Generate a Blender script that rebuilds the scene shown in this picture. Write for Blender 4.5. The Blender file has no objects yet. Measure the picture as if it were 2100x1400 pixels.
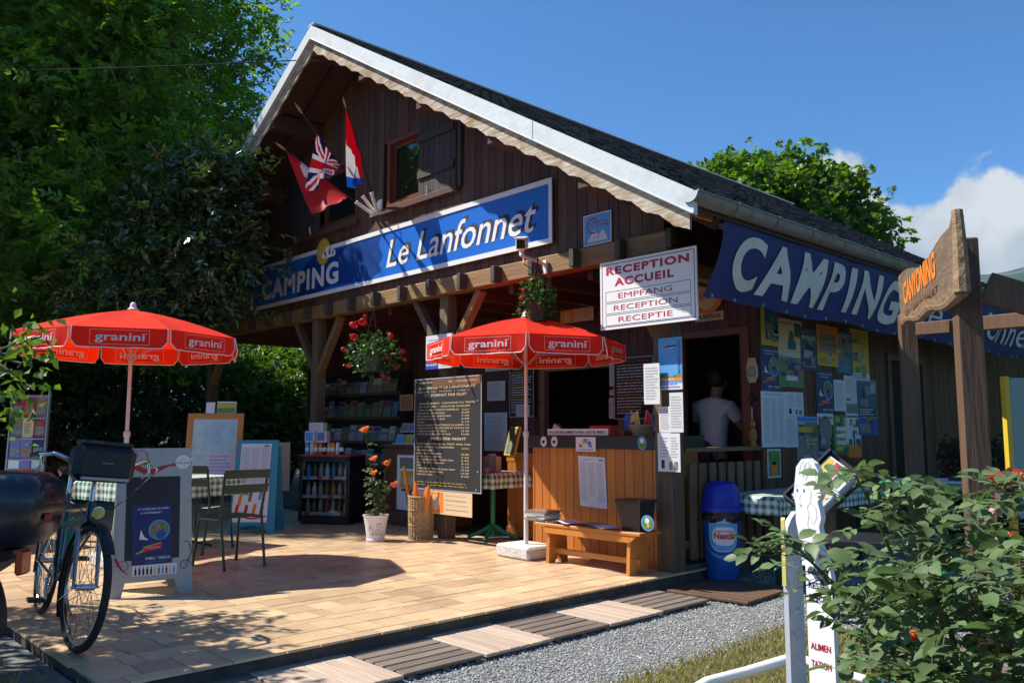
import bpy, bmesh, math, random
import numpy as np
from mathutils import Vector, Matrix, Euler, noise
random.seed(7); RNG = np.random.default_rng(7)
R = math.radians
S = bpy.context.scene
COL = S.collection
# ---------------------------------------------------------------- camera
FPX, CX, CY = 1699.0, 1050.0, 700.0
PITCH = math.atan2(185, FPX); YAW = R(46.7)
cam_d = bpy.data.cameras.new('camera'); cam = bpy.data.objects.new('camera', cam_d); COL.objects.link(cam)
cam.location = (0, 0, 1.2); cam.rotation_euler = (R(90) + PITCH, 0, YAW)
cam_d.sensor_width = 36; cam_d.lens = FPX / 2100 * 36; cam_d.clip_start = 0.05; cam_d.clip_end = 9000
S.camera = cam
# ---------------------------------------------------------------- sun and sky
SUN = Vector((0.67, 0.48, -1.0)).normalized()          # direction the light travels
sun_el = math.asin(-SUN.z); sun_rot = math.atan2(-SUN.x, -SUN.y)
sl = bpy.data.lights.new('sun', 'SUN'); so = bpy.data.objects.new('sun', sl); COL.objects.link(so)
sl.energy = 5.0; sl.angle = R(0.53); sl.color = (1.0, 0.95, 0.87)
so.rotation_euler = SUN.to_track_quat('-Z', 'Y').to_euler(); so.location = (-15, -12, 25)
W = bpy.data.worlds.new('World'); S.world = W; W.use_nodes = True
def world_nodes():
    nt = W.node_tree; N = nt.nodes; L = nt.links; N.clear()
    out = N.new('ShaderNodeOutputWorld'); bg = N.new('ShaderNodeBackground'); bg.inputs[1].default_value = 0.07
    sky = N.new('ShaderNodeTexSky'); sky.sky_type = 'NISHITA'; sky.sun_disc = False
    sky.sun_elevation = sun_el; sky.sun_rotation = sun_rot; sky.altitude = 450; sky.air_density = 1.0; sky.dust_density = 0.15; sky.ozone_density = 1.6
    tc = N.new('ShaderNodeTexCoord')
    # clouds: soft cumulus banks low in the sky, built from the view direction on the sky sphere
    def blob(d, r0, r1):
        dp = N.new('ShaderNodeVectorMath'); dp.operation = 'DISTANCE'; dp.inputs[1].default_value = d
        L.new(tc.outputs['Generated'], dp.inputs[0])
        mr = N.new('ShaderNodeMapRange'); mr.inputs[1].default_value = r0; mr.inputs[2].default_value = r1
        mr.inputs[3].default_value = 1; mr.inputs[4].default_value = 0; L.new(dp.outputs['Value'], mr.inputs[0]); return mr.outputs[0]
    def m(op, a, b, c=None):
        n = N.new('ShaderNodeMath'); n.operation = op
        for i, v in enumerate((a, b, c)):
            if v is None: continue
            if isinstance(v, (int, float)): n.inputs[i].default_value = v
            else: L.new(v, n.inputs[i])
        return n.outputs[0]
    cam_m = cam.rotation_euler.to_matrix()
    def dirpx(x, y): return (cam_m @ Vector((x - CX, -(y - CY), -FPX))).normalized()
    b = blob(dirpx(2000, 510), 0.02, 0.105)
    for x, y, r0, r1 in ((1700, 385, 0, .05), (1890, 490, 0.0, 0.07), (2130, 530, 0.0, 0.11), (1985, 600, 0.02, 0.16), (1680, 400, 0.0, 0.055), (1420, 400, 0, .045), (1740, 440, 0, .06), (2400, 520, 0, .2), (2700, 640, 0, .2), (-1500, 500, 0, .25), (-500, 560, 0, .2), (3600, 500, 0, .25)):
        b = m('MAXIMUM', b, blob(dirpx(x, y), r0, r1))
    nz = N.new('ShaderNodeTexNoise'); nz.inputs['Scale'].default_value = 14; nz.inputs['Detail'].default_value = 9; nz.inputs['Roughness'].default_value = 0.58
    L.new(tc.outputs['Generated'], nz.inputs['Vector'])
    dens = m('ADD', m('MULTIPLY', b, 1.15), m('MULTIPLY', m('SUBTRACT', nz.outputs['Fac'], 0.5), 2.3))
    mask = N.new('ShaderNodeMapRange'); mask.interpolation_type = 'SMOOTHSTEP'; mask.inputs[1].default_value = 0.28; mask.inputs[2].default_value = 0.60
    L.new(dens, mask.inputs[0])
    mk = m('MULTIPLY', mask.outputs[0], m('GREATER_THAN', b, 0.02))
    nz2 = N.new('ShaderNodeTexNoise'); nz2.inputs['Scale'].default_value = 9; nz2.inputs['Detail'].default_value = 6
    mp = N.new('ShaderNodeMapping'); mp.inputs['Location'].default_value = (0.3, 0.1, -0.05); L.new(tc.outputs['Generated'], mp.inputs[0]); L.new(mp.outputs[0], nz2.inputs['Vector'])
    cr = N.new('ShaderNodeValToRGB'); cr.color_ramp.elements[0].position = 0.38; cr.color_ramp.elements[1].position = 0.62
    cr.color_ramp.elements[0].color = (3.2, 3.9, 4.6, 1); cr.color_ramp.elements[1].color = (6.2, 6.5, 6.8, 1)
    L.new(nz2.outputs['Fac'], cr.inputs[0])
    # the ramp clamps nothing in colours above 1: they are sky radiance units
    mix = N.new('ShaderNodeMix'); mix.data_type = 'RGBA'
    tint = N.new('ShaderNodeMix'); tint.data_type = 'RGBA'; tint.blend_type = 'MULTIPLY'; tint.inputs[0].default_value = 1; tint.inputs[7].default_value = SKYT
    L.new(sky.outputs[0], tint.inputs[6])
    L.new(mk, mix.inputs[0]); L.new(tint.outputs[2], mix.inputs[6]); L.new(cr.outputs[0], mix.inputs[7])
    L.new(mix.outputs[2], bg.inputs[0]); L.new(bg.outputs[0], out.inputs[0])
SKYT = (0.50, 0.99, 1.42, 1)
world_nodes()
S.view_settings.view_transform = 'Standard'; S.view_settings.look = 'None'; S.view_settings.gamma = 1
S.view_settings.exposure = 0.75; S.view_settings.use_curve_mapping = False
S.render.engine = 'CYCLES'; S.cycles.max_bounces = 6; S.cycles.diffuse_bounces = 3; S.cycles.transparent_max_bounces = 8
# ---------------------------------------------------------------- measuring: rays of the photograph's camera onto real planes
C0 = Vector((0, 0, 1.2)); _cm = Euler((R(90) + PITCH, 0, YAW)).to_matrix()
def ray(x, y): return _cm @ Vector((x - CX, -(y - CY), -FPX))
def onz(x, y, z=0.0): r = ray(x, y); return C0 + r * ((z - C0.z) / r.z)
def onx(x, y, X): r = ray(x, y); return C0 + r * (X / r.x)
def ony(x, y, Y): r = ray(x, y); return C0 + r * (Y / r.y)
def at(x, y, d): return C0 + ray(x, y) * (d / FPX)
# ---------------------------------------------------------------- materials
MATS = {}
def mat(name, col, rough=0.6, var=0.12, scale=6.0, stretch=(1, 1, 1), bump=0.0, metal=0.0, tint=0.0, col2=None, trans=0.0, spec=0.5, det=4, knots=False, coat=0.0, bscale=None, dirt=None, bdist=0.02):
    if name in MATS: return MATS[name]
    m = bpy.data.materials.new(name); m.use_nodes = True; nt = m.node_tree; N = nt.nodes; L = nt.links; N.clear()
    out = N.new('ShaderNodeOutputMaterial'); p = N.new('ShaderNodeBsdfPrincipled')
    p.inputs['Roughness'].default_value = rough; p.inputs['Metallic'].default_value = metal; p.inputs['Specular IOR Level'].default_value = spec
    p.inputs['Coat Weight'].default_value = coat
    col = (*col, 1); c2 = (*(col2 or tuple(c * 0.55 for c in col[:3])), 1)
    tc = N.new('ShaderNodeTexCoord'); at_ = N.new('ShaderNodeAttribute'); at_.attribute_name = 'tint'
    mp = N.new('ShaderNodeMapping'); mp.inputs['Scale'].default_value = stretch
    off = N.new('ShaderNodeVectorMath'); off.operation = 'MULTIPLY_ADD'; off.inputs[1].default_value = (17, 29, 13)
    L.new(at_.outputs['Fac'], off.inputs[0]); L.new(tc.outputs['Object'], off.inputs[2]); L.new(off.outputs[0], mp.inputs[0])
    nz = N.new('ShaderNodeTexNoise'); nz.inputs['Scale'].default_value = scale; nz.inputs['Detail'].default_value = det; nz.inputs['Roughness'].default_value = 0.6
    L.new(mp.outputs[0], nz.inputs['Vector'])
    mr = N.new('ShaderNodeMapRange'); mr.inputs[1].default_value = 0.3; mr.inputs[2].default_value = 0.72; mr.inputs[3].default_value = 0; mr.inputs[4].default_value = min(1, var * 2.2)
    L.new(nz.outputs['Fac'], mr.inputs[0])
    mx = N.new('ShaderNodeMix'); mx.data_type = 'RGBA'; mx.inputs[6].default_value = col; mx.inputs[7].default_value = c2; L.new(mr.outputs[0], mx.inputs[0])
    cur = mx.outputs[2]
    if knots:
        mk = N.new('ShaderNodeMapping'); mk.inputs['Scale'].default_value = tuple(1.0 if s > 2 else 0.45 for s in stretch); L.new(off.outputs[0], mk.inputs[0])
        vo = N.new('ShaderNodeTexVoronoi'); vo.inputs['Scale'].default_value = 7; L.new(mk.outputs[0], vo.inputs['Vector'])
        kr = N.new('ShaderNodeMapRange'); kr.inputs[1].default_value = 0.05; kr.inputs[2].default_value = 0.12; kr.inputs[3].default_value = 0.75; kr.inputs[4].default_value = 0
        L.new(vo.outputs['Distance'], kr.inputs[0]); mk2 = N.new('ShaderNodeMix'); mk2.data_type = 'RGBA'; mk2.inputs[7].default_value = tuple(c * 0.28 for c in col[:3]) + (1,)
        L.new(kr.outputs[0], mk2.inputs[0]); L.new(cur, mk2.inputs[6]); cur = mk2.outputs[2]
    if dirt:
        nd = N.new('ShaderNodeTexNoise'); nd.inputs['Scale'].default_value = dirt[1]; nd.inputs['Detail'].default_value = 7; L.new(tc.outputs['Object'], nd.inputs['Vector'])
        dr = N.new('ShaderNodeMapRange'); dr.inputs[1].default_value = 0.5; dr.inputs[2].default_value = 0.68; dr.inputs[3].default_value = 0; dr.inputs[4].default_value = dirt[2]
        L.new(nd.outputs['Fac'], dr.inputs[0]); dm = N.new('ShaderNodeMix'); dm.data_type = 'RGBA'; dm.inputs[7].default_value = (*dirt[0], 1)
        L.new(dr.outputs[0], dm.inputs[0]); L.new(cur, dm.inputs[6]); cur = dm.outputs[2]
    if tint > 0:
        mt = N.new('ShaderNodeMath'); mt.operation = 'MULTIPLY_ADD'; mt.inputs[1].default_value = 2 * tint; mt.inputs[2].default_value = 1 - tint; L.new(at_.outputs['Fac'], mt.inputs[0])
        hs = N.new('ShaderNodeHueSaturation'); L.new(mt.outputs[0], hs.inputs['Value']); L.new(cur, hs.inputs['Color']); cur = hs.outputs[0]
        hm = N.new('ShaderNodeMath'); hm.operation = 'MULTIPLY_ADD'; hm.inputs[1].default_value = tint * 0.06; hm.inputs[2].default_value = 0.5 - tint * 0.03; L.new(at_.outputs['Fac'], hm.inputs[0]); L.new(hm.outputs[0], hs.inputs['Hue'])
    L.new(cur, p.inputs['Base Color'])
    rv = N.new('ShaderNodeMapRange'); rv.inputs[3].default_value = max(0.02, rough - 0.08); rv.inputs[4].default_value = min(1, rough + 0.12); L.new(nz.outputs['Fac'], rv.inputs[0]); L.new(rv.outputs[0], p.inputs['Roughness'])
    if bump > 0:
        b = N.new('ShaderNodeBump'); b.inputs['Strength'].default_value = bump; b.inputs['Distance'].default_value = bdist
        if bscale:
            nb = N.new('ShaderNodeTexNoise'); nb.inputs['Scale'].default_value = bscale; nb.inputs['Detail'].default_value = 5; L.new(mp.outputs[0], nb.inputs['Vector']); L.new(nb.outputs['Fac'], b.inputs['Height'])
        else: L.new(nz.outputs['Fac'], b.inputs['Height'])
        L.new(b.outputs[0], p.inputs['Normal'])
    sh = p.outputs[0]
    if trans > 0:
        t = N.new('ShaderNodeBsdfTranslucent'); br = N.new('ShaderNodeHueSaturation'); br.inputs['Value'].default_value = 1.5; br.inputs['Saturation'].default_value = 1.15
        L.new(cur, br.inputs['Color']); L.new(br.outputs[0], t.inputs[0]); ms = N.new('ShaderNodeMixShader'); ms.inputs[0].default_value = trans
        L.new(sh, ms.inputs[1]); L.new(t.outputs[0], ms.inputs[2]); sh = ms.outputs[0]
    L.new(sh, out.inputs[0]); MATS[name] = m; return m
def flat(name, col, rough=0.5, trans=0.0, tint=0.0):
    return mat(name, col, rough, var=0.05, scale=20, trans=trans, tint=tint)
def glass(name, tintc=(0.9, 0.95, 0.95), rough=0.02, alpha=0.25):
    m = bpy.data.materials.new(name); m.use_nodes = True; nt = m.node_tree; N = nt.nodes; L = nt.links; N.clear()
    out = N.new('ShaderNodeOutputMaterial'); g = N.new('ShaderNodeBsdfGlossy'); g.inputs['Roughness'].default_value = rough
    t = N.new('ShaderNodeBsdfTransparent'); t.inputs[0].default_value = (*tintc, 1); f = N.new('ShaderNodeFresnel'); f.inputs[0].default_value = 1.5
    a = N.new('ShaderNodeMath'); a.operation = 'ADD'; a.inputs[1].default_value = alpha * 0.2; L.new(f.outputs[0], a.inputs[0])
    ms = N.new('ShaderNodeMixShader'); L.new(a.outputs[0], ms.inputs[0]); L.new(t.outputs[0], ms.inputs[1]); L.new(g.outputs[0], ms.inputs[2]); L.new(ms.outputs[0], out.inputs[0])
    MATS[name] = m; return m
def gingham(name, colA, colB, axes=(0, 1), size=0.03):
    m = bpy.data.materials.new(name); m.use_nodes = True; nt = m.node_tree; N = nt.nodes; L = nt.links
    p = N['Principled BSDF']; p.inputs['Roughness'].default_value = 0.45
    uv = N.new('ShaderNodeAttribute'); uv.attribute_name = 'cloth_uv'
    sp = N.new('ShaderNodeSeparateXYZ'); L.new(uv.outputs['Vector'], sp.inputs[0]); st = []
    for i in (0, 1):
        a = N.new('ShaderNodeMath'); a.operation = 'MULTIPLY'; a.inputs[1].default_value = 1 / size; L.new(sp.outputs[i], a.inputs[0])
        f = N.new('ShaderNodeMath'); f.operation = 'PINGPONG'; f.inputs[1].default_value = 1; L.new(a.outputs[0], f.inputs[0])
        g = N.new('ShaderNodeMath'); g.operation = 'GREATER_THAN'; g.inputs[1].default_value = 0.5; L.new(f.outputs[0], g.inputs[0]); st.append(g)
    s = N.new('ShaderNodeMath'); s.operation = 'ADD'; L.new(st[0].outputs[0], s.inputs[0]); L.new(st[1].outputs[0], s.inputs[1])
    h = N.new('ShaderNodeMath'); h.operation = 'MULTIPLY'; h.inputs[1].default_value = 0.5; L.new(s.outputs[0], h.inputs[0])
    mx = N.new('ShaderNodeMix'); mx.data_type = 'RGBA'; mx.inputs[6].default_value = (*colA, 1); mx.inputs[7].default_value = (*colB, 1); L.new(h.outputs[0], mx.inputs[0]); L.new(mx.outputs[2], p.inputs['Base Color'])
    MATS[name] = m; return m
# ---------------------------------------------------------------- mesh builder
GLY = {}
def glyph_mesh(s, bold, shear, font=None, cs=1.0):
    k = (s, bold, shear, cs)
    if k in GLY: return GLY[k]
    cu = bpy.data.curves.new('t', 'FONT'); cu.body = s; cu.offset = bold; cu.shear = shear; cu.resolution_u = 6 if len(s) < 12 and bold > .03 else 3; cu.space_character = cs
    o = bpy.data.objects.new('t', cu); me = bpy.data.meshes.new_from_object(o)
    v = [(p.co.x, p.co.y) for p in me.vertices]; f = [tuple(p.vertices) for p in me.polygons]
    bpy.data.objects.remove(o); bpy.data.curves.remove(cu); bpy.data.meshes.remove(me)
    if not v: v = [(0, 0), (1, 0), (1, 1)]; f = [(0, 1, 2)]
    xs = [a[0] for a in v]; ys = [a[1] for a in v]; GLY[k] = (v, f, min(xs), max(xs), min(ys), max(ys)); return GLY[k]
class Fr:
    """a flat frame: origin, unit right, unit up; normal = right x up looks at the viewer"""
    def __init__(s, o, u, v=(0, 0, 1)):
        s.o = Vector(o); s.u = Vector(u).normalized(); s.v = Vector(v).normalized(); s.n = s.u.cross(s.v).normalized()
    def p(s, x, y, l=0): return s.o + s.u * x + s.v * y + s.n * l
class MB:
    def __init__(s): s.v = []; s.f = []; s.mi = []; s.sm = []; s.t = []; s.uv = None
    def add(s, vs, fs, mi=0, sm=False, t=None):
        b = len(s.v); s.v += [Vector(p) for p in vs]
        if t is None: t = random.random()
        for f in fs: s.f.append(tuple(i + b for i in f)); s.mi.append(mi); s.sm.append(sm); s.t.append(t)
        return s
    def box(s, a, b, mi=0, t=None, ch=0.0):
        c = (Vector(a) + Vector(b)) / 2; h = [abs(b[i] - a[i]) / 2 for i in range(3)]
        return s.obox(c, h, Matrix.Identity(3), mi, t, ch)
    def obox(s, c, h, M=None, mi=0, t=None, ch=0.0):
        M = M or Matrix.Identity(3); c = Vector(c)
        if ch <= 0:
            vs = [c + M @ Vector((x * h[0], y * h[1], z * h[2])) for x in (-1, 1) for y in (-1, 1) for z in (-1, 1)]
            fs = [(0, 1, 3, 2), (4, 6, 7, 5), (0, 4, 5, 1), (2, 3, 7, 6), (0, 2, 6, 4), (1, 5, 7, 3)]
            return s.add(vs, fs, mi, False, t)
        ch = min(ch, min(h) * 0.9); vs = []; idx = {}
        for x in (-1, 1):
            for y in (-1, 1):
                for z in (-1, 1):
                    for a in range(3):
                        q = [x * h[0], y * h[1], z * h[2]]
                        for k in range(3):
                            if k != a: q[k] -= (x, y, z)[k] * ch
                        idx[(x, y, z, a)] = len(vs); vs.append(c + M @ Vector(q))
        fs = []
        for a in range(3):
            b1, b2 = [k for k in range(3) if k != a]
            for sg in (-1, 1):
                q = []
                for (i, j) in ((-1, -1), (1, -1), (1, 1), (-1, 1)):
                    t3 = [0, 0, 0]; t3[a] = sg; t3[b1] = i; t3[b2] = j; q.append(idx[(*t3, a)])
                fs.append(tuple(q))
            for i in (-1, 1):
                for j in (-1, 1):
                    q = []
                    for sgn, ax in ((-1, b1), (1, b1), (1, b2), (-1, b2)):
                        t3 = [0, 0, 0]; t3[a] = sgn; t3[b1] = i; t3[b2] = j; q.append(idx[(*t3, ax)])
                    fs.append(tuple(q))
        for x in (-1, 1):
            for y in (-1, 1):
                for z in (-1, 1): fs.append(tuple(idx[(x, y, z, a)] for a in range(3)))
        return s.add(vs, fs, mi, False, t)
    def beam(s, p, q, w, h, mi=0, t=None, up=(0, 0, 1), ch=0.0):
        p, q = Vector(p), Vector(q); d = (q - p); L = d.length; d.normalize(); up = Vector(up)
        if abs(d.dot(up)) > 0.99: up = Vector((0, 1, 0))
        sd = d.cross(up).normalized(); u2 = sd.cross(d)
        M = Matrix((d, sd, u2)).transposed(); return s.obox((p + q) / 2, (L / 2, w / 2, h / 2), M, mi, t, ch)
    def tube(s, pts, r, n=8, mi=0, t=None, cap=True, closed=False):
        pts = [Vector(p) for p in pts]; k = len(pts); rs = r if isinstance(r, (list, tuple)) else [r] * k
        vs = []; prev = None
        for i in range(k):
            if closed: d = pts[(i + 1) % k] - pts[i - 1]
            else: d = pts[min(i + 1, k - 1)] - pts[max(i - 1, 0)]
            d = d.normalized() if d.length > 1e-9 else Vector((0, 0, 1))
            if prev is None:
                a = Vector((0, 0, 1)) if abs(d.z) < 0.9 else Vector((1, 0, 0)); u = d.cross(a).normalized()
            else: u = (prev - d * prev.dot(d)).normalized()
            prev = u; w = d.cross(u)
            for j in range(n): an = 2 * math.pi * j / n; vs.append(pts[i] + (u * math.cos(an) + w * math.sin(an)) * rs[i])
        fs = []
        for i in range(k if closed else k - 1):
            i2 = (i + 1) % k
            for j in range(n): j2 = (j + 1) % n; fs.append((i * n + j, i * n + j2, i2 * n + j2, i2 * n + j))
        s.add(vs, fs, mi, True, t)
        if cap and not closed: s.add(vs[:n][::-1], [tuple(range(n))], mi, False, t); s.add(vs[-n:], [tuple(range(n))], mi, False, t)
        return s
    def lathe(s, prof, c=(0, 0, 0), n=24, mi=0, t=None, M=None, sm=True, a0=0, a1=2 * math.pi):
        M = M or Matrix.Identity(3); c = Vector(c); full = abs(a1 - a0 - 2 * math.pi) < 1e-6; m = n if full else n + 1
        vs = [c + M @ Vector((r * math.cos(a0 + (a1 - a0) * j / n), r * math.sin(a0 + (a1 - a0) * j / n), z)) for r, z in prof for j in range(m)]
        fs = []
        for i in range(len(prof) - 1):
            for j in range(n):
                j2 = (j + 1) % m; a, b, c2, d = i * m + j, i * m + j2, (i + 1) * m + j2, (i + 1) * m + j
                if prof[i][0] < 1e-6: fs.append((a, c2, d))
                elif prof[i + 1][0] < 1e-6: fs.append((a, b, d))
                else: fs.append((a, b, c2, d))
        return s.add(vs, fs, mi, sm, t)
    def torus(s, c, R_, r, M=None, n=48, k=8, mi=0, t=None, a0=0.0, a1=2 * math.pi, sq=(1, 1)):
        M = M or Matrix.Identity(3); full = abs(a1 - a0 - 2 * math.pi) < 1e-6; m = n if full else n + 1; vs = []; fs = []; c = Vector(c)
        for i in range(m):
            a = a0 + (a1 - a0) * i / n
            for j in range(k):
                b = 2 * math.pi * j / k; rr = R_ + r * math.cos(b) * sq[0]; vs.append(c + M @ Vector((rr * math.cos(a), rr * math.sin(a), r * math.sin(b) * sq[1])))
        for i in range(n):
            i2 = (i + 1) % m
            for j in range(k): j2 = (j + 1) % k; fs.append((i * k + j, i2 * k + j, i2 * k + j2, i * k + j2))
        return s.add(vs, fs, mi, True, t)
    def ball(s, c, r, n=12, mi=0, t=None, sq=(1, 1, 1)):
        c = Vector(c); vs = []; k = n // 2
        for i in range(k + 1):
            th = math.pi * i / k
            for j in range(n): a = 2 * math.pi * j / n; vs.append(c + Vector((r * sq[0] * math.sin(th) * math.cos(a), r * sq[1] * math.sin(th) * math.sin(a), r * sq[2] * math.cos(th))))
        fs = []
        for i in range(k):
            for j in range(n):
                j2 = (j + 1) % n
                if i == 0: fs.append((0, (i + 1) * n + j, (i + 1) * n + j2))
                elif i == k - 1: fs.append((i * n + j, (i + 1) * n + j, i * n + j2))
                else: fs.append((i * n + j, (i + 1) * n + j, (i + 1) * n + j2, i * n + j2))
        return s.add(vs, fs, mi, True, t)
    def prism(s, poly, F, d, mi=0, t=None):
        """poly (x,y) in frame F, from lift 0 back to lift -d"""
        n = len(poly); vs = [F.p(x, y, 0) for x, y in poly] + [F.p(x, y, -d) for x, y in poly]
        fs = [tuple(range(n)), tuple(range(2 * n - 1, n - 1, -1))] + [(i, i + n, (i + 1) % n + n, (i + 1) % n) for i in range(n)]
        return s.add(vs, fs, mi, False, t)
    def rect(s, F, x0, y0, x1, y1, mi=0, l=0.0, t=None):
        return s.add([F.p(x0, y0, l), F.p(x1, y0, l), F.p(x1, y1, l), F.p(x0, y1, l)], [(0, 1, 2, 3)], mi, False, t)
    def poly(s, F, pts, mi=0, l=0.0, t=None): return s.add([F.p(x, y, l) for x, y in pts], [tuple(range(len(pts)))], mi, False, t)
    def disc(s, F, x, y, r, mi=0, l=0.0, n=24, sx=1.0): return s.poly(F, [(x + sx * r * math.cos(2 * math.pi * i / n), y + r * math.sin(2 * math.pi * i / n)) for i in range(n)], mi, l)
    def ring(s, F, x, y, r0, r1, mi=0, l=0.0, n=32, a0=0.0, a1=360.0, sx=1.0):
        vs = []; fs = []
        for i in range(n + 1):
            a = R(a0 + (a1 - a0) * i / n)
            for r in (r0, r1): vs.append(F.p(x + sx * r * math.cos(a), y + r * math.sin(a), l))
        for i in range(n): fs.append((2 * i, 2 * i + 1, 2 * i + 3, 2 * i + 2))
        return s.add(vs, fs, mi)
    def frame(s, F, x0, y0, x1, y1, w, mi=0, l=0.0):
        for a in ((x0, y0, x1, y0 + w), (x0, y1 - w, x1, y1), (x0, y0 + w, x0 + w, y1 - w), (x1 - w, y0 + w, x1, y1 - w)): s.rect(F, *a, mi=mi, l=l)
        return s
    def text(s, F, txt, x, y, h, w=None, mi=0, l=0.001, bold=0.0, shear=0.0, al='L', rot=0.0, cs=1.0, mir=False):
        """x,y = lower left (or centre / right) of the ink, h = ink height of capitals, w = ink width if given"""
        v, f, x0, x1, y0, y1 = glyph_mesh(txt, bold, shear, cs=cs)
        _, _, _, _, cy0, cy1 = glyph_mesh('E', bold, 0.0); sc = h / (cy1 - cy0); sx = sc if w is None else w / max(1e-6, (x1 - x0)); W_ = (x1 - x0) * sx
        ox = {'L': 0, 'C': -W_ / 2, 'R': -W_}[al]; ca, sa = math.cos(R(rot)), math.sin(R(rot)); P = []
        for a, b in v:
            px, py = (a - x0) * sx + ox, (b - cy0) * sc
            if mir: px = -px
            P.append(F.p(x + px * ca - py * sa, y + px * sa + py * ca, l))
        return s.add(P, [q[::-1] for q in f] if mir else f, mi)
    def stroke(s, F, pts, w, mi=0, l=0.001, closed=False):
        vs = []; n = len(pts); fs = []
        for i, (x, y) in enumerate(pts):
            a = pts[i - 1] if (i or closed) else pts[i]; b = pts[(i + 1) % n] if (i < n - 1 or closed) else pts[i]
            dx, dy = b[0] - a[0], b[1] - a[1]; d = math.hypot(dx, dy) or 1; ww = w if not isinstance(w, (list, tuple)) else w[i]
            vs += [F.p(x - dy / d * ww / 2, y + dx / d * ww / 2, l), F.p(x + dy / d * ww / 2, y - dx / d * ww / 2, l)]
        for i in range(n if closed else n - 1): a = 2 * i; b = 2 * ((i + 1) % n); fs.append((a, a + 1, b + 1, b))
        return s.add(vs, fs, mi)
    def build(s, name, mats, parent=None, world=True, kind=None, label=None, cat=None, group=None, loc=None):
        me = bpy.data.meshes.new(name); vs = s.v
        o = bpy.data.objects.new(name, me)
        if parent is not None and world:
            inv = WM[parent.name].inverted(); vs = [inv @ p for p in vs]; o.parent = parent; WM[o.name] = WM[parent.name]
        elif parent is not None: o.parent = parent; WM[o.name] = WM[parent.name]
        elif loc is not None: L_ = Vector(loc); vs = [p - L_ for p in vs]; o.location = L_; WM[o.name] = Matrix.Translation(L_)
        else: WM[o.name] = Matrix.Identity(4)
        me.from_pydata([tuple(p) for p in vs], [], s.f)
        if not isinstance(mats, (list, tuple)): mats = [mats]
        for m_ in mats: me.materials.append(m_)
        if len(me.polygons) == len(s.f):
            me.polygons.foreach_set('material_index', s.mi); me.polygons.foreach_set('use_smooth', s.sm)
            a = me.attributes.new('tint', 'FLOAT', 'FACE'); a.data.foreach_set('value', s.t)
        if any(s.sm): me.set_sharp_from_angle(angle=R(42))
        if s.uv is not None:
            a = me.attributes.new('cloth_uv', 'FLOAT_VECTOR', 'POINT'); a.data.foreach_set('vector', [c for p in s.uv for c in p])
        COL.objects.link(o); props(o, label, cat, group, kind); return o
WM = {}
def props(o, label=None, cat=None, group=None, kind=None):
    if label: o['label'] = label
    if cat: o['category'] = cat
    if group: o['group'] = group
    if kind: o['kind'] = kind
    return o
def T(name, label, cat, loc, rot=(0, 0, 0), group=None):
    o = bpy.data.objects.new(name, None); o.location = loc; o.rotation_euler = rot if isinstance(rot, (tuple, list, Euler)) else (0, 0, rot); o.empty_display_size = 0.1
    COL.objects.link(o); WM[o.name] = Matrix.Translation(Vector(loc)) @ o.rotation_euler.to_matrix().to_4x4(); return props(o, label, cat, group)
def npmesh(name, V, F, mats, tint=None, parent=None, smooth=False, mi=None, kind=None, label=None, cat=None, group=None, loc=None):
    """fast mesh from numpy arrays: V (n,3) world, F (m,k)"""
    me = bpy.data.meshes.new(name); o = bpy.data.objects.new(name, me)
    V = np.asarray(V, dtype=np.float64)
    if parent is not None: o.parent = parent; V = V - np.array(WM[parent.name].translation); WM[o.name] = WM[parent.name]
    elif loc is not None: V = V - np.array(loc); o.location = loc; WM[o.name] = Matrix.Translation(Vector(loc))
    else: WM[o.name] = Matrix.Identity(4)
    m, k = F.shape
    me.vertices.add(len(V)); me.vertices.foreach_set('co', V.ravel()); me.loops.add(m * k); me.loops.foreach_set('vertex_index', F.ravel().astype(np.int32))
    me.polygons.add(m); me.polygons.foreach_set('loop_start', (np.arange(m) * k).astype(np.int32)); me.polygons.foreach_set('loop_total', np.full(m, k, dtype=np.int32))
    me.update(calc_edges=True)
    for x in (mats if isinstance(mats, (list, tuple)) else [mats]): me.materials.append(x)
    if mi is not None: me.polygons.foreach_set('material_index', mi.astype(np.int32))
    me.polygons.foreach_set('use_smooth', [smooth] * m)
    a = me.attributes.new('tint', 'FLOAT', 'FACE'); a.data.foreach_set('value', (tint if tint is not None else RNG.random(m)).astype(np.float32))
    COL.objects.link(o); props(o, label, cat, group, kind); return o
Z3 = Vector((0, 0, 1))
# ================================================================ palette
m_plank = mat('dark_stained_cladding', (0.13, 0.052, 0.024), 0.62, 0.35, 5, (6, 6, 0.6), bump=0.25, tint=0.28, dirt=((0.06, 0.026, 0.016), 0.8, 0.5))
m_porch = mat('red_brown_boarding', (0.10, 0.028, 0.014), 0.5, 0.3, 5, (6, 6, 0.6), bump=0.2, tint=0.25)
m_beam = mat('oiled_beam', (0.30, 0.165, 0.06), 0.6, 0.4, 4, (0.6, 6, 6), bump=0.3, tint=0.15)
m_post = mat('weathered_post', (0.17, 0.115, 0.065), 0.75, 0.5, 5, (7, 7, 0.5), bump=0.4, tint=0.15)
m_post2 = mat('brown_post', (0.14, 0.075, 0.04), 0.65, 0.45, 5, (7, 7, 0.5), bump=0.35, tint=0.15)
m_purlin = mat('dark_purlin', (0.07, 0.03, 0.018), 0.7, 0.3, 5, (6, .6, 6), bump=.2)
m_jend = mat('grey_joist_end', (0.075, 0.066, 0.055), 0.8, 0.3, 9, bump=0.2)
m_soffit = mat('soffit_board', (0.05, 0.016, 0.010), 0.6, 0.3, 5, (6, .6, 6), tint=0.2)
m_zinc = mat('zinc_flashing', (0.62, 0.65, 0.65), 0.55, 0.2, 18, (1, 1, 3), metal=0.15, tint=0.05, dirt=((0.4, 0.4, 0.38), 5, 0.35))
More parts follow.
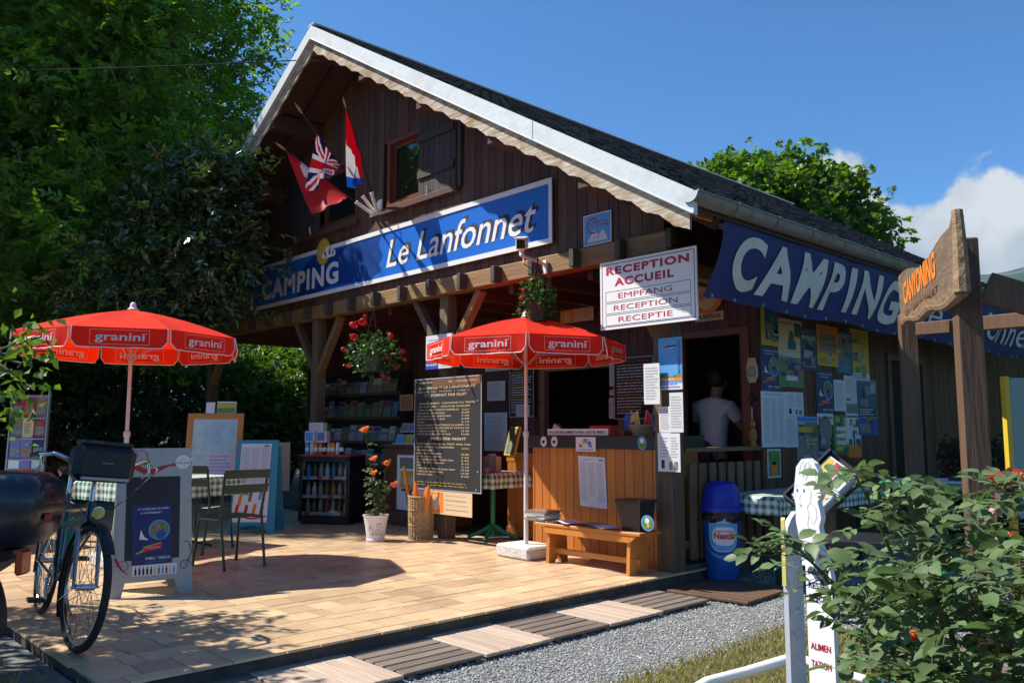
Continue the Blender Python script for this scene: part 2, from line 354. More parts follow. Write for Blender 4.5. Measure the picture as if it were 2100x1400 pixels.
m_gutter = mat('aged_zinc_gutter', (0.26, 0.27, 0.26), 0.5, 0.3, 10, metal=0.35, dirt=((0.15, 0.14, 0.12), 4, 0.4))
m_barge = mat('peeling_bargeboard', (0.66, 0.61, 0.50), 0.85, 0.44, 4, (1.2, 9, 9), bump=0.4, col2=(0.26, 0.14, 0.05), det=8, dirt=((0.30, 0.17, 0.06), 5, 0.7), spec=.2)
m_shing = mat('slate_shingle', (0.155, 0.118, 0.10), 0.95, 0.35, 14, bump=0.3, tint=0.5, col2=(0.05, 0.04, 0.035), spec=0.08)
m_frame = mat('red_brown_frame', (0.19, 0.05, 0.015), 0.45, 0.25, 5, (6, 6, .6), tint=0.1)
m_shut = mat('grey_shutter', (0.06, 0.045, 0.038), 0.6, 0.25, 5, (6, 6, .6), bump=0.2, tint=0.2)
m_curtain = mat('net_curtain', (0.62, 0.64, 0.62), 0.8, 0.45, 22, (1, 1, 2), col2=(0.28, 0.30, 0.30))
m_glass = glass('window_glass')
m_dark = flat('dark_interior', (0.012, 0.010, 0.009), 0.9)
m_pine = mat('orange_pine', (0.52, 0.18, 0.025), 0.42, 0.25, 4, (9, 9, 0.7), bump=0.1, tint=0.13, knots=True, col2=(0.36, 0.105, 0.014))
m_pineh = mat('orange_pine_flat', (0.54, 0.20, 0.03), 0.42, 0.25, 4, (0.7, 9, 9), bump=0.1, tint=0.1, col2=(0.40, 0.14, 0.03))
m_black = mat('black_band', (0.018, 0.016, 0.016), 0.35, 0.1)
m_tile = mat('terrace_tile', (0.62, 0.465, 0.285), 0.34, 0.5, 3.5, bump=0.04, tint=0.20, col2=(0.50, 0.32, 0.18), spec=0.45, dirt=((0.33, 0.22, 0.13), 1.1, 0.35))
m_joint = mat('tile_joint', (0.34, 0.25, 0.17), 0.9, 0.3)
m_slabside = mat('slab_side', (0.10, 0.088, 0.075), 0.9, 0.5, 9, bump=0.5, col2=(0.045, 0.042, 0.038))
m_conc = mat('old_concrete', (0.20, 0.20, 0.19), 0.9, 0.5, 8, bump=0.4, col2=(0.09, 0.09, 0.088))
m_concw = mat('white_concrete', (0.66, 0.64, 0.60), 0.9, 0.3, 20, bump=0.6, bscale=60)
m_gravel = mat('gravel', (0.36, 0.36, 0.35), 0.85, 0.3, 30, tint=0.45)
m_gravb = mat('gravel_bed', (0.22, 0.22, 0.21), 0.95, 0.5, 90, bump=0.6)
m_soil = mat('soil', (0.08, 0.06, 0.04), 0.95, 0.5, 6, bump=0.5)
m_grass = mat('grass_blades', (0.17, 0.19, 0.045), 0.6, 0.4, 3, tint=0.5, trans=0.3, col2=(0.34, 0.27, 0.10))
m_duckd = mat('grey_slat', (0.20, 0.155, 0.12), 0.7, 0.4, 5, (7, .6, 7), bump=0.3, tint=0.15)
m_duckl = mat('pale_slat', (0.50, 0.375, 0.28), 0.65, 0.3, 5, (.6, 7, 7), bump=0.25, tint=0.1)
def leafm(n, c, c2, tr=0.35, ro=0.38, tint=0.45, sp=0.55): return mat(n, c, ro, 0.3, 1.2, tint=tint, trans=tr, col2=c2, spec=sp)
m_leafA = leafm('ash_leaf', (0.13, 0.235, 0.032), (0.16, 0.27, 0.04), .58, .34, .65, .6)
m_leafG = leafm('ash_leaf_shade_tone', (0.05, 0.095, 0.02), (0.035, 0.07, 0.016), .2, .24, .5, .9)  # same ash leaf, its shade put into a darker colour, glossier for glints
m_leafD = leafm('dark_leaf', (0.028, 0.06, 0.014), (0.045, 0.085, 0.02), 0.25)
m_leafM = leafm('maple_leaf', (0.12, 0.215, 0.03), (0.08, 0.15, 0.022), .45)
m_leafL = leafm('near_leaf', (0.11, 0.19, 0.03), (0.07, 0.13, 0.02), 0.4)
m_rosel = leafm('rose_leaf', (0.12, 0.175, 0.068), (0.07, 0.12, 0.042), 0.25, 0.5, 0.4, 0.35)
m_bark = mat('bark', (0.075, 0.058, 0.045), 0.9, 0.5, 9, (3, 3, .6), bump=0.6)
m_cane = mat('green_cane', (0.10, 0.11, 0.035), 0.6, 0.3)
m_white = flat('white_paint', (0.80, 0.79, 0.77), 0.45)
m_paper = flat('paper', (0.66, 0.67, 0.68), 0.6, tint=0.04)
m_paperp = flat('pink_paper', (0.70, 0.52, 0.56), 0.6)
m_ink = flat('black_ink', (0.02, 0.02, 0.022), 0.6)
m_grey = flat('grey_ink', (0.38, 0.38, 0.40), 0.6)
m_redink = flat('red_ink', (0.42, 0.015, 0.04), 0.5)
m_red = flat('bright_red', (0.62, 0.03, 0.03), 0.45)
m_orange = flat('orange_print', (0.80, 0.22, 0.02), 0.5)
m_yellow = flat('yellow_print', (0.60, 0.40, 0.03), 0.5)
m_green = flat('green_print', (0.08, 0.24, 0.05), 0.5)
m_blue = flat('blue_print', (0.02, 0.07, 0.36), 0.5)
m_sky = flat('sky_print', (0.10, 0.33, 0.68), 0.5)
m_teal = flat('teal_print', (0.02, 0.12, 0.17), 0.5)
m_brownp = flat('brown_print', (0.16, 0.07, 0.03), 0.6)
m_navy = flat('navy_print', (0.015, 0.02, 0.12), 0.45)
m_purple = flat('purple_print', (0.20, 0.15, 0.42), 0.5)
m_cream = flat('cream_print', (0.66, 0.50, 0.30), 0.6)
m_photo = mat('photo_print', (0.30, 0.32, 0.25), 0.5, 0.45, 45, col2=(0.06, 0.07, 0.10), det=6)
m_photo2 = mat('photo_print_warm', (0.42, 0.26, 0.14), 0.5, 0.45, 40, col2=(0.10, 0.03, 0.03), det=6)
m_photo3 = mat('photo_print_green', (0.22, 0.34, 0.10), 0.5, 0.45, 40, col2=(0.03, 0.08, 0.04), det=6)
m_signblue = mat('sign_blue', (0.015, 0.15, 0.60), 0.35, 0.12, 2, spec=0.4)
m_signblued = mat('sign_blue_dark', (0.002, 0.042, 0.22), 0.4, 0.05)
m_chrome = mat('chrome', (0.65, 0.66, 0.68), 0.18, 0.1, 8, metal=1.0)
m_steel = mat('brushed_metal', (0.42, 0.43, 0.44), 0.35, 0.2, 12, metal=0.8)
m_rubber = mat('tyre_rubber', (0.022, 0.021, 0.020), 0.8, 0.3, 20, bump=0.3)
m_blk = mat('black_plastic', (0.015, 0.015, 0.017), 0.35, 0.15)
m_dgreen = mat('dark_green_paint', (0.012, 0.05, 0.028), 0.35, 0.15)
m_mgreen = mat('bright_green_plastic', (0.01, 0.26, 0.11), 0.35, 0.15)
m_fabric = mat('parasol_red', (0.74, 0.038, 0.018), 0.85, 0.14, 3, trans=0.28, tint=0.08, spec=0.15, bump=0.15)
m_piping = flat('white_piping', (0.75, 0.72, 0.72), 0.6)
m_pole = mat('pole_white', (0.74, 0.66, 0.64), 0.4, 0.12)
m_ging = gingham('green_gingham', (0.78, 0.80, 0.76), (0.02, 0.17, 0.085), size=0.035)
m_terra = mat('rock', (0.045, 0.075, 0.045), 0.95, 0.5, 0.012, col2=(0.02, 0.045, 0.03), det=9, dirt=((0.17, 0.18, 0.17), 0.02, 0.6), spec=.03)
PAL = [m_paper, m_ink, m_grey, m_redink, m_orange, m_yellow, m_green, m_blue, m_sky, m_teal, m_brownp, m_navy, m_purple, m_cream, m_photo, m_photo2, m_photo3, m_white, m_red, m_paperp]
PI_ = dict(paper=0, ink=1, grey=2, redink=3, orange=4, yellow=5, green=6, blue=7, sky=8, teal=9, brown=10, navy=11, purple=12, cream=13, photo=14, photo2=15, photo3=16, white=17, red=18, pink=19)
XF, YF = (1, 0, 0), (0, 1, 0)
# ================================================================ ground
G0 = -0.12
def sheet(name, x0, y0, x1, y1, z, m, n=1):
    b = MB(); b.add([(x0, y0, z), (x1, y0, z), (x1, y1, z), (x0, y1, z)], [(0, 1, 2, 3)]); return b.build(name, m, kind='structure')
sheet('ground', -3000, -3000, 3000, 3000, G0 - 0.03, m_soil)
gp = [(-4.32, -1.0), (-4.32, 30), (2.5, 30), (2.5, 6.4), (-0.6, 6.2), (-3.0, 5.42), (-2.92, 4.6), (-2.93, 3.7), (-3.0, 2.4), (-3.0, -1)]
b = MB(); b.add([(x, y, G0 - 0.004) for x, y in gp], [tuple(range(len(gp)))]); b.build('gravel_path', m_gravb, kind='structure')
# terrace slab
TX0, TX1, TY0, TY1 = -15.5, -4.30, 1.38, 10.8
b = MB(); b.box((TX0, TY0, -0.4), (TX1 - .012, TY1, -0.016)); terrace = b.build('terrace', m_slabside, kind='structure', loc=(-8, 4, -0.2))
jb = MB(); jb.rect(Fr((TX0, TY0 + .004, -0.0125), XF, YF), 0, 0, TX1 - TX0 - .02, 5.2 - .1); jb.build('mortar_bed', m_joint, terrace)
# tiles: rows along Y, wide and narrow rows alternating
def tilebox(mb, x0, y0, x1, y1, t):
    z = random.uniform(-0.0015, 0.0015); c = 0.0025
    vs = [(x0, y0, -0.014), (x1, y0, -0.014), (x1, y1, -0.014), (x0, y1, -0.014), (x0 + c, y0 + c, z), (x1 - c, y0 + c, z), (x1 - c, y1 - c, z), (x0 + c, y1 - c, z)]
    mb.add(vs, [(4, 5, 6, 7), (0, 1, 5, 4), (1, 2, 6, 5), (2, 3, 7, 6), (3, 0, 4, 7)], 0, False, t)
tl = []; x = TX1 + .012; k = 0
while x > -13.6:
    w = 0.205 if k % 3 else 0.102
    y = TY0 - random.uniform(0, .15)
    while y < 6.45:
        L_ = random.choice((0.205, 0.205, 0.308, 0.102, 0.205)) if w > .15 else random.choice((.205, .205, .308))
        y0_, y1_ = max(y, TY0 - .004), min(y + L_, 6.45)
        if y1_ - y0_ > .04: tl.append((x - w, y0_, x, y1_))
        y += L_ + 0.004
    x -= w + 0.004; k += 1
def tdist(t): return (((t[0] + t[2]) / 2) ** 2 + ((t[1] + t[3]) / 2) ** 2) / max(1e-3, (t[2] - t[0]) * (t[3] - t[1])) ** .5
def tvis(t):
    v = _cm.transposed() @ (Vector(((t[0] + t[2]) / 2, (t[1] + t[3]) / 2, 0)) - C0); return -v.z > .3 and abs(v.x / -v.z) < .64 and abs(v.y / v.z) < .44
vis = sorted([t for t in tl if tvis(t)], key=tdist); near = vis[:300]; ns = set(near); rest = MB()
def ttint(): return min(1, max(0, random.gauss(.55, .27)))
for t in tl:
    if t in ns: q = MB(); tilebox(q, *t, ttint()); q.build('tile', m_tile, terrace)
    else: tilebox(rest, *t, ttint())
rest.build('tiles', m_tile, terrace, kind='stuff')
# concrete apron in front, with a kerb line
b = MB(); b.box((-9.5, -2.5, -0.3), (-4.36, 1.372, -0.055), ch=.01); b.build('concrete_apron', m_conc, kind='structure', loc=(-6, 0, -.2))
# gravel stones
def stones(n, sampler, smin, smax, m, name, label):
    base = np.array([(1, 0, 0), (-1, 0, 0), (0, 1, 0), (0, -1, 0), (0, 0, 1), (0, 0, -1)], float)
    F = np.array([(0, 2, 4), (2, 1, 4), (1, 3, 4), (3, 0, 4), (2, 0, 5), (1, 2, 5), (3, 1, 5), (0, 3, 5)])
    c = sampler(n); s = RNG.uniform(smin, smax, (n, 1, 1)) * RNG.uniform(.55, 1.25, (n, 6, 1))
    a = RNG.uniform(0, 6.28, n); ca, sa = np.cos(a), np.sin(a); Rm = np.zeros((n, 3, 3)); Rm[:, 0, 0] = ca; Rm[:, 0, 1] = -sa; Rm[:, 1, 0] = sa; Rm[:, 1, 1] = ca; Rm[:, 2, 2] = RNG.uniform(.4, .9, n)
    Rm[:, 2, 0] = RNG.uniform(-.4, .4, n); Rm[:, 2, 1] = RNG.uniform(-.4, .4, n)
    V = np.einsum('nij,nkj->nki', Rm, base[None] * s) + c[:, None, :]
    FF = (F[None] + (np.arange(n) * 6)[:, None, None]).reshape(-1, 3)
    return npmesh(name, V.reshape(-1, 3), FF, m, tint=np.repeat(RNG.random(n), 8), kind='stuff', label=label, cat='gravel')
def in_poly(P, x, y):
    r = np.zeros(len(x), bool); j = len(P) - 1
    for i in range(len(P)):
        xi, yi = P[i]; xj, yj = P[j]; c = ((yi > y) != (yj > y)) & (x < (xj - xi) * (y - yi) / (yj - yi + 1e-12) + xi); r ^= c; j = i
    return r
def samp_gravel(n):
    out = []; tot = 0
    while tot < n:
        x = RNG.uniform(-4.3, -.5, n * 2); y = 1.2 + 9 * RNG.random(n * 2) ** 1.5; ok = in_poly(gp, x + RNG.normal(0, .07, n * 2), y + RNG.normal(0, .05, n * 2)); q = np.stack([x[ok], y[ok], np.full(ok.sum(), G0)], 1); out.append(q); tot += len(q)
    return np.concatenate(out)[:n]
stones(62000, samp_gravel, .005, .011, m_gravel, 'gravel', 'loose grey gravel on the path beside the tiled terrace')
# grass
def grass(name, n, sampler, h0, h1, label, m=None):
    c = sampler(n); a = RNG.uniform(0, 6.28, n); h = RNG.uniform(h0, h1, n); w = RNG.uniform(.0018, .004, n); ln = RNG.uniform(.2, 1.1, n) * h; b_ = RNG.uniform(0, 6.28, n)
    d = np.stack([np.cos(a), np.sin(a), np.zeros(n)], 1) * w[:, None]; le = np.stack([np.cos(b_), np.sin(b_), np.zeros(n)], 1)
    v0 = c - d; v1 = c + d; mid = c + le * (ln * .35)[:, None] + np.array([0, 0, 1]) * (h * .6)[:, None]; tip = c + le * ln[:, None] + np.array([0, 0, 1]) * h[:, None]
    V = np.stack([v0, v1, mid + d * .7, mid - d * .7, tip], 1).reshape(-1, 3); i = np.arange(n)[:, None] * 5
    F = np.concatenate([i + np.array([[0, 1, 2]]), i + np.array([[0, 2, 3]]), i + np.array([[3, 2, 4]])], 0)
    t = RNG.random(n); return npmesh(name, V, F, m or m_grass, tint=np.tile(t, 3), kind='stuff', label=label, cat='grass')
lawn = [(-3.0, 5.42), (-2.92, 4.6), (-2.93, 3.7), (-3.0, 2.4), (-3.0, .8), (2.5, .8), (2.5, 6.4), (-.6, 6.2)]
b = MB(); b.add([(x, y, G0 - .001) for x, y in lawn], [tuple(range(len(lawn)))]); b.build('lawn', mat('lawn_soil', (.13, .11, .05), .95, .5, 14, bump=.4, col2=(.07, .075, .02)), kind='structure')
def samp_lawn(n):
    out = []; tot = 0
    while tot < n:
        x = RNG.uniform(-3.1, .9, n * 2); y = RNG.uniform(2.2, 6.0, n * 2); ok = in_poly(lawn, x + RNG.normal(0, .06, n * 2), y + RNG.normal(0, .05, n * 2)); q = np.stack([x[ok], y[ok], np.full(ok.sum(), G0)], 1); out.append(q); tot += len(q)
    return np.concatenate(out)[:n]
grass('lawn_grass', 60000, samp_lawn, .012, .045, 'short dry green grass around the rose bush on the right')
def samp_tuft(n): return np.stack([RNG.normal(-4.55, .22, n), RNG.normal(.98, .12, n), np.full(n, -.055)], 1)
grass('weed_tuft', 1500, samp_tuft, .02, .08, 'small tuft of yellowish weeds on the concrete at the lower left corner')
# wooden duckboards along the terrace edge
DZ = -0.082
yb = [5.62, 5.02, 4.42, 3.86, 3.30, 2.72, 2.12, 1.52, .92]
for i in range(8):
    y1, y0 = yb[i] - .006, yb[i + 1] + .006; pale = i % 2 == 1; xc = -4.02 + random.uniform(-.012, .012); x0, x1 = xc - .3, xc + .3
    where = ['nearest the porch post', 'second from the porch post', 'third from the porch post', 'fourth from the porch post', 'fifth from the porch post', 'sixth from the porch post', 'seventh from the porch post', 'farthest from the porch post'][i]
    t = T('duckboard', ('pale pinkish' if pale else 'weathered dark grey') + ' slatted wooden floor panel along the terrace step, ' + where, 'duckboard', (xc, (y0 + y1) / 2, G0), (R(random.uniform(-.4, .4)), R(random.uniform(-.5, .5)), R(random.uniform(-.8, .8))), 'slatted wooden panels along the terrace edge')
    n = 6
    for j in range(n):
        q = MB()
        if pale: a = y0 + (y1 - y0) * j / n; q.box((x0, a + .002, DZ - .02), (x1, a + (y1 - y0) / n - .002, DZ + random.uniform(-.001, .001)), ch=.003)
        else: a = x0 + (x1 - x0) * j / n; q.box((a + .008, y0, DZ - .02), (a + (x1 - x0) / n - .008, y1, DZ + random.uniform(-.002, .001)), ch=.004)
        q.build('slat', m_duckl if pale else m_duckd, t)
    q = MB()
    for j in range(3):
        if pale: xx = x0 + .03 + j * .25; q.box((xx, y0 + .01, G0 - .002), (xx + .04, y1 - .01, DZ - .021))
        else: yy = y0 + .03 + j * .24; q.box((x0 + .01, yy, G0 - .002), (x1 - .01, yy + .04, DZ - .021))
    q.build('batten', m_duckd, t)
# ================================================================ the chalet
AX, RY0, RY1 = -9.18, 5.12, 17.5
ZA, XE, ZE = 6.40, -3.50, 3.02
KS = (ZA - ZE) / (XE - AX)
XL = 2 * AX - XE
WXR, WXL = -4.32, 2 * AX + 4.32
YW = 5.95
def zr(x): return ZA - KS * abs(x - AX)
chalet = T('chalet', 'dark brown wooden reception chalet with a steep slate roof, white verge and open porch', 'building', (AX, 11, 0))
def part(name, mb, m, lab=None): return mb.build(name, m, chalet, label=lab)
# roof slabs with soffit
for sgn, nm in ((1, 'roof_slope'), (-1, 'roof_slope')):
    b = MB(); xe = XE if sgn > 0 else XL
    for (o0, o1, mi) in ((-.03, -.10, 0), (-.10, -.16, 1)):
        p = [(AX, ZA + o0), (xe, ZE + o0), (xe, ZE + o1), (AX, ZA + o1)]
        vs = [(a, RY0 + .02, z) for a, z in p] + [(a, RY1, z) for a, z in p]
        b.add(vs, [(0, 1, 2, 3), (4, 7, 6, 5), (0, 4, 5, 1), (1, 5, 6, 2), (2, 6, 7, 3), (3, 7, 4, 0)], mi)
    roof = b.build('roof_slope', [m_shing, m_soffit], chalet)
    # soffit boards (run along the rake) as joined strips in the front overhang, purlin ends
    n = 34; sb = MB(); L_ = abs(xe - AX)
    q = MB(); dx = .17; x = 0.06
    while x < L_:
        for yy in ([RY0 + .02 + i * .15 for i in range(82)] if sgn > 0 else [RY0 + .02]):
            w = random.uniform(.11, .15) if sgn > 0 else RY1 - RY0; xx0, xx1 = AX + sgn * (x - .02), AX + sgn * min(L_ + .02, x + dx * .98)
            lift = random.uniform(.0, .014)
            vs = [(xx0, yy, zr(xx0) - .012 + lift), (xx1, yy, zr(xx1) + .006 + lift), (xx1, yy + w, zr(xx1) + .006 + lift), (xx0, yy + w, zr(xx0) - .012 + lift), (xx1, yy, zr(xx1) - .03), (xx1, yy + w, zr(xx1) - .03)]
            q.add(vs, [(0, 1, 2, 3), (1, 4, 5, 2)] if sgn > 0 else [(3, 2, 1, 0), (2, 5, 4, 1)], 0)
        x += dx
    q.build('shingles', m_shing, roof, kind='stuff')
    # zinc verge flashing in lengths, and scalloped bargeboard
    for yv, fr in ((RY0, 1), (RY1, -1)):
        segs = [0, 2.05, 4.05, L_ + .06] if fr == 1 else [0, L_]
        for i in range(len(segs) - 1):
            a, c = AX + sgn * segs[i], AX + sgn * segs[i + 1]; f = MB(); hh = .185
            l0 = .004 * (i % 2)
            F4 = [(a, zr(a)), (c, zr(c)), (c, zr(c) - hh), (a, zr(a) - hh)]
            y0, y1 = (yv - .03 - l0, yv + .02) if fr == 1 else (yv - .02, yv + .03)
            vs = [(u, y0, z) for u, z in F4] + [(u, y1, z) for u, z in F4]
            f.add(vs, [(0, 1, 2, 3), (4, 7, 6, 5), (0, 4, 5, 1), (1, 5, 6, 2), (2, 6, 7, 3), (3, 7, 4, 0)] if sgn > 0 else [(3, 2, 1, 0), (5, 6, 7, 4), (1, 5, 4, 0), (2, 6, 5, 1), (3, 7, 6, 2), (0, 4, 7, 3)], 0)
            f.build('verge_flashing', m_zinc, chalet)
            if fr == 1:
                f = MB(); 
                for (zo, yo) in ((hh + .004, -.036),): f.beam((a, yv + yo, zr(a) - zo + .01), (c, yv + yo, zr(c) - zo + .01), .014, .014, ch=.003)
                f.build('drip_edge', m_zinc, chalet)
        if fr == 1:
            for (s0, s1) in ((0.0, L_ * .34), (L_ * .34, L_ * .69), (L_ * .69, L_)):
                f = MB(); N_ = int((s1 - s0) / .022); vs = []; per = .27
                for i in range(N_ + 1):
                    s_ = s0 + (s1 - s0) * i / N_; xx = AX + sgn * s_; zt = zr(xx) - hh - .004
                    ph = (s_ % per) / per; sc = .026 * abs(math.sin(math.pi * ph)) ** .7 + (.010 if .40 < ph < .60 else 0); zb = zt - .125 - sc
                    vs += [(xx, yv + .004, zt), (xx, yv + .004, zb), (xx, yv + .03, zt), (xx, yv + .03, zb)]
                fs = []
                for i in range(N_):
                    a_ = 4 * i; c_ = a_ + 4; fs += [(a_, a_ + 1, c_ + 1, c_), (a_ + 2, c_ + 2, c_ + 3, a_ + 3), (a_ + 1, a_ + 3, c_ + 3, c_ + 1)]
                f.add(vs, fs, 0); f.build('bargeboard', m_barge, chalet)
    # purlins under the roof
    for s_ in (0.0, 1.12, 2.27, 3.43, 4.6):
        if s_ == 0 and sgn < 0: continue
        xx = AX + sgn * s_; f = MB(); f.box((xx - .07, RY0 + .035, zr(xx) - .40), (xx + .07, YW + .02, zr(xx) - .17 - .06 * (s_ == 0)), ch=.006); f.build('purlin', m_purlin, chalet)
    # rafters seen under the front overhang
    for yy in (RY0 + .06, RY0 + .42):
        f = MB(); f.beam((AX + sgn * .05, yy + .04, zr(AX) - .215), (xe - sgn * .06, yy + .04, zr(xe) - .185), .07, .10); f.build('rafter', m_soffit, chalet)
# ridge cap
f = MB(); f.beam((AX, RY0 - .03, ZA + .012), (AX, RY1 + .03, ZA + .012), .16, .03, ch=.008); part('ridge_cap', f, m_zinc)
# rafter tails along the right eave
y = RY0 + .95
while y < RY1:
    f = MB(); xa = WXR - .1; f.beam((xa, y, zr(xa) - .24), (XE - .19, y, zr(XE - .19) - .22), .07, .12); f.build('rafter_tail', m_beam, chalet); y += .85
f = MB(); f.box((XE - .095, RY0 + .03, ZE - .17), (XE - .065, RY1, ZE - .05)); part('fascia', f, m_beam)
# gutter: a half-round trough in lengths with joints
gt = T('gutter', 'grey half-round zinc gutter running along the right-hand eave', 'gutter', (XE, RY0, ZE - .1))
def halfround(y0, y1, r, xc, zc, k=12):
    b = MB(); vs = []
    for yy in (y0, y1):
        for i in range(k + 1):
            a = math.pi + math.pi * i / k; vs.append((xc + r * math.cos(a), yy, zc + r * math.sin(a)))
        for i in range(k + 1):
            a = 2 * math.pi - math.pi * i / k; vs.append((xc + (r - .006) * math.cos(a), yy, zc + (r - .006) * math.sin(a)))
    n = 2 * (k + 1); fs = [(i, (i + 1) % n, (i + 1) % n + n, i + n) for i in range(n)]
    b.add(vs, fs, 0, True); b.tube([(xc + r + .004, y0, zc), (xc + r + .004, y1, zc)], .009, 8); return b
GX, GZ, GR = XE + .035, ZE - .05, .078
ys = [RY0 - .05, 7.2, 9.35, 11.5, 13.7, 15.8, RY1]
for i in range(6): halfround(ys[i], ys[i + 1] - .002, GR + .0015 * (i % 2), GX, GZ).build('gutter_length', m_gutter, gt)
y = RY0 + .5
while y < RY1: halfround(y, y + .025, GR + .007, GX, GZ).build('gutter_bracket', m_gutter, gt); y += .62
b = MB(); b.poly(Fr((GX, RY0 - .051, GZ), XF), [(GR * math.cos(math.pi + math.pi * i / 14), GR * math.sin(math.pi + math.pi * i / 14)) for i in range(15)]); b.build('end_cap', m_zinc, gt)
# gable wall: backing and individual boards with window openings
ZB = 2.80
gw = MB()
gw.add([(WXL, YW + .05, ZB), (WXR, YW + .05, ZB), (WXR, YW + .05, zr(WXR) - .2), (AX, YW + .05, ZA - .2), (WXL, YW + .05, zr(WXL) - .2)], [(0, 1, 2, 3, 4)])
gw.add([(WXL, YW + .12, ZB), (WXR, YW + .12, ZB), (WXR, YW + .12, zr(WXR) - .2), (AX, YW + .12, ZA - .2), (WXL, YW + .12, zr(WXL) - .2)], [(4, 3, 2, 1, 0)])
gable = gw.build('gable_wall', m_dark, chalet)
wins = [(-8.62, -7.20, 4.03, 4.90), (-11.1, -9.30, 4.03, 4.90)]
def board(mb_, x0, x1, z0, z1f, y, m, par):
    q = MB(); t0, t1 = z1f(x0), z1f(x1); yo = random.uniform(-.002, .002)
    vs = [(x0, y - .02 + yo, z0), (x1, y - .02 + yo, z0), (x1, y - .02 + yo, t1), (x0, y - .02 + yo, t0), (x0 + .004, y + .02, z0), (x1 - .004, y + .02, z0), (x1 - .004, y + .02, t1), (x0 + .004, y + .02, t0)]
    q.add(vs, [(0, 1, 2, 3), (5, 4, 7, 6), (0, 4, 5, 1), (1, 5, 6, 2), (2, 6, 7, 3), (3, 7, 4, 0)]); return q.build('plank', m, par)
x = WXL
while x < WXR - .02:
    w = min(random.choice((.118, .125, .135)), WXR - x); x0, x1 = x + .004, x + w - .004; xm = (x0 + x1) / 2
    hit = [q for q in wins if q[0] - .02 < xm < q[1] + .02]
    if hit:
        q = hit[0]; board(None, x0, x1, ZB, lambda a, q=q: q[2], YW, m_plank, gable)
        if zr(xm) - .25 > q[3] + .03: board(None, x0, x1, q[3], lambda a: zr(a) - .2, YW, m_plank, gable)
    else: board(None, x0, x1, ZB, lambda a: zr(a) - .2, YW, m_plank, gable)
    x += w
# windows with shutters
for (x0, x1, z0, z1), side in zip(wins, (1, -1)):
    w = MB(); w.box((x0, YW - .03, z0 - .01), (x1, YW + .1, z0 + .045)); w.box((x0, YW - .03, z1 - .045), (x1, YW + .1, z1 + .005)); w.box((x0 - .005, YW - .028, z0), (x0 + .06, YW + .1, z1)); w.box((x1 - .06, YW - .028, z0), (x1 + .005, YW + .1, z1)); 
    win = w.build('window', m_frame, chalet)
    xm = (x0 + x1) / 2; s = MB()
    for a, c in ((x0 + .06, xm), (xm, x1 - .06)): s.box((a, YW + .03, z0 + .045), (a + .05, YW + .06, z1 - .045)); s.box((c - .05, YW + .03, z0 + .045), (c, YW + .06, z1 - .045)); s.box((a + .05, YW + .03, z0 + .045), (c - .05, YW + .06, z0 + .10)); s.box((a + .05, YW + .03, z1 - .10), (c - .05, YW + .06, z1 - .045))
    s.build('sash', m_frame, win)
    g = MB(); g.rect(Fr((x0 + .1, YW + .045, z0 + .09), XF), 0, 0, x1 - x0 - .2, z1 - z0 - .18); g.build('pane', m_glass, win)
    c = MB()
    for i in range(24):
        a, d = x0 + .07 + (x1 - x0 - .14) * i / 24, x0 + .07 + (x1 - x0 - .14) * (i + 1) / 24; yo = .012 * math.sin(i * 1.7), .012 * math.sin((i + 1) * 1.7)
        c.add([(a, YW + .085 + yo[0] * .6, z0 + .05), (d, YW + .085 + yo[1] * .6, z0 + .05), (d, YW + .085 + yo[1] * .6, z1 - .05), (a, YW + .085 + yo[0] * .6, z1 - .05)], [(0, 1, 2, 3)])
    c.build('net_curtain', m_curtain, win)
    s = MB(); s.box((x0 - .05, YW - .09, z0 - .09), (x1 + .05, YW - .02, z0 - .012), ch=.006); s.build('sill', m_plank, win)
    sh0, sh1 = (xm + .02, x1 + .02) if side > 0 else (x0 - .02, xm - .02)
    s = MB(); s.box((sh0 + .02, YW - .035, z0 + .02), (sh1 - .02, YW - .03, z1)); shut = s.build('shutter', m_dark, chalet)
    for i in range(7):
        a = sh0 + (sh1 - sh0) * i / 7; q = MB(); q.box((a + .003, YW - .075, z0 - .02), (a + (sh1 - sh0) / 7 - .003, YW - .05 + random.uniform(-.002, .002), z1 + .02)); q.build('shutter_board', m_shut, shut)
    for zz in (z0 + .20, z1 - .22):
        q = MB(); q.box((sh0 + .005, YW - .10, zz), (sh1 - .02, YW - .0765, zz + .09)); q.build('shutter_batten', m_shut, shut)
    q = MB(); q.box((sh1 - .0 if side > 0 else sh0 - .07, YW - .06, z0 - .04), (sh1 + .07 if side > 0 else sh0, YW - .024, z1 + .04)); q.build('shutter_jamb', m_shut, shut)
    q = MB(); q.tube([(xm - .0 + side * .22, YW - .085, z0 - .04), (xm + side * .225, YW - .10, z0 + .04), (xm + side * .222, YW - .10, z0 + .075)], .009, 6); q.build('latch', m_white, shut)
# main front beam and joist ends
b = MB(); b.box((WXL - .05, YW - .06, ZB - .02), (WXR + .06, YW + .10, ZB + .165), ch=.008); part('front_beam', b, m_beam)
for i in range(17):
    xx = -4.177 - .566 * i
    q = MB(); q.box((xx - .032, YW - .17, ZB - .025), (xx + .032, YW - .062, ZB + .15), mi=1, ch=.006); q.build('joist_end', [m_beam, m_jend], chalet)
# porch posts and knee braces
PX = [-4.41, -7.50, -10.42, -13.95]
for i, xx in enumerate(PX):
    h = .09 if i == 0 else .075
    q = MB(); q.box((xx - h, YW + .02, 0.0 if i else -.02), (xx + h, YW + .02 + 2 * h, ZB - .02), ch=.008); q.build('post', m_post, chalet)
    for sg in (-1, 1):
        if (i == 0 and sg > 0) or (i == 3 and sg < 0): continue
        q = MB(); q.beam((xx + sg * .04, YW + .09, ZB - .78), (xx + sg * .60, YW + .09, ZB - .02), .085, .11, up=(0, 1, 0), ch=.008); q.build('knee_brace', m_post if sg < 0 else m_beam, chalet)
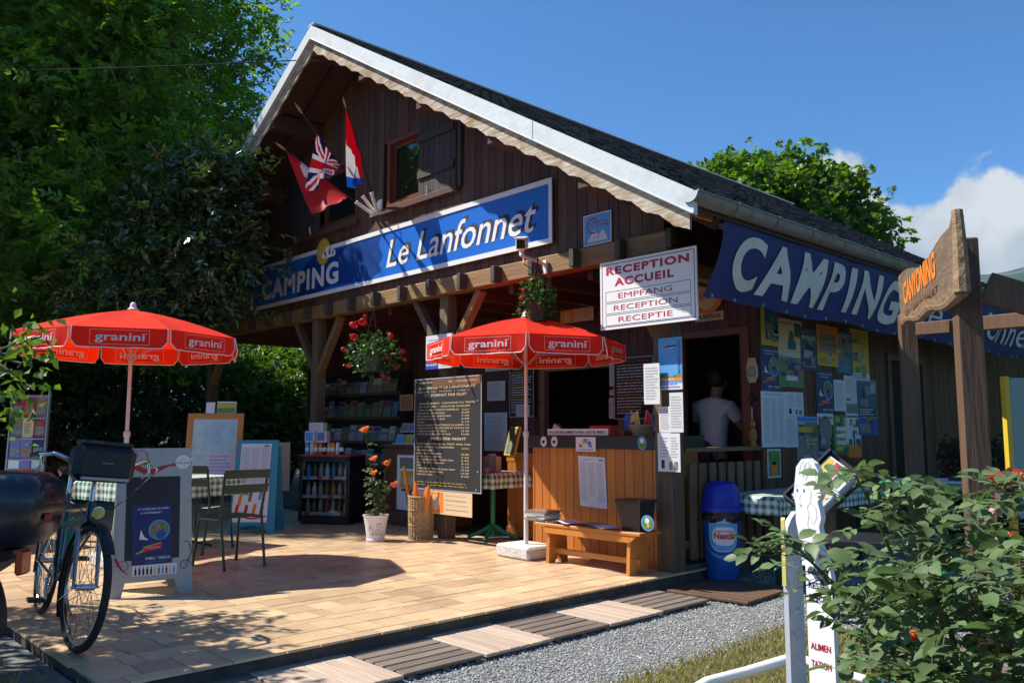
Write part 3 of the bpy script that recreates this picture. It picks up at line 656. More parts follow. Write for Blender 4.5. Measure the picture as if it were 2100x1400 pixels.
# porch ceiling boards (run across), side beam
YR = 7.48
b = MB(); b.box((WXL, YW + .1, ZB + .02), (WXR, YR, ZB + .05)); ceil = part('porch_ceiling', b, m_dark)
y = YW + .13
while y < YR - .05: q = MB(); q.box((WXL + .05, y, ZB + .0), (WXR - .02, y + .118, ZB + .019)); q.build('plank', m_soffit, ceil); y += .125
for i in range(17):
    xx = -4.177 - .566 * i; q = MB(); q.box((xx - .035, YW + .11, ZB - .12), (xx + .035, YR - .03, ZB - .002)); q.build('joist', m_porch, chalet)
b = MB(); b.box((WXR - .14, YW + .22, ZB - .18), (WXR - .005, YR + .0, ZB + .0)); part('side_beam', b, m_beam)
b = MB(); b.box((WXR - .06, YW + .13, ZB + .01), (WXR - .01, YR + .0, zr(WXR) - .18)); part('side_infill', b, m_porch)
# recessed porch wall with door and service hatch
DX0, DX1, DZ1 = -5.20, -4.50, 2.19
HX0, HX1, HZ0, HZ1 = -7.30, -6.12, 1.14, 1.95
WOL = -13.15
b = MB()
def wallrect(a, c, z0, z1): b.box((a, YR + .02, z0), (c, YR + .10, z1))
wallrect(WOL, HX0, 0, ZB); wallrect(HX0, HX1, 0, HZ0); wallrect(HX0, HX1, HZ1, ZB); wallrect(HX1, DX0, 0, ZB); wallrect(DX0, DX1, DZ1, ZB); wallrect(DX1, WXR - .03, 0, ZB)
pw = part('porch_wall', b, m_dark); x = WOL
while x < WXR - .01:
    w = min(.118, WXR - .0 - x); x0, x1 = x + .003, x + w - .003; xm = (x0 + x1) / 2
    if HX0 < xm < HX1: segs = [(0, HZ0), (HZ1, ZB)]
    elif DX0 < xm < DX1: segs = [(DZ1, ZB)]
    else: segs = [(0, ZB)]
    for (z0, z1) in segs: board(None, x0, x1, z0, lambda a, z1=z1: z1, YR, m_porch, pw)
    x += w
for (a, c, z0, z1, nm, dn) in ((HX0, HX1, HZ0, HZ1, 'service_hatch', 1), (DX0, DX1, 0, DZ1, 'doorway', 0)):
    q = MB(); q.box((a - .085, YR - .045, z0 - (.08 if dn else 0)), (a, YR + .1, z1 + .08), ch=.005); q.box((c, YR - .045, z0 - (.08 if dn else 0)), (c + .085, YR + .1, z1 + .08), ch=.005); q.box((a, YR - .043, z1), (c, YR + .1, z1 + .08), ch=.005)
    if dn: q.box((a, YR - .08, z0 - .06), (c, YR + .1, z0), ch=.005)
    q.build(nm, m_frame if not dn else m_beam, chalet)
# side wall (faces +X) with boards, a door and openings
b = MB(); b.box((WXR - .09, YR + .02, G0 - .1), (WXR - .03, RY1 - .5, zr(WXR) - .2)); sw = part('side_wall', b, m_dark)
SD0, SD1 = 10.6, 11.6
y = YR
while y < RY1 - .5:
    q = MB(); w = .122; xo = random.uniform(-.003, .003)
    z0 = G0 + .02
    if SD0 < y + .06 < SD1: z0 = 2.1
    q.box((WXR - .03, y + .003, z0), (WXR + xo, y + w - .003, zr(WXR) - .2)); q.build('plank', m_plank, sw); y += w
q = MB(); q.box((WXR - .02, SD0 - .1, G0), (WXR + .03, SD0, 2.18)); q.box((WXR - .02, SD1, G0), (WXR + .03, SD1 + .1, 2.18)); q.box((WXR - .02, SD0, 2.1), (WXR + .03, SD1, 2.18)); q.build('side_door_frame', m_post2, chalet)
b = MB(); b.box((WXR - .14, YR, -.3), (WXR + .0, RY1 - .5, G0 + .02)); b.box((WXR - .2, YW + .2, -.3), (WXR + .012, YR, .045)); part('plinth', b, m_slabside)
# rest of the shell
b = MB(); b.box((WOL - .06, YR - .03, -.3), (WOL - .01, RY1 - .5, ZB + .3)); b.box((WXL - .08, YW + .1, ZB), (WXL, YR - .04, zr(WXL) - .2)); part('left_wall', b, m_plank)
b = MB(); b.box((WOL, RY1 - .6, -.3), (WXR - .1, RY1 - .5, 2.9)); b.add([(WXL, RY1 - .52, 2.9), (WXR, RY1 - .52, 2.9), (AX, RY1 - .52, ZA - .2)], [(0, 2, 1)]); part('rear_wall', b, m_plank)
b = MB(); b.box((WOL, YR + .1, 2.55), (WXR - .1, RY1 - .6, 2.60)); b.box((WOL, 10.75, -.02), (WXR - .1, 10.8, 2.55)); b.box((WOL, YR + .1, -.02), (WXR - .1, 10.75, 0.0)); part('office_lining', b, mat('office_wall', (.09, .065, .045), .9, .2))
b = MB(); b.box((-7.9, 8.9, 0), (-6.0, 9.3, .9)); b.box((-6.9, 10.3, 0), (-5.3, 10.7, 1.9)); b.box((-5.15, 9.6, 1.0), (-4.6, 9.75, 1.9)); part('office_furniture', b, m_brownp)
# power line from the gable to the left
wl = T('power_cable', 'thin black overhead cable strung from the gable to beyond the left edge', 'cable', tuple(ony(655, 122, 5.3)))
a = ony(655, 122, 5.3); c = at(-700, 138, 11); pts = [a.lerp(c, i / 24) - Z3 * .35 * math.sin(math.pi * i / 24) * .3 for i in range(25)]
b = MB(); b.tube(pts, .007, 6); b.build('cable', flat('cable_black', (.01, .01, .01), .9), wl); b = MB(); d = (pts[1] - pts[0]).normalized(); b.tube([pts[0] + d * .16, pts[0] + d * .0, pts[0] + Vector((0.02, .3, .05))], [.018, .028, .01], 8); b.build('anchor', m_gutter, wl)
# ================================================================ signs, posters, things fixed to the building
P = PI_
def panel(name, label, cat, F, w, h, draw=None, base='paper', th=.004, group=None):
    b = MB(); b.prism([(0, 0), (w, 0), (w, h), (0, h)], F, th, P[base])
    if draw: draw(b, F)
    return b.build(name, PAL, label=label, cat=cat, group=group, loc=F.p(w / 2, h / 2))
def smalltext(b, F, x0, y0, x1, y1, n, mi=2, l=.0012, fill=.38, ragged=.3):
    dy = (y1 - y0) / n
    for i in range(n):
        y = y1 - dy * (i + .5) - dy * fill / 2; x = x0; xe = x1 - random.random() * ragged * (x1 - x0)
        while x < xe:
            w = random.uniform(.04, .16) * (x1 - x0); b.rect(F, x, y, min(x + w, xe), y + dy * fill, mi, l); x += w + .02 * (x1 - x0)
def quadF(pts_px, Y=None, X=None):
    """frame and size from the photograph's lower-left and upper-right pixel on a wall plane"""
    (a, c) = pts_px
    if Y is not None: p, q = ony(*a, Y), ony(*c, Y); return Fr((p.x, Y, p.z), XF), q.x - p.x, q.z - p.z
    p, q = onx(*a, X), onx(*c, X); return Fr((X, p.y, p.z), YF), q.y - p.y, q.z - p.z
# --- long blue sign
SX0, SX1, SZ0, SZ1 = -12.25, -5.66, 3.09, 3.745; SY = YW - .065
sg = T('name_sign', 'long blue board with white edge lettered CAMPING Le Lanfonnet across the gable', 'sign', (-8.95, SY, SZ0))
F = Fr((SX0, SY, SZ0), XF); SW, SH = SX1 - SX0, SZ1 - SZ0
b = MB(); b.prism([(0, 0), (SW, 0), (SW, SH), (0, SH)], F, .03); b.build('board', m_signblue, sg)
b = MB()
for a in ((-.01, -.01, SW + .01, .045), (-.01, SH - .045, SW + .01, SH + .01), (-.01, .045, .035, SH - .045), (SW - .035, .045, SW + .01, SH - .045)):
    b.box((SX0 + a[0], SY - .012, SZ0 + a[1]), (SX0 + a[2], SY - .001, SZ0 + a[3]))
b.build('edge_trim', m_white, sg)
def sx(x, y): q = ony(x, y, SY); return q.x - SX0, q.z - SZ0
b = MB(); a0, a1 = sx(537, 612), sx(694, 575)
b.text(F, 'CAMPING', a0[0], .12, .30, a1[0] - a0[0], 0, .003, bold=.04, cs=1.15); b.build('camping_lettering', mat('sign_lettering', (.72, .74, .74), .5), sg)
q0, q1 = sx(792, 563), sx(1100, 450)
b = MB(); b.text(F, 'Le Lanfonnet', q0[0] + .045, .175 + .012, .34, q1[0] - q0[0], 0, .002, bold=.008, shear=.28); b.build('lettering_shadow', m_ink, sg)
b = MB(); b.text(F, 'Le Lanfonnet', q0[0], .175 - .02, .34, q1[0] - q0[0], 0, .004, bold=.006, shear=.28); b.build('lettering', m_white, sg)
b = MB(); q = sx(665, 520)
b.poly(F, [(q[0] + r * math.cos(a), SH - .05 + r * math.sin(a)) for i in range(40) for r, a in (((.20 if i % 2 else .165), 2 * math.pi * i / 40),)], 0, .014); 
b.build('sun_emblem', m_yellow, sg)
b = MB()
for dx, dy, r in ((.0, 0, .055), (.09, .03, .08), (.19, .02, .065), (.26, -.01, .045)): b.disc(F, q[0] + .02 + dx, SH - .10 + dy, r, 0, .017, 20)
b.rect(F, q[0] + .02, SH - .155, q[0] + .28, SH - .10, 0, .0165); b.build('cloud_emblem', m_white, sg)
b = MB(); u0 = sx(610, 590)[0]; u1 = sx(776, 560)[0]
b.poly(F, [(u0, .07), (u0 + .5, .05), (u0 + .9, .09), (u1 - .2, .06), (u1 + .06, .14), (u1, .22), (u1 + .09, .33), (u1, .47), (u1 + .04, .58), (u0 + .5, .60), (u0 + .22, .50), (u0 + .06, .36)], 0, .0015); b.build('added_blue_patch', m_signblued, sg)  # added irregular patch of darker blue, a retouch mark the board itself lacks
# --- reception sign
F, w, h = quadF(((1232, 678), (1428, 503)), Y=5.76)
def dr(b, F):
    for (m0, wd) in ((.022, .007),): b.frame(F, m0, m0, w - m0, h - m0, wd, P['navy'], .001)
    b.text(F, 'RECEPTION', w / 2, h * .80, h * .115, w * .86, P['redink'], .0015, bold=.045, al='C', cs=1.18)
    b.text(F, 'ACCUEIL', w / 2 - .03, h * .625, h * .115, w * .62, P['redink'], .0015, bold=.045, al='C', cs=1.18)
    for i, s in enumerate(('EMPFANG', 'RECEPTION', 'RECEPTIE')):
        y = h * (.42 - .172 * i); b.frame(F, w * .06, y - h * .02, w * .94, y + h * .135, .004, P['navy'], .001); b.text(F, s, w / 2 - .02, y + h * .02, h * .075, w * (.56 if i != 1 else .66), P['redink'], .0015, bold=.0, al='C')
rs = panel('reception_sign', 'white RECEPTION ACCUEIL EMPFANG RECEPTIE sign with red lettering hung at the porch corner', 'sign', F, w, h, dr, 'white', .012)
b = MB()
for xx in (F.o.x + .2, F.o.x + w - .25): b.box((xx - .02, 5.775, F.o.z + h - .08), (xx + .02, YW - .03, F.o.z + h - .04))
b.build('mounting_bracket', m_steel, rs)
# --- camp de tourisme plaque
F, w, h = quadF(((1197, 507), (1253, 430)), Y=YW - .04)
def dr(b, F):
    b.rect(F, .01, .01, w - .01, h - .01, P['sky'], .0008); b.poly(F, [(w * .1, .02), (w * .9, .02), (w * .72, h * .45), (w * .55, h * .3), (w * .4, h * .5)], P['paper'], .0012)
    b.ring(F, w * .36, h * .62, h * .21, h * .26, P['redink'], .0015, 24, 60, 300); b.text(F, 'CAMP DE', w * .22, h * .68, h * .075, w * .62, P['redink'], .002, bold=.01); b.text(F, 'TOURISME', w * .30, h * .56, h * .075, w * .64, P['redink'], .002, bold=.01)
    b.frame(F, w * .36, h * .18, w * .7, h * .26, .004, P['grey'], .0015); b.text(F, '**', w * .53, h * .185, h * .05, None, P['ink'], .002, al='C'); smalltext(b, F, w * .06, h * .06, w * .94, h * .12, 1, P['ink'], .0015, ragged=0)
panel('camping_plaque', 'small pale blue CAMP DE TOURISME plaque with a red C on the gable boards', 'plaque', F, w, h, dr, 'white', .01)
# --- bureaux, clock sign, round orange sign on porch wall
YP = YR - .045
F, w, h = quadF(((1426, 661), (1483, 636)), Y=YP)
def dr(b, F): b.frame(F, .008, .008, w - .008, h - .008, .004, P['grey'], .001); b.text(F, 'BUREAUX', w / 2, h * .28, h * .46, w * .84, P['ink'], .0015, bold=.03, al='C')
panel('office_sign', 'small cream BUREAUX sign above the office door', 'sign', F, w, h, dr, 'cream', .008)
q = ony(1452, 608, YP); F = Fr((q.x - .2, YP, q.z - .2), XF); b = MB(); b.lathe([(0, 0), (.17, 0), (.185, .01), (.185, .03), (.165, .035), (.16, .025), (0, .025)], F.p(.2, .2, 0), 28, P['orange'], M=Matrix((F.u, F.v, F.n)).transposed())
b.disc(F, .2, .2, .145, P['cream'], .029); b.text(F, 'LYRA', .2, .18, .055, .15, P['ink'], .031, al='C', bold=.01); b.build('round_sign', PAL, label='round orange sign hanging on the porch wall above the BUREAUX sign', cat='sign', loc=(q.x, YP, q.z))
def clocksign(name, label, F, w, h):
    def dr(b, F):
        b.rect(F, w * .035, h * .06, w * .40, h * .94, P['orange'], .001); b.disc(F, w * .217, h * .5, h * .36, P['cream'], .0015, 28)
        for i in range(12): a = i * math.pi / 6; b.disc(F, w * .217 + h * .30 * math.sin(a), h * .5 + h * .30 * math.cos(a), h * .022, P['brown'], .002, 8)
        b.stroke(F, [(w * .217, h * .5), (w * .217, h * .76)], h * .025, P['brown'], .002); b.stroke(F, [(w * .217, h * .5), (w * .21, h * .68)], h * .035, P['brown'], .0022)
        for i in range(4): smalltext(b, F, w * .44, h * (.80 - i * .2), w * .95, h * (.86 - i * .2), 1, P['redink' if i % 2 else 'grey'], .0015, ragged=.15)
    return panel(name, label, 'sign', F, w, h, dr, 'cream', .006)
F, w, h = quadF(((1150, 664), (1217, 628)), Y=YP - .02); clocksign('clock_notice', 'cream notice with a small red clock drawing, up under the porch ceiling', F, w, h)
F, w, h = quadF(((872, 1050), (968, 1012)), Y=5.83); clocksign('clock_notice', 'cream notice with an orange clock drawing, fixed low on the post under the price board', F, w, h)
# --- tall black price board on the post
F, w, h = quadF(((848, 1001), (988, 764)), Y=5.87); h *= .985
def dr(b, F):
    b.frame(F, 0, 0, w, h, .012, P['grey'], .001)
    b.rect(F, w * .28, h * .925, w * .98, h * .985, P['brown'], .0006)
    W_, Y_ = P['cream'], P['yellow']
    rows = [('TARIF 2010', .06, .955, .014, .22, W_), ('TEL - FAX 0450607312', .52, .952, .016, .42, W_), ('CAMPING ** LE LANFONNET', .08, .900, .022, .84, W_), ('CAPACITE   PERS.   TOURISME   2   LOISIRS  2', .05, .873, .009, .78, W_), ('FORFAIT PAR NUIT', .27, .832, .024, .52, W_),
            ('EMPLACEMENT  CARAVANE OU TENTE', .08, .765, .014, .83, W_), ('ET VOITURE  -  DOUCHE CHAUDE', .08, .735, .014, .76, W_), ('EAU CHAUDE BACS VAISSELLE', .08, .706, .014, .60, W_), ('EURO', .73, .702, .014, .10, Y_)]
    for s, x, y, hh, ww, m in rows: b.text(F, s, x * w, y * h, hh * h, ww * w, m, .0018, bold=.012)
    y = .678
    for s, v in (('MAXIMUM 2 PERSONNES', '25.80'), ('PERSONNE SUPPLEMENTAIRE', '7.55'), ('ENFANT DE 3 A 7 ANS', '3.90'), ('CHIEN', '2.15'), ('BRANCHEMENT ELECTRIQUE 3A 6AMP', '4.15'), ('1 PERSONNE AVEC VOITURE ET TENTE', '15.50'), ('1 PERSONNE AVEC VELO', '12.40'), ('TAXE SEJOUR + DE 13 ANS', '0.20')):
        b.text(F, s, .05 * w, y * h, .0125 * h, min(.68, len(s) * .0225) * w, W_, .0018, bold=.012); b.text(F, v, .83 * w, y * h, .0125 * h, .11 * w, W_, .0018, bold=.012, al='R'); y -= .0268
    b.text(F, 'PRICE PER NIGHT', .27 * w, .445 * h, .022 * h, .52 * w, W_, .0018, bold=.02)
    for s, x, y in (('SITE FOR CARAVAN, TENT AND CAR', .06, .402), ('HOT WATER FOR SHOWERS', .06, .373), ('AND DISHES', .06, .345)): b.text(F, s, x * w, y * h, .014 * h, len(s) * .0265 * w, W_, .0018, bold=.012)
    b.text(F, 'EURO', .73 * w, .366 * h, .014 * h, .10 * w, Y_, .0018, bold=.012); y = .316
    for s, v in (('MAXIMUM 2 PERSONS', '25.80'), ('ADDITIONAL PERSON', '7.55'), ('CHILDREN 3 TO 7 YEARS OLD', '3.90'), ('ELECTRICITY 3A 6AMP', '4.15'), ('DOG', '2.15'), ('1 PERSON WITH CAR AND TENT', '15.50'), ('1 PERSON WITH BIKE', '12.40'), ('VISITOR TAX', '0.20')):
        b.text(F, s, .05 * w, y * h, .0125 * h, len(s) * .0225 * w, W_, .0018, bold=.012); b.text(F, v, .83 * w, y * h, .0125 * h, .11 * w, W_, .0018, bold=.012, al='R'); y -= .0268
    for i in range(2): smalltext(b, F, .06 * w, (.062 - i * .024) * h, .82 * w, (.074 - i * .024) * h, 1, Y_, .0018, ragged=.05)
    for x, y in ((.94, .78), (.95, .18), (.93, .03), (.03, .97)): b.disc(F, x * w, y * h, .010, P['grey'], .003, 12)
panel('price_board', 'tall black price board with small pale lettering strapped to the middle porch post', 'price board', F, w, h, dr, 'ink', .02)
# --- paper and partner poster above the price board
F, w, h = quadF(((873, 758), (930, 682)), Y=5.90)
def dr(b, F):
    b.rect(F, 0, 0, w * .47, h * .3, P['blue'], .001); b.text(F, 'Partenaire', w * .03, h * .1, h * .07, w * .4, P['paper'], .002, bold=.02); b.poly(F, [(w * .68, h * .12), (w * .8, h * .12), (w * .75, h * .25)], P['grey'], .001); smalltext(b, F, w * .55, h * .04, w * .95, h * .09, 1, 2); smalltext(b, F, w * .1, h * .4, w * .9, h * .9, 6, 8)
panel('partner_poster', 'white poster with a blue Partenaire corner on the middle post behind the small parasol', 'poster', F, w, h, dr)
# --- posters generator
def poster(label, F, w, h, style, name='poster', group='posters and notices pinned to the side wall'):
    def dr(b, F):
        if style not in ('text', 'notice', 'plain', 'ad', 'greenpic', 'globe'):
            for k in range(10):
                x_, y_ = random.uniform(.04, .7), random.uniform(.04, .8); b.rect(F, x_ * w, y_ * h, min(.96, x_ + random.uniform(.12, .4)) * w, min(.96, y_ + random.uniform(.06, .25)) * h, P[random.choice(('photo', 'photo2', 'photo3', 'photo', 'brown', 'teal', 'grey', 'navy'))], .00125 + .00004 * k)
        p = lambda *a, **k: b.rect(F, a[0] * w, a[1] * h, a[2] * w, a[3] * h, P[a[4]], a[5] if len(a) > 5 else .001)
        tx = lambda s, x, y, hh, ww, c, bold=.02, l=.002: b.text(F, s, x * w, y * h, hh * h, ww * w, P[c], l, bold=bold)
        if style == 'text': smalltext(b, F, w * .12, h * .93, w * .88, h * .96, 1, P['green']); [smalltext(b, F, w * (.1 + .28 * i), h * .08, w * (.34 + .28 * i), h * .88, 34, P['grey'], ragged=.15) for i in range(3)]
        elif style == 'notice': smalltext(b, F, w * .1, h * .35, w * .5, h * .9, 7, 2); smalltext(b, F, w * .58, h * .35, w * .92, h * .9, 8, 2); p(.15, .08, .3, .3, 'ink'); p(.5, .05, .65, .26, 'photo'); p(.72, .05, .9, .26, 'photo')
        elif style == 'globe':
            b.disc(F, w * .68, h * .56, w * .27, P['sky'], .001); b.disc(F, w * .68, h * .56, w * .235, P['photo3'], .0016); b.disc(F, w * .62, h * .60, w * .12, P['photo2'], .002); b.disc(F, w * .72, h * .48, w * .12, P['blue'], .002)
            tx('Un veritable tour du monde', .14, .905, .038, .78, 'paper', .02); tx("a vol d'oiseaux !", .22, .84, .038, .52, 'paper', .02); b.poly(F, [(w * .18, h * .42), (w * .22, h * .58), (w * .3, h * .46), (w * .42, h * .40)], P['white'], .0016)
            b.poly(F, [(w * .08, h * .17), (w * .3, h * .22), (w * .3, h * .26), (w * .12, h * .2)], P['yellow'], .0016); b.poly(F, [(w * .28, h * .20), (w * .74, h * .26), (w * .74, h * .34), (w * .28, h * .28)], P['red'], .0016); b.poly(F, [(w * .28, h * .28), (w * .74, h * .34), (w * .74, h * .355), (w * .28, h * .295)], P['yellow'], .002)
            tx('NOUVEAUTE 2010', .33, .262, .022, .36, 'paper', .01, .0026); tx('PARC', .34, .075, .045, .24, 'paper'); b.disc(F, w * .625, h * .11, w * .03, P['green'], .002, 12, .7); tx('OISEAUX', .66, .075, .045, .30, 'paper'); smalltext(b, F, w * .32, h * .03, w * .9, h * .045, 1, P['sky'])
        elif style == 'matador': p(0, .45, 1, 1, 'cream', .0006); p(0, 0, 1, .32, 'photo3', .0008); b.disc(F, w * .55, h * .73, w * .15, P['brown'], .001, sx=.7); b.disc(F, w * .55, h * .62, w * .09, P['ink'], .0012, sx=.6); tx('Samedi 31 Juillet', .08, .93, .035, .84, 'ink'); tx('MATADOR', .06, .44, .07, .88, 'paper'); p(.3, .1, .75, .17, 'paper', .0015); p(.78, .2, .92, .27, 'red', .0015); smalltext(b, F, w * .1, h * .33, w * .9, h * .40, 2, P['ink'])
        elif style == 'blueyellow': p(.0, .0, .2, 1, 'yellow'); p(.2, .15, 1, 1, 'teal'); p(.2, 0, 1, .15, 'yellow'); p(.72, .25, .95, .45, 'photo'); smalltext(b, F, w * .3, h * .5, w * .9, h * .9, 4, P['navy'])
        elif style == 'festival': p(0, .45, 1, 1, 'teal'); p(0, 0, 1, .45, 'navy'); smalltext(b, F, w * .08, h * .85, w * .92, h * .95, 2, P['purple']); tx('MUSIQUE', .1, .72, .1, .8, 'paper'); b.disc(F, w * .5, h * .45, w * .22, P['ink'], .0015, 9); smalltext(b, F, w * .1, h * .06, w * .9, h * .2, 3, P['grey'])
        elif style == 'orange': p(0, .3, 1, 1, 'orange'); p(.1, .35, .9, .8, 'photo2', .0012); p(0, 0, 1, .3, 'yellow'); smalltext(b, F, w * .1, h * .84, w * .9, h * .95, 2, P['brown']); smalltext(b, F, w * .1, h * .05, w * .9, h * .2, 3, P['brown'])
        elif style == 'teal': p(0, 0, 1, 1, 'teal'); p(.05, .5, .95, .7, 'photo3', .0012); smalltext(b, F, w * .1, h * .75, w * .9, h * .95, 4, P['paper']); smalltext(b, F, w * .1, h * .05, w * .9, h * .4, 8, P['sky'])
        elif style == 'yellow': p(0, 0, 1, 1, 'yellow'); p(0, 0, 1, .14, 'paper', .0015); smalltext(b, F, w * .1, h * .7, w * .9, h * .95, 5, P['brown']); smalltext(b, F, w * .08, h * .02, w * .92, h * .12, 3, P['ink'], .002)
        elif style == 'ad': smalltext(b, F, w * .1, h * .55, w * .9, h * .93, 9, P['grey']); p(.1, .38, .4, .44, 'red'); p(.08, .06, .92, .3, 'photo'); smalltext(b, F, w * .1, h * .32, w * .9, h * .36, 1, 2)
        elif style == 'bluephoto': p(0, .3, 1, 1, 'photo'); p(0, .45, 1, .95, 'teal', .0012); b.disc(F, w * .35, h * .75, w * .12, P['ink'], .002, sx=.6); p(.05, .33, .95, .5, 'navy', .002); smalltext(b, F, w * .1, h * .35, w * .9, h * .48, 3, P['paper'], .003); p(0, 0, 1, .3, 'blue'); p(.1, .05, .6, .2, 'photo', .002)
        elif style == 'cross': p(0, .86, 1, 1, 'sky'); tx('COL DE LA CROIX FRY', .04, .91, .045, .9, 'navy', .03); p(0, .58, 1, .86, 'photo3'); p(.1, .64, .7, .76, 'yellow', .002); p(0, 0, 1, .58, 'photo'); tx('31 JUILLET', .4, .44, .05, .52, 'paper', .01); tx('1 AOUT', .45, .35, .05, .4, 'paper', .01)
        elif style == 'art': p(0, .75, 1, 1, 'paper'); tx('art&vie', .05, .86, .09, .88, 'ink', .02); p(0, .08, 1, .72, 'ink'); b.disc(F, w * .5, h * .6, w * .4, P['photo'], .0015, sx=1); smalltext(b, F, w * .1, h * .15, w * .9, h * .35, 4, P['grey'], .002); p(0, 0, 1, .08, 'sky')
        elif style == 'boogie': p(0, 0, 1, 1, 'green'); p(.2, .1, .9, .95, 'yellow', .0012); [p(.2, .25 + i * .18, .9, .35 + i * .18, 'paper', .002) for i in range(3)]; smalltext(b, F, w * .1, h * .02, w * .9, h * .08, 1, P['brown'], .003)
        elif style == 'honey': p(0, .3, 1, 1, 'paper'); b.poly(F, [(w * .45, h * .25), (w * .6, h * .25), (w * .55, h * .7), (w * .5, h * .7)], P['ink'], .0015); [b.disc(F, w * (.25 + .25 * (i % 3)), h * (.08 + .12 * (i // 3)), w * .15, P['orange'], .0015 + i * .0002, 6) for i in range(6)]; smalltext(b, F, w * .3, h * .9, w * .8, h * .95, 1, 2)
        elif style == 'greenpic': p(.06, .06, .94, .94, 'photo3'); b.disc(F, w * .5, h * .3, w * .3, P['orange'], .0015, sx=.7); b.disc(F, w * .5, h * .7, w * .28, P['green'], .0015)
        elif style == 'plain': smalltext(b, F, w * .1, h * .1, w * .9, h * .92, 12, 2)
    base = {'globe': 'navy', 'matador': 'photo', 'festival': 'navy', 'honey': 'orange'}.get(style, 'paper')
    return panel(name, label, 'poster', F, w, h, dr, base, .003, group)
XS = WXR + .006
for lab, a, c, st in (
    ('yellow and blue poster highest beside the office door, half under the banner', (1562, 706), (1595, 636), 'blueyellow'),
    ('dark blue globe poster beside the door, under the yellow and blue poster', (1562, 800), (1598, 715), 'globe'),
    ('big beige MATADOR concert poster under the banner', (1598, 792), (1643, 660), 'matador'),
    ('dark teal music poster to the right of the MATADOR poster', (1643, 757), (1674, 676), 'festival'),
    ('orange poster high on the side wall', (1677, 748), (1716, 672), 'orange'),
    ('teal leaflet poster to the right of the orange poster', (1717, 765), (1746, 684), 'teal'),
    ('long yellow poster with a white foot, last of the upper row', (1748, 778), (1779, 680), 'yellow'),
    ('pale sheet of three columns of small print beside the door post', (1563, 917), (1611, 804), 'text'),
    ('small white notice with tiny pictures right of the three column sheet', (1613, 852), (1647, 805), 'notice'),
    ('second dark blue globe poster, in the middle of the side wall', (1676, 848), (1708, 762), 'globe'),
    ('narrow pale leaflet pinned askew between the globe poster and the white poster', (1712, 842), (1732, 780), 'plain'),
    ('white small-print poster with a red mark and a photo at its foot', (1734, 852), (1759, 772), 'ad'),
    ('blue poster with a pale figure, at the right end of the second row', (1761, 892), (1796, 780), 'bluephoto'),
    ('lavender sheet with dark column beside the three column sheet', (1612, 917), (1635, 852), 'plain'),
    ('COL DE LA CROIX FRY poster with a green and blue picture', (1636, 945), (1677, 854), 'cross'),
    ('black and white art&vie poster', (1679, 932), (1708, 848), 'art'),
    ('green and yellow striped poster right of the art&vie poster', (1710, 932), (1738, 852), 'boogie'),
    ('white poster with honeycomb cells along its foot', (1738, 937), (1764, 856), 'honey'),
    ('narrow green picture poster under the three column sheet', (1575, 980), (1600, 920), 'greenpic')):
    F, w, h = quadF((a, c), X=XS + random.uniform(0, .003)); F.v = Vector((0, random.uniform(-.02, .02), 1)).normalized(); poster(lab, F, w, h, st)
# --- things on the corner post
F, w, h = quadF(((1352, 800), (1394, 690)), Y=5.925); w = .245
def dr(b, F):
    b.rect(F, 0, h * .12, w, h, P['sky'], .001); b.rect(F, 0, 0, w, h * .12, P['paper'], .001); b.poly(F, [(0, h * .26), (w * .25, h * .33), (w * .5, h * .25), (w * .8, h * .31), (w, h * .27), (w, h * .2), (0, h * .2)], P['photo3'], .0014)
    b.rect(F, w * .0, h * .17, w, h * .23, P['orange'], .0018); smalltext(b, F, w * .05, h * .18, w * .95, h * .22, 1, P['paper'], .0024); smalltext(b, F, 0, h * .02, w, h * .13, 2, P['blue'], .0016)
    b.text(F, 'SAUT PARAPENTE LAC ANNECY', w * .93, h * .30, w * .1, h * .66, P['navy'], .002, bold=.02, rot=90)
    for a, c, m in (((.2, .80), (.45, .86), 'red'), ((.45, .84), (.8, .83), 'ink'), ((.35, .80), (.6, .84), 'paper'), ((.5, .79), (.66, .82), 'paper')): b.poly(F, [(w * a[0], h * a[1]), (w * c[0], h * a[1] + .006), (w * c[0], h * c[1]), (w * a[0], h * c[1] - .01)], P[m], .002)
panel('skydive_poster', 'tall sky-blue skydiving poster on the corner post', 'poster', F, w, h, dr)
for lab, a, c, st, Y in (('pink edged white sheet hung left of the corner post in half sun', (1321, 829), (1352, 744), 'plain', 5.88), ('white sheet on the corner post directly under the skydiving poster', (1352, 886), (1377, 833), 'plain', 5.920), ('larger white sheet at the right of the corner post, under the skydiving poster', (1374, 886), (1400, 804), 'plain', 5.915), ('lowest white leaflet on the corner post, with small green pictures', (1350, 966), (1394, 887), 'notice', 5.92)):
    F, w, h = quadF((a, c), Y=Y); poster(lab, F, w, h, st, 'notice_sheet', 'sheets of paper pinned to the corner post')
# --- notices round the service hatch
for lab, a, c, st, Y in (('green headed notice left of the hatch behind the counter', (999, 822), (1036, 780), 'plain', YP), ('three column notice lower left of the hatch', (993, 924), (1040, 845), 'plain', YP), ('small framed notice under the small parasol, left of the hatch', (995, 762), (1042, 747), 'plain', YP), ('narrow stack of notices right of the hatch', (1250, 792), (1272, 735), 'plain', YP), ('TAXI notice right of the hatch', (1249, 858), (1272, 815), 'taxi', YP)):
    F, w, h = quadF((a, c), Y=Y); 
    o = poster(lab, F, w, h, 'plain' if st == 'taxi' else st, 'notice_sheet', 'notices round the service hatch')
F, w, h = quadF(((1250, 812), (1271, 796)), Y=YP - .01); panel('red_notice', 'pinkish card with red bands right of the hatch', 'notice', F, w, h, lambda b, F: (b.rect(F, 0, h * .8, w, h, P['red'], .001), b.rect(F, 0, 0, w, h * .12, P['red'], .001)), 'pink')
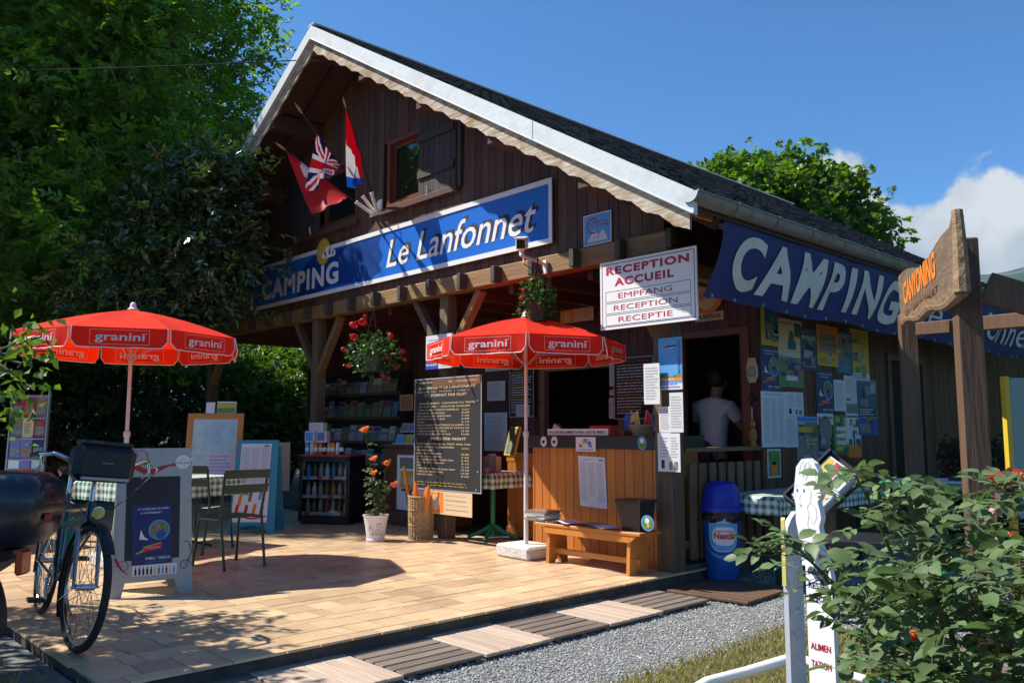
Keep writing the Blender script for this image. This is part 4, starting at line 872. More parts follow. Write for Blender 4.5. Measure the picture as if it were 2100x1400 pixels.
F, w, h = quadF(((1252, 850), (1268, 822)), Y=YP - .012); panel('taxi_card', 'small pinkish TAXI card right of the hatch', 'notice', F, w, h, lambda b, F: b.text(F, 'TAXI', w / 2, h * .7, h * .14, w * .8, P['redink'], .002, al='C', bold=.02), 'pink')
def menuboard(name, label, F, w, h, title, tc):
    def dr(b, F):
        b.frame(F, 0, 0, w, h, .014, P['grey'], .004); b.text(F, title, w / 2, h * .915, h * .035, w * .7, P[tc], .002, bold=.02, al='C')
        for i in range(17):
            y = h * (.86 - i * .048); smalltext(b, F, w * .08, y, w * .9, y + h * .022, 1, P['paper' if i % 5 else 'yellow'], .002, .9, .3)
    panel(name, label, 'menu board', F, w, h, dr, 'ink', .015)
F, w, h = quadF(((1260, 860), (1340, 728)), Y=YP - .02); menuboard('menu_board', 'black menu board with white small print under a red LOCATION heading, right of the hatch', F, w, h, 'LOCATION', 'red')
F, w, h = quadF(((1045, 856), (1095, 748)), Y=YP - .02); menuboard('menu_board', 'narrow black menu board left of the hatch, behind the pole of the small parasol', F, w, h, 'MENU', 'yellow')
F2 = Fr(F.p(w * .28, .01, .005), XF); panel('notice_sheet', 'small white card stuck on the foot of the narrow menu board', 'notice', F2, w * .55, h * .22, lambda b, F: smalltext(b, F, .02, .02, w * .5, h * .2, 5, 2))
# --- banner along the eave
def banner():
    t = T('camping_banner', 'long dark blue cloth banner reading CAMPING Le Lanfonnet hung along the right eave', 'banner', (XE, 9, 2.6))
    y0, y1 = 5.62, 15.2; nu, nv = 240, 14; b = MB(); vs = []
    def pos(u, v, l=0):
        y = y0 + (y1 - y0) * u; top = ZE - .115 + .0; zt = top - .012 * abs(math.sin(u * 22)); zb = 2.275 - .10 * u * 0 + .014 * math.sin(u * 30)
        x = XE - .02 - .22 * v ** 1.6 + .018 * math.sin(u * 46 + v * 2) * (.3 + v) + .012 * math.sin(u * 97 + 5 * v) * min(1, v * 3)
        return Vector((x + l, y, zt + (zb - zt) * v))
    for i in range(nu + 1):
        for j in range(nv + 1): vs.append(pos(i / nu, j / nv))
    fs = [(i * (nv + 1) + j, i * (nv + 1) + j + 1, (i + 1) * (nv + 1) + j + 1, (i + 1) * (nv + 1) + j) for i in range(nu) for j in range(nv)]
    b.add(vs, fs, 0, True, .5); b.build('cloth', mat('banner_blue', (.015, .028, .165), .6, .25, 2, trans=.12, col2=(.012, .02, .12), bump=.2), t)
    for s, ya, yb_, va, vb, bold, nm in (('CAMPING', 5.86, 9.18, .86, .15, .034, 'camping_lettering'), ('Le Lanfonnet', 9.75, 13.9, .78, .22, .0, 'name_lettering')):
        # lettering laid on the cloth: finely cut strips follow the folds
        v, f, x0, x1, q0, q1 = glyph_mesh(s, bold, 0.0, cs=1.22 if bold else 1); bm = bmesh.new(); bv = [bm.verts.new((p[0], p[1], 0)) for p in v]
        for q in f:
            try: bm.faces.new([bv[i] for i in q])
            except ValueError: pass
        for k in range(1, 60): bmesh.ops.bisect_plane(bm, geom=bm.verts[:] + bm.edges[:] + bm.faces[:], plane_co=(x0 + (x1 - x0) * k / 60, 0, 0), plane_no=(1, 0, 0))
        for k in range(1, 10): bmesh.ops.bisect_plane(bm, geom=bm.verts[:] + bm.edges[:] + bm.faces[:], plane_co=(0, q0 + (q1 - q0) * k / 10, 0), plane_no=(0, 1, 0))
        bm.verts.index_update(); m = MB()
        m.add([pos((ya + (yb_ - ya) * (p.co.x - x0) / (x1 - x0) - y0) / (y1 - y0), va + (vb - va) * (p.co.y - q0) / (q1 - q0), .009) for p in bm.verts], [tuple(p.index for p in q.verts) for q in bm.faces], 0, True, .5); bm.free()
        m.build(nm, mat('banner_lettering', (.62, .66, .60), .6, .15), t)
    b = MB()
    for i in range(24):
        for v in (.02, .97): q = pos((i + .25) / 24, v, .006); b.torus(q, .014, .004, Matrix(((0, 0, 1), (1, 0, 0), (0, 1, 0))), 12, 5)
    b.build('eyelets', m_steel, t, kind='stuff')
banner()
# --- flags on the gable
fb = T('flag_bracket', 'white bracket with three short tubes fixed on the gable between the windows', 'bracket', tuple(ony(770, 437, YW)))
F = Fr(ony(758, 446, YW - .03), XF); b = MB(); b.prism([(0, 0), (.28, 0), (.28, .19), (.2, .19), (0, .03)], F, .02); b.build('plate', m_white, fb)
tipd = [((565, 293), 10.0), ((605, 212), 10.0), ((703, 198), 10.05)]; sock = [((764, 439), (742, 420)), ((769, 437), (751, 412)), ((774, 436), (767, 410))]
poles = []
for (tp, d), (s0, s1) in zip(tipd, sock):
    A = ony(*s0, YW - .05); B = at(*tp, d); dr_ = (B - A).normalized(); b = MB(); b.tube([A, A + dr_ * .27], .024, 10); b.build('tube_holder', m_white, fb); poles.append((A, B, dr_))
def flag(label, pole, corners, colorfn, mats, nu=26, nv=22, rip=.03, sag=0.0):
    A, B, d = pole; t = T('flag', label, 'flag', tuple(A + d * .3), group='flags on the gable')
    b = MB(); b.tube([A + d * .1, B - d * .14], .011, 8); b.build('pole', m_blk, t)
    b = MB(); b.lathe([(0, -.14), (.013, -.14), (.013, -.10), (.02, -.09), (.011, -.075), (.018, -.055), (.009, -.04), (.004, 0.0), (0, 0)], B, 8, M=d.to_track_quat('Z', 'Y').to_matrix()); b.build('finial', mat('brass', (.55, .38, .12), .35, .2, 10, metal=.8), t)
    P4 = corners; vs = []; b = MB()
    for i in range(nu + 1):
        for j in range(nv + 1):
            s, u = i / nu, j / nv; p = (P4[0] * (1 - s) + P4[1] * s) * (1 - u) + (P4[3] * (1 - s) + P4[2] * s) * u
            p = p + Vector((.3, -1, 0)) * (rip * math.sin(s * 11 + u * 2.2) * (.25 + u)) + Z3 * (-.02 * math.sin(u * 3.1)) + Vector((1, 0, 0)) * sag * math.sin(s * 3.14) * u; vs.append(p)
    for i in range(nu):
        for j in range(nv): b.add([vs[i * (nv + 1) + j], vs[i * (nv + 1) + j + 1], vs[(i + 1) * (nv + 1) + j + 1], vs[(i + 1) * (nv + 1) + j]], [(0, 1, 2, 3)], colorfn((i + .5) / nu, (j + .5) / nv), False, .5)
    o = b.build('cloth', mats, t); me = o.data; bm = bmesh.new(); bm.from_mesh(me); bmesh.ops.remove_doubles(bm, verts=bm.verts[:], dist=1e-5)
    for f in bm.faces: f.smooth = True
    bm.to_mesh(me); bm.free()
fr_ = mat('flag_red', (.50, .012, .02), .6, .1, trans=.3); fw = mat('flag_white', (.74, .72, .72), .6, .1, trans=.3); fbl = mat('flag_navy', (.012, .015, .08), .6, .1, trans=.3); fb2 = mat('flag_blue', (.02, .12, .55), .6, .1, trans=.3)
pa, pb, pc = poles
def along(p, f): return p[0] + (p[1] - p[0]) * f
flag('red flag with a white cross hanging lowest at the left', pa, [along(pa, .90), along(pa, .28), at(705, 408, 9.9), at(642, 440, 9.7)], lambda s, u: 1 if (abs(s - .30) < .10 and .10 < u < .34) or (abs(s - .30) < .05 and .02 < u < .44) else 0, [fr_, fw], rip=.02)
def uk(s, u):
    a, c = s - .5, u - .5
    if abs(a) < .07 or abs(c) < .09: return 0
    if abs(a) < .13 or abs(c) < .16: return 1
    d1 = abs(a - c); d2 = abs(a + c)
    if d1 < .045 or d2 < .045: return 0
    if d1 < .12 or d2 < .12: return 1
    return 2
flag('folded red, white and dark blue crossed flag in the middle', pb, [along(pb, .74), along(pb, .46), at(684, 350, 9.9), at(632, 395, 9.6)], uk, [fr_, fw, fbl], 44, 36, rip=.05)
flag('limp red, white and blue striped flag at the right', pc, [along(pc, .92), along(pc, .52), at(742, 372, 9.95), at(718, 386, 9.7)], lambda s, u: 2 if u > .88 else (1 if (u > .42 + .25 * s) and s < .75 else 0), [fr_, fw, fb2], rip=.05)
# --- security camera
c0 = ony(1070, 500, 5.42)
cc = T('security_camera', 'white security camera on a bracket in front of the blue sign', 'camera', tuple(ony(1112, 545, 5.85)))
d = Vector((.62, -.72, -.25)).normalized(); s_ = d.cross(Z3).normalized(); M_ = Matrix((d, s_, s_.cross(d))).transposed()
b = MB(); b.obox(c0 - d * .03, (.15, .05, .055), M_, ch=.018); b.obox(c0 + s_.cross(d) * .058 + d * .02, (.17, .058, .007), M_, ch=.004); b.build('housing', m_white, cc)
b = MB(); b.obox(c0 + d * .122, (.004, .04, .04), M_, ch=.002); b.lathe([(.03, 0), (.03, .012), (.018, .012), (.016, .004), (0, .004)], c0 + d * .124, 18, M=d.to_track_quat('Z', 'Y').to_matrix()); b.build('lens_plate', m_blk, cc)
w0 = ony(1117, 548, 5.86); b = MB(); b.beam(c0 - Z3 * .06, c0 - Z3 * .12, .04, .04, ch=.005); b.beam(c0 - Z3 * .115, w0 + Z3 * .03, .035, .022, ch=.004); b.box(tuple(w0 + Vector((-.02, -.01, -.07))), tuple(w0 + Vector((.03, .02, .07))), ch=.004); b.build('bracket', m_white, cc)
b = MB(); b.tube([c0 - d * .18, c0 - d * .25 - Z3 * .08, c0 - d * .15 - Z3 * .2, w0 - Z3 * .02 + Vector((-.1, 0, -.02)), w0], .005, 6); b.build('cable', m_blk, cc)
# ================================================================ furniture and goods on the terrace
# --- parasols
def parasol(loc, rot, label):
    t = T('parasol', label, 'parasol', loc, rot, group='red parasols on the terrace'); n = 8; Rr = .985; zr_, za, fl = 2.06, 2.335, .168
    b = MB(); b.tube([(0, 0, .10), (0, 0, 1.18)], .022, 14); b.tube([(0, 0, 1.16), (0, 0, 2.33)], .017, 12); b.lathe([(.017, 1.15), (.03, 1.155), (.03, 1.20), (.017, 1.21)], n=14); b.tube([(.02, 0, 1.18), (.055, 0, 1.18)], .008, 8); b.build('pole', m_pole, t, world=False)
    b = MB(); b.lathe([(.045, 2.325), (.05, 2.34), (.03, 2.355), (.026, 2.39), (.012, 2.405), (0, 2.407)], n=16); b.build('finial', m_white, t, world=False)
    b = MB(); vs = []; K = 8; Q = 6
    def P_(a_i, s, q):   # panel a_i, s 0..1 across, q radial 0..1
        a0, a1 = 2 * math.pi * a_i / n, 2 * math.pi * (a_i + 1) / n
        p0 = Vector((math.cos(a0), math.sin(a0), 0)); p1 = Vector((math.cos(a1), math.sin(a1), 0)); r = Rr * q; p = p0.lerp(p1, s) * r
        z = za - (za - zr_) * (.55 * q + .45 * q * q) - .022 * math.sin(math.pi * s) * math.sin(math.pi * min(1, q * .95)); p.z = z; return p
    for i in range(n):
        g = [[P_(i, s / K, q / Q) for s in range(K + 1)] for q in range(Q + 1)]; vs = [p for row in g for p in row]
        b.add(vs, [(q * (K + 1) + s, q * (K + 1) + s + 1, (q + 1) * (K + 1) + s + 1, (q + 1) * (K + 1) + s) for q in range(Q) for s in range(K)], 0, True, .5 + .1 * (i % 2))
    can = b.build('canopy', m_fabric, t, world=False)
    for i in range(n):
        a0, a1 = 2 * math.pi * i / n, 2 * math.pi * (i + 1) / n; p0 = Vector((math.cos(a0), math.sin(a0), 0)) * Rr; p1 = Vector((math.cos(a1), math.sin(a1), 0)) * Rr; p0.z = p1.z = zr_
        u = (p1 - p0).normalized(); nrm = Vector((math.cos((a0 + a1) / 2), math.sin((a0 + a1) / 2), 0)); w = (p1 - p0).length; lean = random.uniform(.0, .05)
        v = (Vector((0, 0, 1)) - nrm * (.02 + lean)).normalized(); F = Fr(p0, u, v); v_ = []; fs = []; K2, Q2 = 18, 6; edge = []
        def fp(s, q):
            x = .012 + (w - .024) * s; c = .055; d = min(s, 1 - s) * (w - .024); ins = 0
            y = -fl * q; 
            if d < c: ymax = -(fl - c) - math.sqrt(max(0, c * c - (c - d) ** 2)); y = ymax * q
            return F.p(x, y, .010 * math.sin(s * 9 + i) * q + .012 * math.sin(s * 19 + 2 * i) * q)
        for s in range(K2 + 1):
            for q in range(Q2 + 1): v_.append(fp(s / K2, q / Q2))
            edge.append(fp(s / K2, 1.0))
        b = MB(); b.add(v_, [(s * 7 + q, s * 7 + q + 1, (s + 1) * 7 + q + 1, (s + 1) * 7 + q) for s in range(K2) for q in range(Q2)], 0, True, .4 + .1 * (i % 3)); vl = b.build('valance', m_fabric, can, world=False)
        b = MB(); b.tube([fp(0, 0)] + edge + [fp(1, 0)], .0045, 5); b.build('piping', m_piping, can, world=False)
        b = MB(); F2 = Fr(F.p(0, -.012 * 0, .006 + .006), F.u, F.v)
        b.text(F2, 'granini', w / 2, -.112, .066, w * .50, 0, .006, bold=.015, al='C'); b.frame(F2, w * .20, -.145, w * .80, -.022, .0022, 0, .006); b.disc(F2, w * .765, -.05, .005, 0, .006, 8)
        b.text(F2, 'granini', w / 2, -.112, .066, w * .50, 0, -.034, bold=.015, al='C'); b.frame(F2, w * .20, -.145, w * .80, -.022, .0022, 0, -.034)
        b.build('lettering', m_piping, can, world=False)
        b = MB(); pm = Vector((math.cos(a0), math.sin(a0), 0)); b.tube([pm * .03 + Z3 * (za - .06), pm * .5 + Z3 * (zr_ + .13), pm * (Rr - .01) + Z3 * (zr_ - .012)], .0045, 5); b.build('rib', m_steel, t, world=False)
        b = MB(); b.tube([pm * .02 + Z3 * 1.86, pm * .48 + Z3 * (zr_ + .125)], .004, 5); b.build('strut', m_steel, t, world=False)
    return t
vd = math.atan2(0 - 5.72, 0 + 5.86)          # facing the camera
UR = Vector((-5.87, 5.72, 0)); UL = onz(247, 1158)
par_r = parasol(UR, math.atan2(-UR.y, -UR.x) + R(1), 'smaller looking red granini parasol in front of the counter, its pole in a white block')
par_l = parasol(UL, math.atan2(-UL.y, -UL.x) + R(17), 'red granini parasol at the left, standing behind the menu board and the bicycle')
F = UR; b = MB(); b.obox((UR.x, UR.y, .062), (.24, .19, .06), Matrix.Rotation(R(-3), 3, 'Z'), ch=.018)
b.build('base_block', m_concw, par_r)
b = MB(); b.obox((UL.x, UL.y, .055), (.22, .2, .055), None, ch=.018); b.build('base_block', m_concw, par_l)
# --- reception counter
CYF = 6.07; ct = T('reception_counter', 'orange pine-boarded reception counter with a black top band', 'counter', (-5.35, 6.5, 0))
b = MB(); b.box((-6.08, CYF + .02, 0), (-4.56, 6.72, 1.04)); b.build('carcass', m_pineh, ct)
x = -6.10
while x < -4.58:
    w = .107; q = MB(); q.box((x + .002, CYF, 0.005), (min(x + w - .002, -4.55), CYF + .019, 1.04), ch=.003); q.build('board', m_pine, ct); x += w
b = MB(); b.box((-6.125, CYF - .004, 0), (-6.101, 6.74, 1.04), ch=.003); b.build('corner_post', m_pine, ct)
b = MB(); b.box((-6.16, CYF - .035, 1.041), (-4.52, 6.78, 1.165), ch=.006); b.build('top', m_black, ct)
b = MB(); b.box((-7.17, 6.71, 0), (-6.13, 7.3, .895)); 
lc = T('side_counter', 'lower pine counter section set back to the left of the main counter', 'counter', (-6.65, 7, 0)); b.build('carcass', m_pineh, lc)
for i in range(6): q = MB(); a = -7.18 + i * .175; q.box((a + .002, 6.69, .12), (a + .173, 6.709, .855), ch=.003); q.build('board', m_pine, lc)
b = MB(); b.box((-7.19, 6.685, 0), (-6.13, 6.709, .118), ch=.003); b.box((-7.19, 6.685, .857), (-6.13, 6.709, .93), ch=.003); b.build('rail', m_pineh, lc)
b = MB(); b.box((-7.2, 6.67, .931), (-6.13, 7.32, .955), ch=.004); b.build('top', m_pineh, lc)
# stickers and papers on the counter front
FB = CYF - .040
def st(label, px, r, cols, nm='sticker'):
    q = ony(*px, FB); F = Fr((q.x, FB, q.z), XF); b = MB()
    for i, c in enumerate(cols): b.disc(F, 0, 0, r * (1 - .16 * i) if i < 2 else r * .45, P[c], .001 * (i + 1), 20, .85)
    return b, F, q
for px, lab in (((1115, 905), 'left one of the two white round eagle stickers on the black band of the counter'), ((1137, 905), 'right one of the two white round eagle stickers on the black band of the counter')):
    b, F, q = st('', px, .055, ('grey', 'paper')); b.poly(F, [(-.028, .0), (.0, .018), (.028, .005), (.008, -.008), (.014, -.022), (-.014, -.02)], P['ink'], .004); b.build('sticker', PAL, label=lab, cat='sticker', loc=q, group='round stickers on the counter band')
b, F, q = st('', (1317, 908), .062, ('sky', 'green')); b.disc(F, 0, .02, .025, P['paper'], .004, 12); b.build('sticker', PAL, label='round blue and green village sticker at the right end of the counter band', cat='sticker', loc=q)
F, w, h = quadF(((1181, 925), (1221, 896)), Y=FB - .003)
def dr(b, F):
    for i, c in enumerate(('red', 'pink', 'yellow', 'green', 'sky', 'blue', 'purple')): b.ring(F, w / 2, h * .28, h * .3, h * .62, P[c], .0012, 4, 180 - 25.7 * (i + 1) + 2, 180 - 25.7 * i - 2)
    b.text(F, 'LANFONNET', w / 2, h * .08, h * .1, w * .8, P['purple'], .002, al='C', bold=.02); b.text(F, 'DU', w / 2, h * .36, h * .08, None, P['grey'], .002, al='C')
panel('rainbow_card', 'white card with a rainbow of words and LANFONNET, taped to the counter band', 'card', F, w, h, dr)
F, w, h = quadF(((1190, 1036), (1244, 935)), Y=CYF - .006); F.u = Vector((1, 0, -.035)).normalized(); F.v = Vector((-.05, 0, 1)).normalized()
def dr(b, F):
    for i in range(3): smalltext(b, F, w * (.06 + .31 * i), h * (.10 + .12 * (i == 1)), w * (.33 + .31 * i), h * .88, 30, P['grey'], ragged=.2)
    b.text(F, 'Reglement', w * .2, h * .925, h * .02, w * .3, P['ink'], .0015)
    for i, x in enumerate((.80, .86, .91)): b.poly(F, [(w * x - .012, h * .925), (w * x + .012, h * .925), (w * x, h * (.955 + .015 * (i == 1)))], P['ink'], .0015)
panel('rules_sheet', 'large white sheet of three columns of rules pinned slightly askew on the pine counter', 'notice', F, w, h, dr)
F, w, h = quadF(((1123, 896), (1247, 881)), Y=6.06); 
panel('payment_strip', 'long white PAS DE REGLEMENTS PAR CARTES MERCI strip standing on the counter', 'sign', Fr((F.o.x, 6.06, 1.166), XF), w, .062, lambda b, F: b.text(F, 'PAS DE REGLEMENTS PAR CARTES MERCI', w / 2, .018, .026, w * .94, P['ink'], .0015, al='C', bold=.03), 'paper')
# things on the counter top
def at_y(x, y, Y): return ony(x, y, Y)
q = at_y(1318, 880, 6.25); fbk = T('flag_basket', 'small wicker basket holding little flags, at the right end of the counter', 'basket', (q.x, 6.25, 1.166))
m_wick = mat('wicker', (.52, .36, .17), .7, .5, 30, (1, 1, 2), bump=.5, tint=.15)
b = MB()
for i in range(7): z = 1.172 + i * .014; b.torus((q.x, 6.25, z), .085 + .006 * i, .0085, None, 26, 5, sq=(1, 1))
b.lathe([(0, 1.168), (.085, 1.168)], (q.x, 6.25, 0), 20); b.build('bowl', m_wick, fbk)
for i, (dx, c, ang) in enumerate(((-.07, m_blue, -30), (-.03, m_yellow, -12), (.0, m_redink, 18), (.035, m_white, 10), (.07, m_blue, 30), (.09, m_red, 38))):
    b = MB(); s = math.sin(R(ang)); p0 = Vector((q.x + dx * .6, 6.24 + .01 * i, 1.2)); p1 = p0 + Vector((s * .16, -.01, .20)); b.tube([p0, p1], .003, 5, 1); nrm = Vector((1 if ang > 0 else -1, -.2, -.5)).normalized()
    b.add([p1, p1 - (p1 - p0) * .62, p1 - (p1 - p0) * .68 + nrm * .13, p1 + nrm * .08 - Z3 * .02], [(0, 1, 2, 3)], 0, False); b.build('small_flag', [c, m_white], fbk)
q = at_y(1240, 880, 6.35); b = MB(); b.box((q.x - .19, 6.33, 1.166), (q.x + .10, 6.45, 1.262), P['red'], ch=.005); b.box((q.x - .17, 6.328, 1.19), (q.x + .04, 6.3295, 1.24), P['orange']); b.build('red_box', PAL, label='red box of leaflets on the counter beside the flag basket', cat='box', loc=(q.x, 6.39, 1.166))
q = at_y(1144, 880, 6.3); cs = T('card_stand', 'small wooden card stand with a white tag on the left of the counter', 'card stand', (q.x, 6.3, 1.166)); b = MB(); b.add([(q.x - .09, 6.29, 1.166), (q.x + .08, 6.29, 1.166), (q.x + .0, 6.31, 1.30), (q.x - .09, 6.37, 1.166), (q.x + .08, 6.37, 1.166)], [(0, 1, 2), (4, 3, 2), (0, 2, 3), (1, 4, 2), (0, 3, 4, 1)]); b.build('wedge', m_post2, cs); b = MB(); b.obox((q.x + .01, 6.27, 1.235), (.05, .002, .03), Matrix.Rotation(R(25), 3, 'Y')); b.build('tag', m_paper, cs)
q = at_y(1233, 885, 6.45); b = MB(); b.box((q.x - .05, 6.43, 1.166), (q.x + .04, 6.45, 1.26)); b.build('till_card', m_paper, label='small white card standing in the hatch behind the payment strip', cat='card', loc=(q.x, 6.44, 1.166))
# --- bench
bn = T('wooden_bench', 'low varnished pine bench in front of the counter with magazines on it', 'bench', (-5.03, 5.7, 0))
BX0, BX1, BY0, BY1, BZ = -5.60, -4.36, 5.56, 5.86, .335
for i in range(3):
    q = MB(); a = BY0 + i * .10; q.box((BX0, a + .003, BZ), (BX1, a + .097, BZ + .028), ch=.005); q.build('seat_board', m_pineh, bn)
q = MB(); q.box((BX0 + .12, BY0 + .012, BZ - .062), (BX1 - .12, BY0 + .036, BZ - .001), ch=.004); q.add([(BX1 - .12, BY0 + .012, BZ - .062), (BX1 - .05, BY0 + .012, BZ - .001), (BX1 - .12, BY0 + .012, BZ - .001), (BX1 - .12, BY0 + .036, BZ - .062), (BX1 - .05, BY0 + .036, BZ - .001), (BX1 - .12, BY0 + .036, BZ - .001)], [(0, 1, 2), (5, 4, 3), (0, 3, 4, 1)]); q.build('apron', m_pineh, bn)
for xx, s in ((BX0 + .17, -1), (BX1 - .13, 1)):
    q = MB(); F = Fr((xx, 0, 0), YF); q.prism([(BY0 + .02, .0), (BY0 + .10, .0), (BY0 + .15, .07), (BY1 - .15, .07), (BY1 - .10, 0), (BY1 - .02, 0), (BY1 - .04, BZ - .002), (BY0 + .04, BZ - .002)], F, .035); q.build('leg', m_pineh, bn)
q = MB(); q.box((BX0 + .16, (BY0 + BY1) / 2 - .045, .085), (BX1 - .09, (BY0 + BY1) / 2 - .02, .135), ch=.004); q.build('stretcher', m_pineh, bn)
def paper_stack(n, c, sx_, sy_, z, label, name='magazine_pile', jit=.012, th=.014, rot=0):
    t = T(name, label, 'magazines', (*c, z))
    for i in range(n):
        q = MB(); q.obox((c[0] + random.uniform(-jit, jit), c[1] + random.uniform(-jit, jit), z + th * (i + .5)), (sx_ / 2, sy_ / 2, th / 2 * .95), Matrix.Rotation(R(rot + random.uniform(-5, 5)), 3, 'Z'), random.choice((P['paper'], P['grey'], P['photo'], P['cream'])) if i < n - 1 else P['photo2']); q.build('magazine', PAL, t)
    return z + th * n
paper_stack(7, (-5.62, 5.70), .27, .21, BZ + .029, 'thick pile of newspapers and magazines on the left end of the bench')
def sheetpile(c, r, label, mi, fold=.03):
    q = MB(); M = Matrix.Rotation(R(r), 3, 'Z'); z = BZ + .030; vs = []
    for i in range(5):
        for j in range(2): vs.append(Vector((c[0], c[1], z)) + M @ Vector((-.13 + .065 * i, -.1 + .2 * j, fold * abs(math.sin(i * .9)) + .002)))
    q.add(vs, [(2 * i, 2 * i + 2, 2 * i + 3, 2 * i + 1) for i in range(4)], mi); F = Fr(Vector((c[0], c[1], z + fold + .001)) , M @ Vector((1, 0, 0)), M @ Vector((0, 1, 0)))
    q.build('newspaper', PAL, label=label, cat='newspaper', loc=(*c, z))
sheetpile((-5.28, 5.66), -8, 'folded white newspaper next to the magazine pile on the bench', P['paper'])
sheetpile((-5.05, 5.76), 12, 'dark printed newspaper lying at the back of the bench', P['photo'], .01)
sheetpile((-4.82, 5.64), -18, 'white brochure hanging over the front edge of the bench', P['paper'], .02)
bb = T('small_bin', 'small black waste bin with a round green sticker on the right end of the bench', 'bin', (-4.52, 5.72, BZ + .03))
b = MB(); z0 = BZ + .03
b.add([(-4.61, 5.64, z0), (-4.42, 5.64, z0), (-4.42, 5.80, z0), (-4.61, 5.80, z0), (-4.65, 5.61, z0 + .26), (-4.39, 5.61, z0 + .26), (-4.39, 5.83, z0 + .26), (-4.65, 5.83, z0 + .26)], [(0, 1, 5, 4), (1, 2, 6, 5), (2, 3, 7, 6), (3, 0, 4, 7), (0, 3, 2, 1), (4, 5, 6, 7)]); b.box((-4.66, 5.60, z0 + .24), (-4.38, 5.84, z0 + .262), ch=.006); b.build('body', m_blk, bb)
q = at_y(1329, 1072, 5.615); F = Fr((q.x, 5.612, q.z), XF, (0, -.06, 1)); b = MB(); b.disc(F, 0, 0, .066, P['sky'], .004); b.disc(F, 0, 0, .052, P['green'], .006); b.disc(F, 0, .02, .025, P['paper'], .008, 10); b.disc(F, .01, -.02, .018, P['yellow'], .009, 8); b.build('badge', PAL, bb)
# --- green pedestal table with cloth behind the price board
def pedestal(label, c, z, r=.32, mt=m_mgreen):
    t = T('pedestal_table', label, 'table', (c[0], c[1], 0)); b = MB(); b.tube([(c[0], c[1], .03), (c[0], c[1], z - .03)], .028, 12); b.build('column', mt, t)
    for k in range(4):
        a = k * math.pi / 2 + .5; d = Vector((math.cos(a), math.sin(a), 0)); C_ = Vector((c[0], c[1], 0)); b = MB(); b.tube([C_ + Z3 * .16, C_ + d * .12 + Z3 * .09, C_ + d * .3 + Z3 * .02], [.03, .026, .018], 8); b.build('foot', mt, t)
    b = MB(); b.box((c[0] - r, c[1] - r, z - .03), (c[0] + r, c[1] + r, z - .002), ch=.004); b.build('top', mt, t); return t
pedestal('green pedestal table between the price board and the pine counter', (-7.05, 6.35), .75, .26)
def cloth_box(name, label, x0, y0, x1, y1, z, drop, m, rot=0, c=None):
    b = MB(); uv = []; nx, ny = 26, 26; e = .012; vs = []
    W_, H_ = x1 - x0, y1 - y0; cx_, cy_ = (x0 + x1) / 2, (y0 + y1) / 2
    gx = [-W_ / 2 - drop * (1 - k / 5) for k in range(5)] + [-W_ / 2 + W_ * k / nx for k in range(nx + 1)] + [W_ / 2 + drop * k / 5 for k in range(1, 6)]
    gy = [-H_ / 2 - drop * (1 - k / 5) for k in range(5)] + [-H_ / 2 + H_ * k / ny for k in range(ny + 1)] + [H_ / 2 + drop * k / 5 for k in range(1, 6)]
    M = Matrix.Rotation(R(rot), 3, 'Z')
    for yy in gy:
        for xx in gx:
            ox = max(0, abs(xx) - W_ / 2); oy = max(0, abs(yy) - H_ / 2); px = max(-W_ / 2 - e, min(W_ / 2 + e, xx)); py = max(-H_ / 2 - e, min(H_ / 2 + e, yy)); zz = z
            if ox > 0 or oy > 0:
                if ox > 0 and oy > 0: dr_ = math.hypot(ox, oy); zz = z - max(ox, oy) - .1 * min(ox, oy); px += math.copysign(.35 * min(ox, oy) + .01, xx); py += math.copysign(.35 * min(ox, oy) + .01, yy)
                else:
                    dd = ox + oy; s = yy if ox > 0 else xx; wv = .016 * math.sin(s * 17) * dd / drop + .008 * math.sin(s * 41) * dd / drop; zz = z - dd
                    if ox > 0: px += math.copysign(.015 + wv, xx)
                    else: py += math.copysign(.015 + wv, yy)
            vs.append(Vector((cx_, cy_, zz)) + M @ Vector((px, py, 0))); uv.append((xx, yy, 0))
    n = len(gx); b.add(vs, [(j * n + i, j * n + i + 1, (j + 1) * n + i + 1, (j + 1) * n + i) for j in range(len(gy) - 1) for i in range(n - 1)], 0, True, .5); b.uv = uv
    return b.build(name, m, label=label, cat='tablecloth', loc=(cx_, cy_, z))
cloth_box('tablecloth', 'green gingham cloth on the pedestal table beside the pine counter', -7.32, 6.08, -6.78, 6.62, .752, .17, m_ging)
q = at_y(1010, 880, 6.35); b = MB()
for i in range(3): b.box((q.x - .12 + .085 * i, 6.3, .754), (q.x - .05 + .085 * i, 6.38, .754 + .17 + .03 * (i % 2)), P[('pink', 'paper', 'cream')[i]], ch=.004)
b.box((q.x - .05, 6.19, .754), (q.x + .06, 6.25, .80), P['paper']); lh = b.build('leaflet_holder', PAL, label='clear holder with pink and white leaflets on the gingham table', cat='leaflet holder', loc=(q.x, 6.3, .754), kind=None)
q = at_y(1045, 905, 6.55); pf = T('painting', 'small landscape painting in a yellow frame leaning on the side counter', 'painting', (q.x, 6.55, .955)); M_ = Matrix.Rotation(R(-18), 3, 'Z') @ Matrix.Rotation(R(-14), 3, 'X')
b = MB(); b.obox((q.x, 6.6, 1.09), (.14, .012, .17), M_, ch=.004); b.build('frame', m_yellow, pf); b = MB(); b.obox(Vector((q.x, 6.6, 1.09)) + M_ @ Vector((0, -.0135, 0)), (.115, .001, .145), M_); b.build('canvas', mat('canvas_paint', (.30, .30, .14), .5, .5, 30, col2=(.03, .10, .14), det=6), pf)
q = at_y(1020, 925, 6.3); F = Fr((q.x - .24, 6.02, .60), XF); 
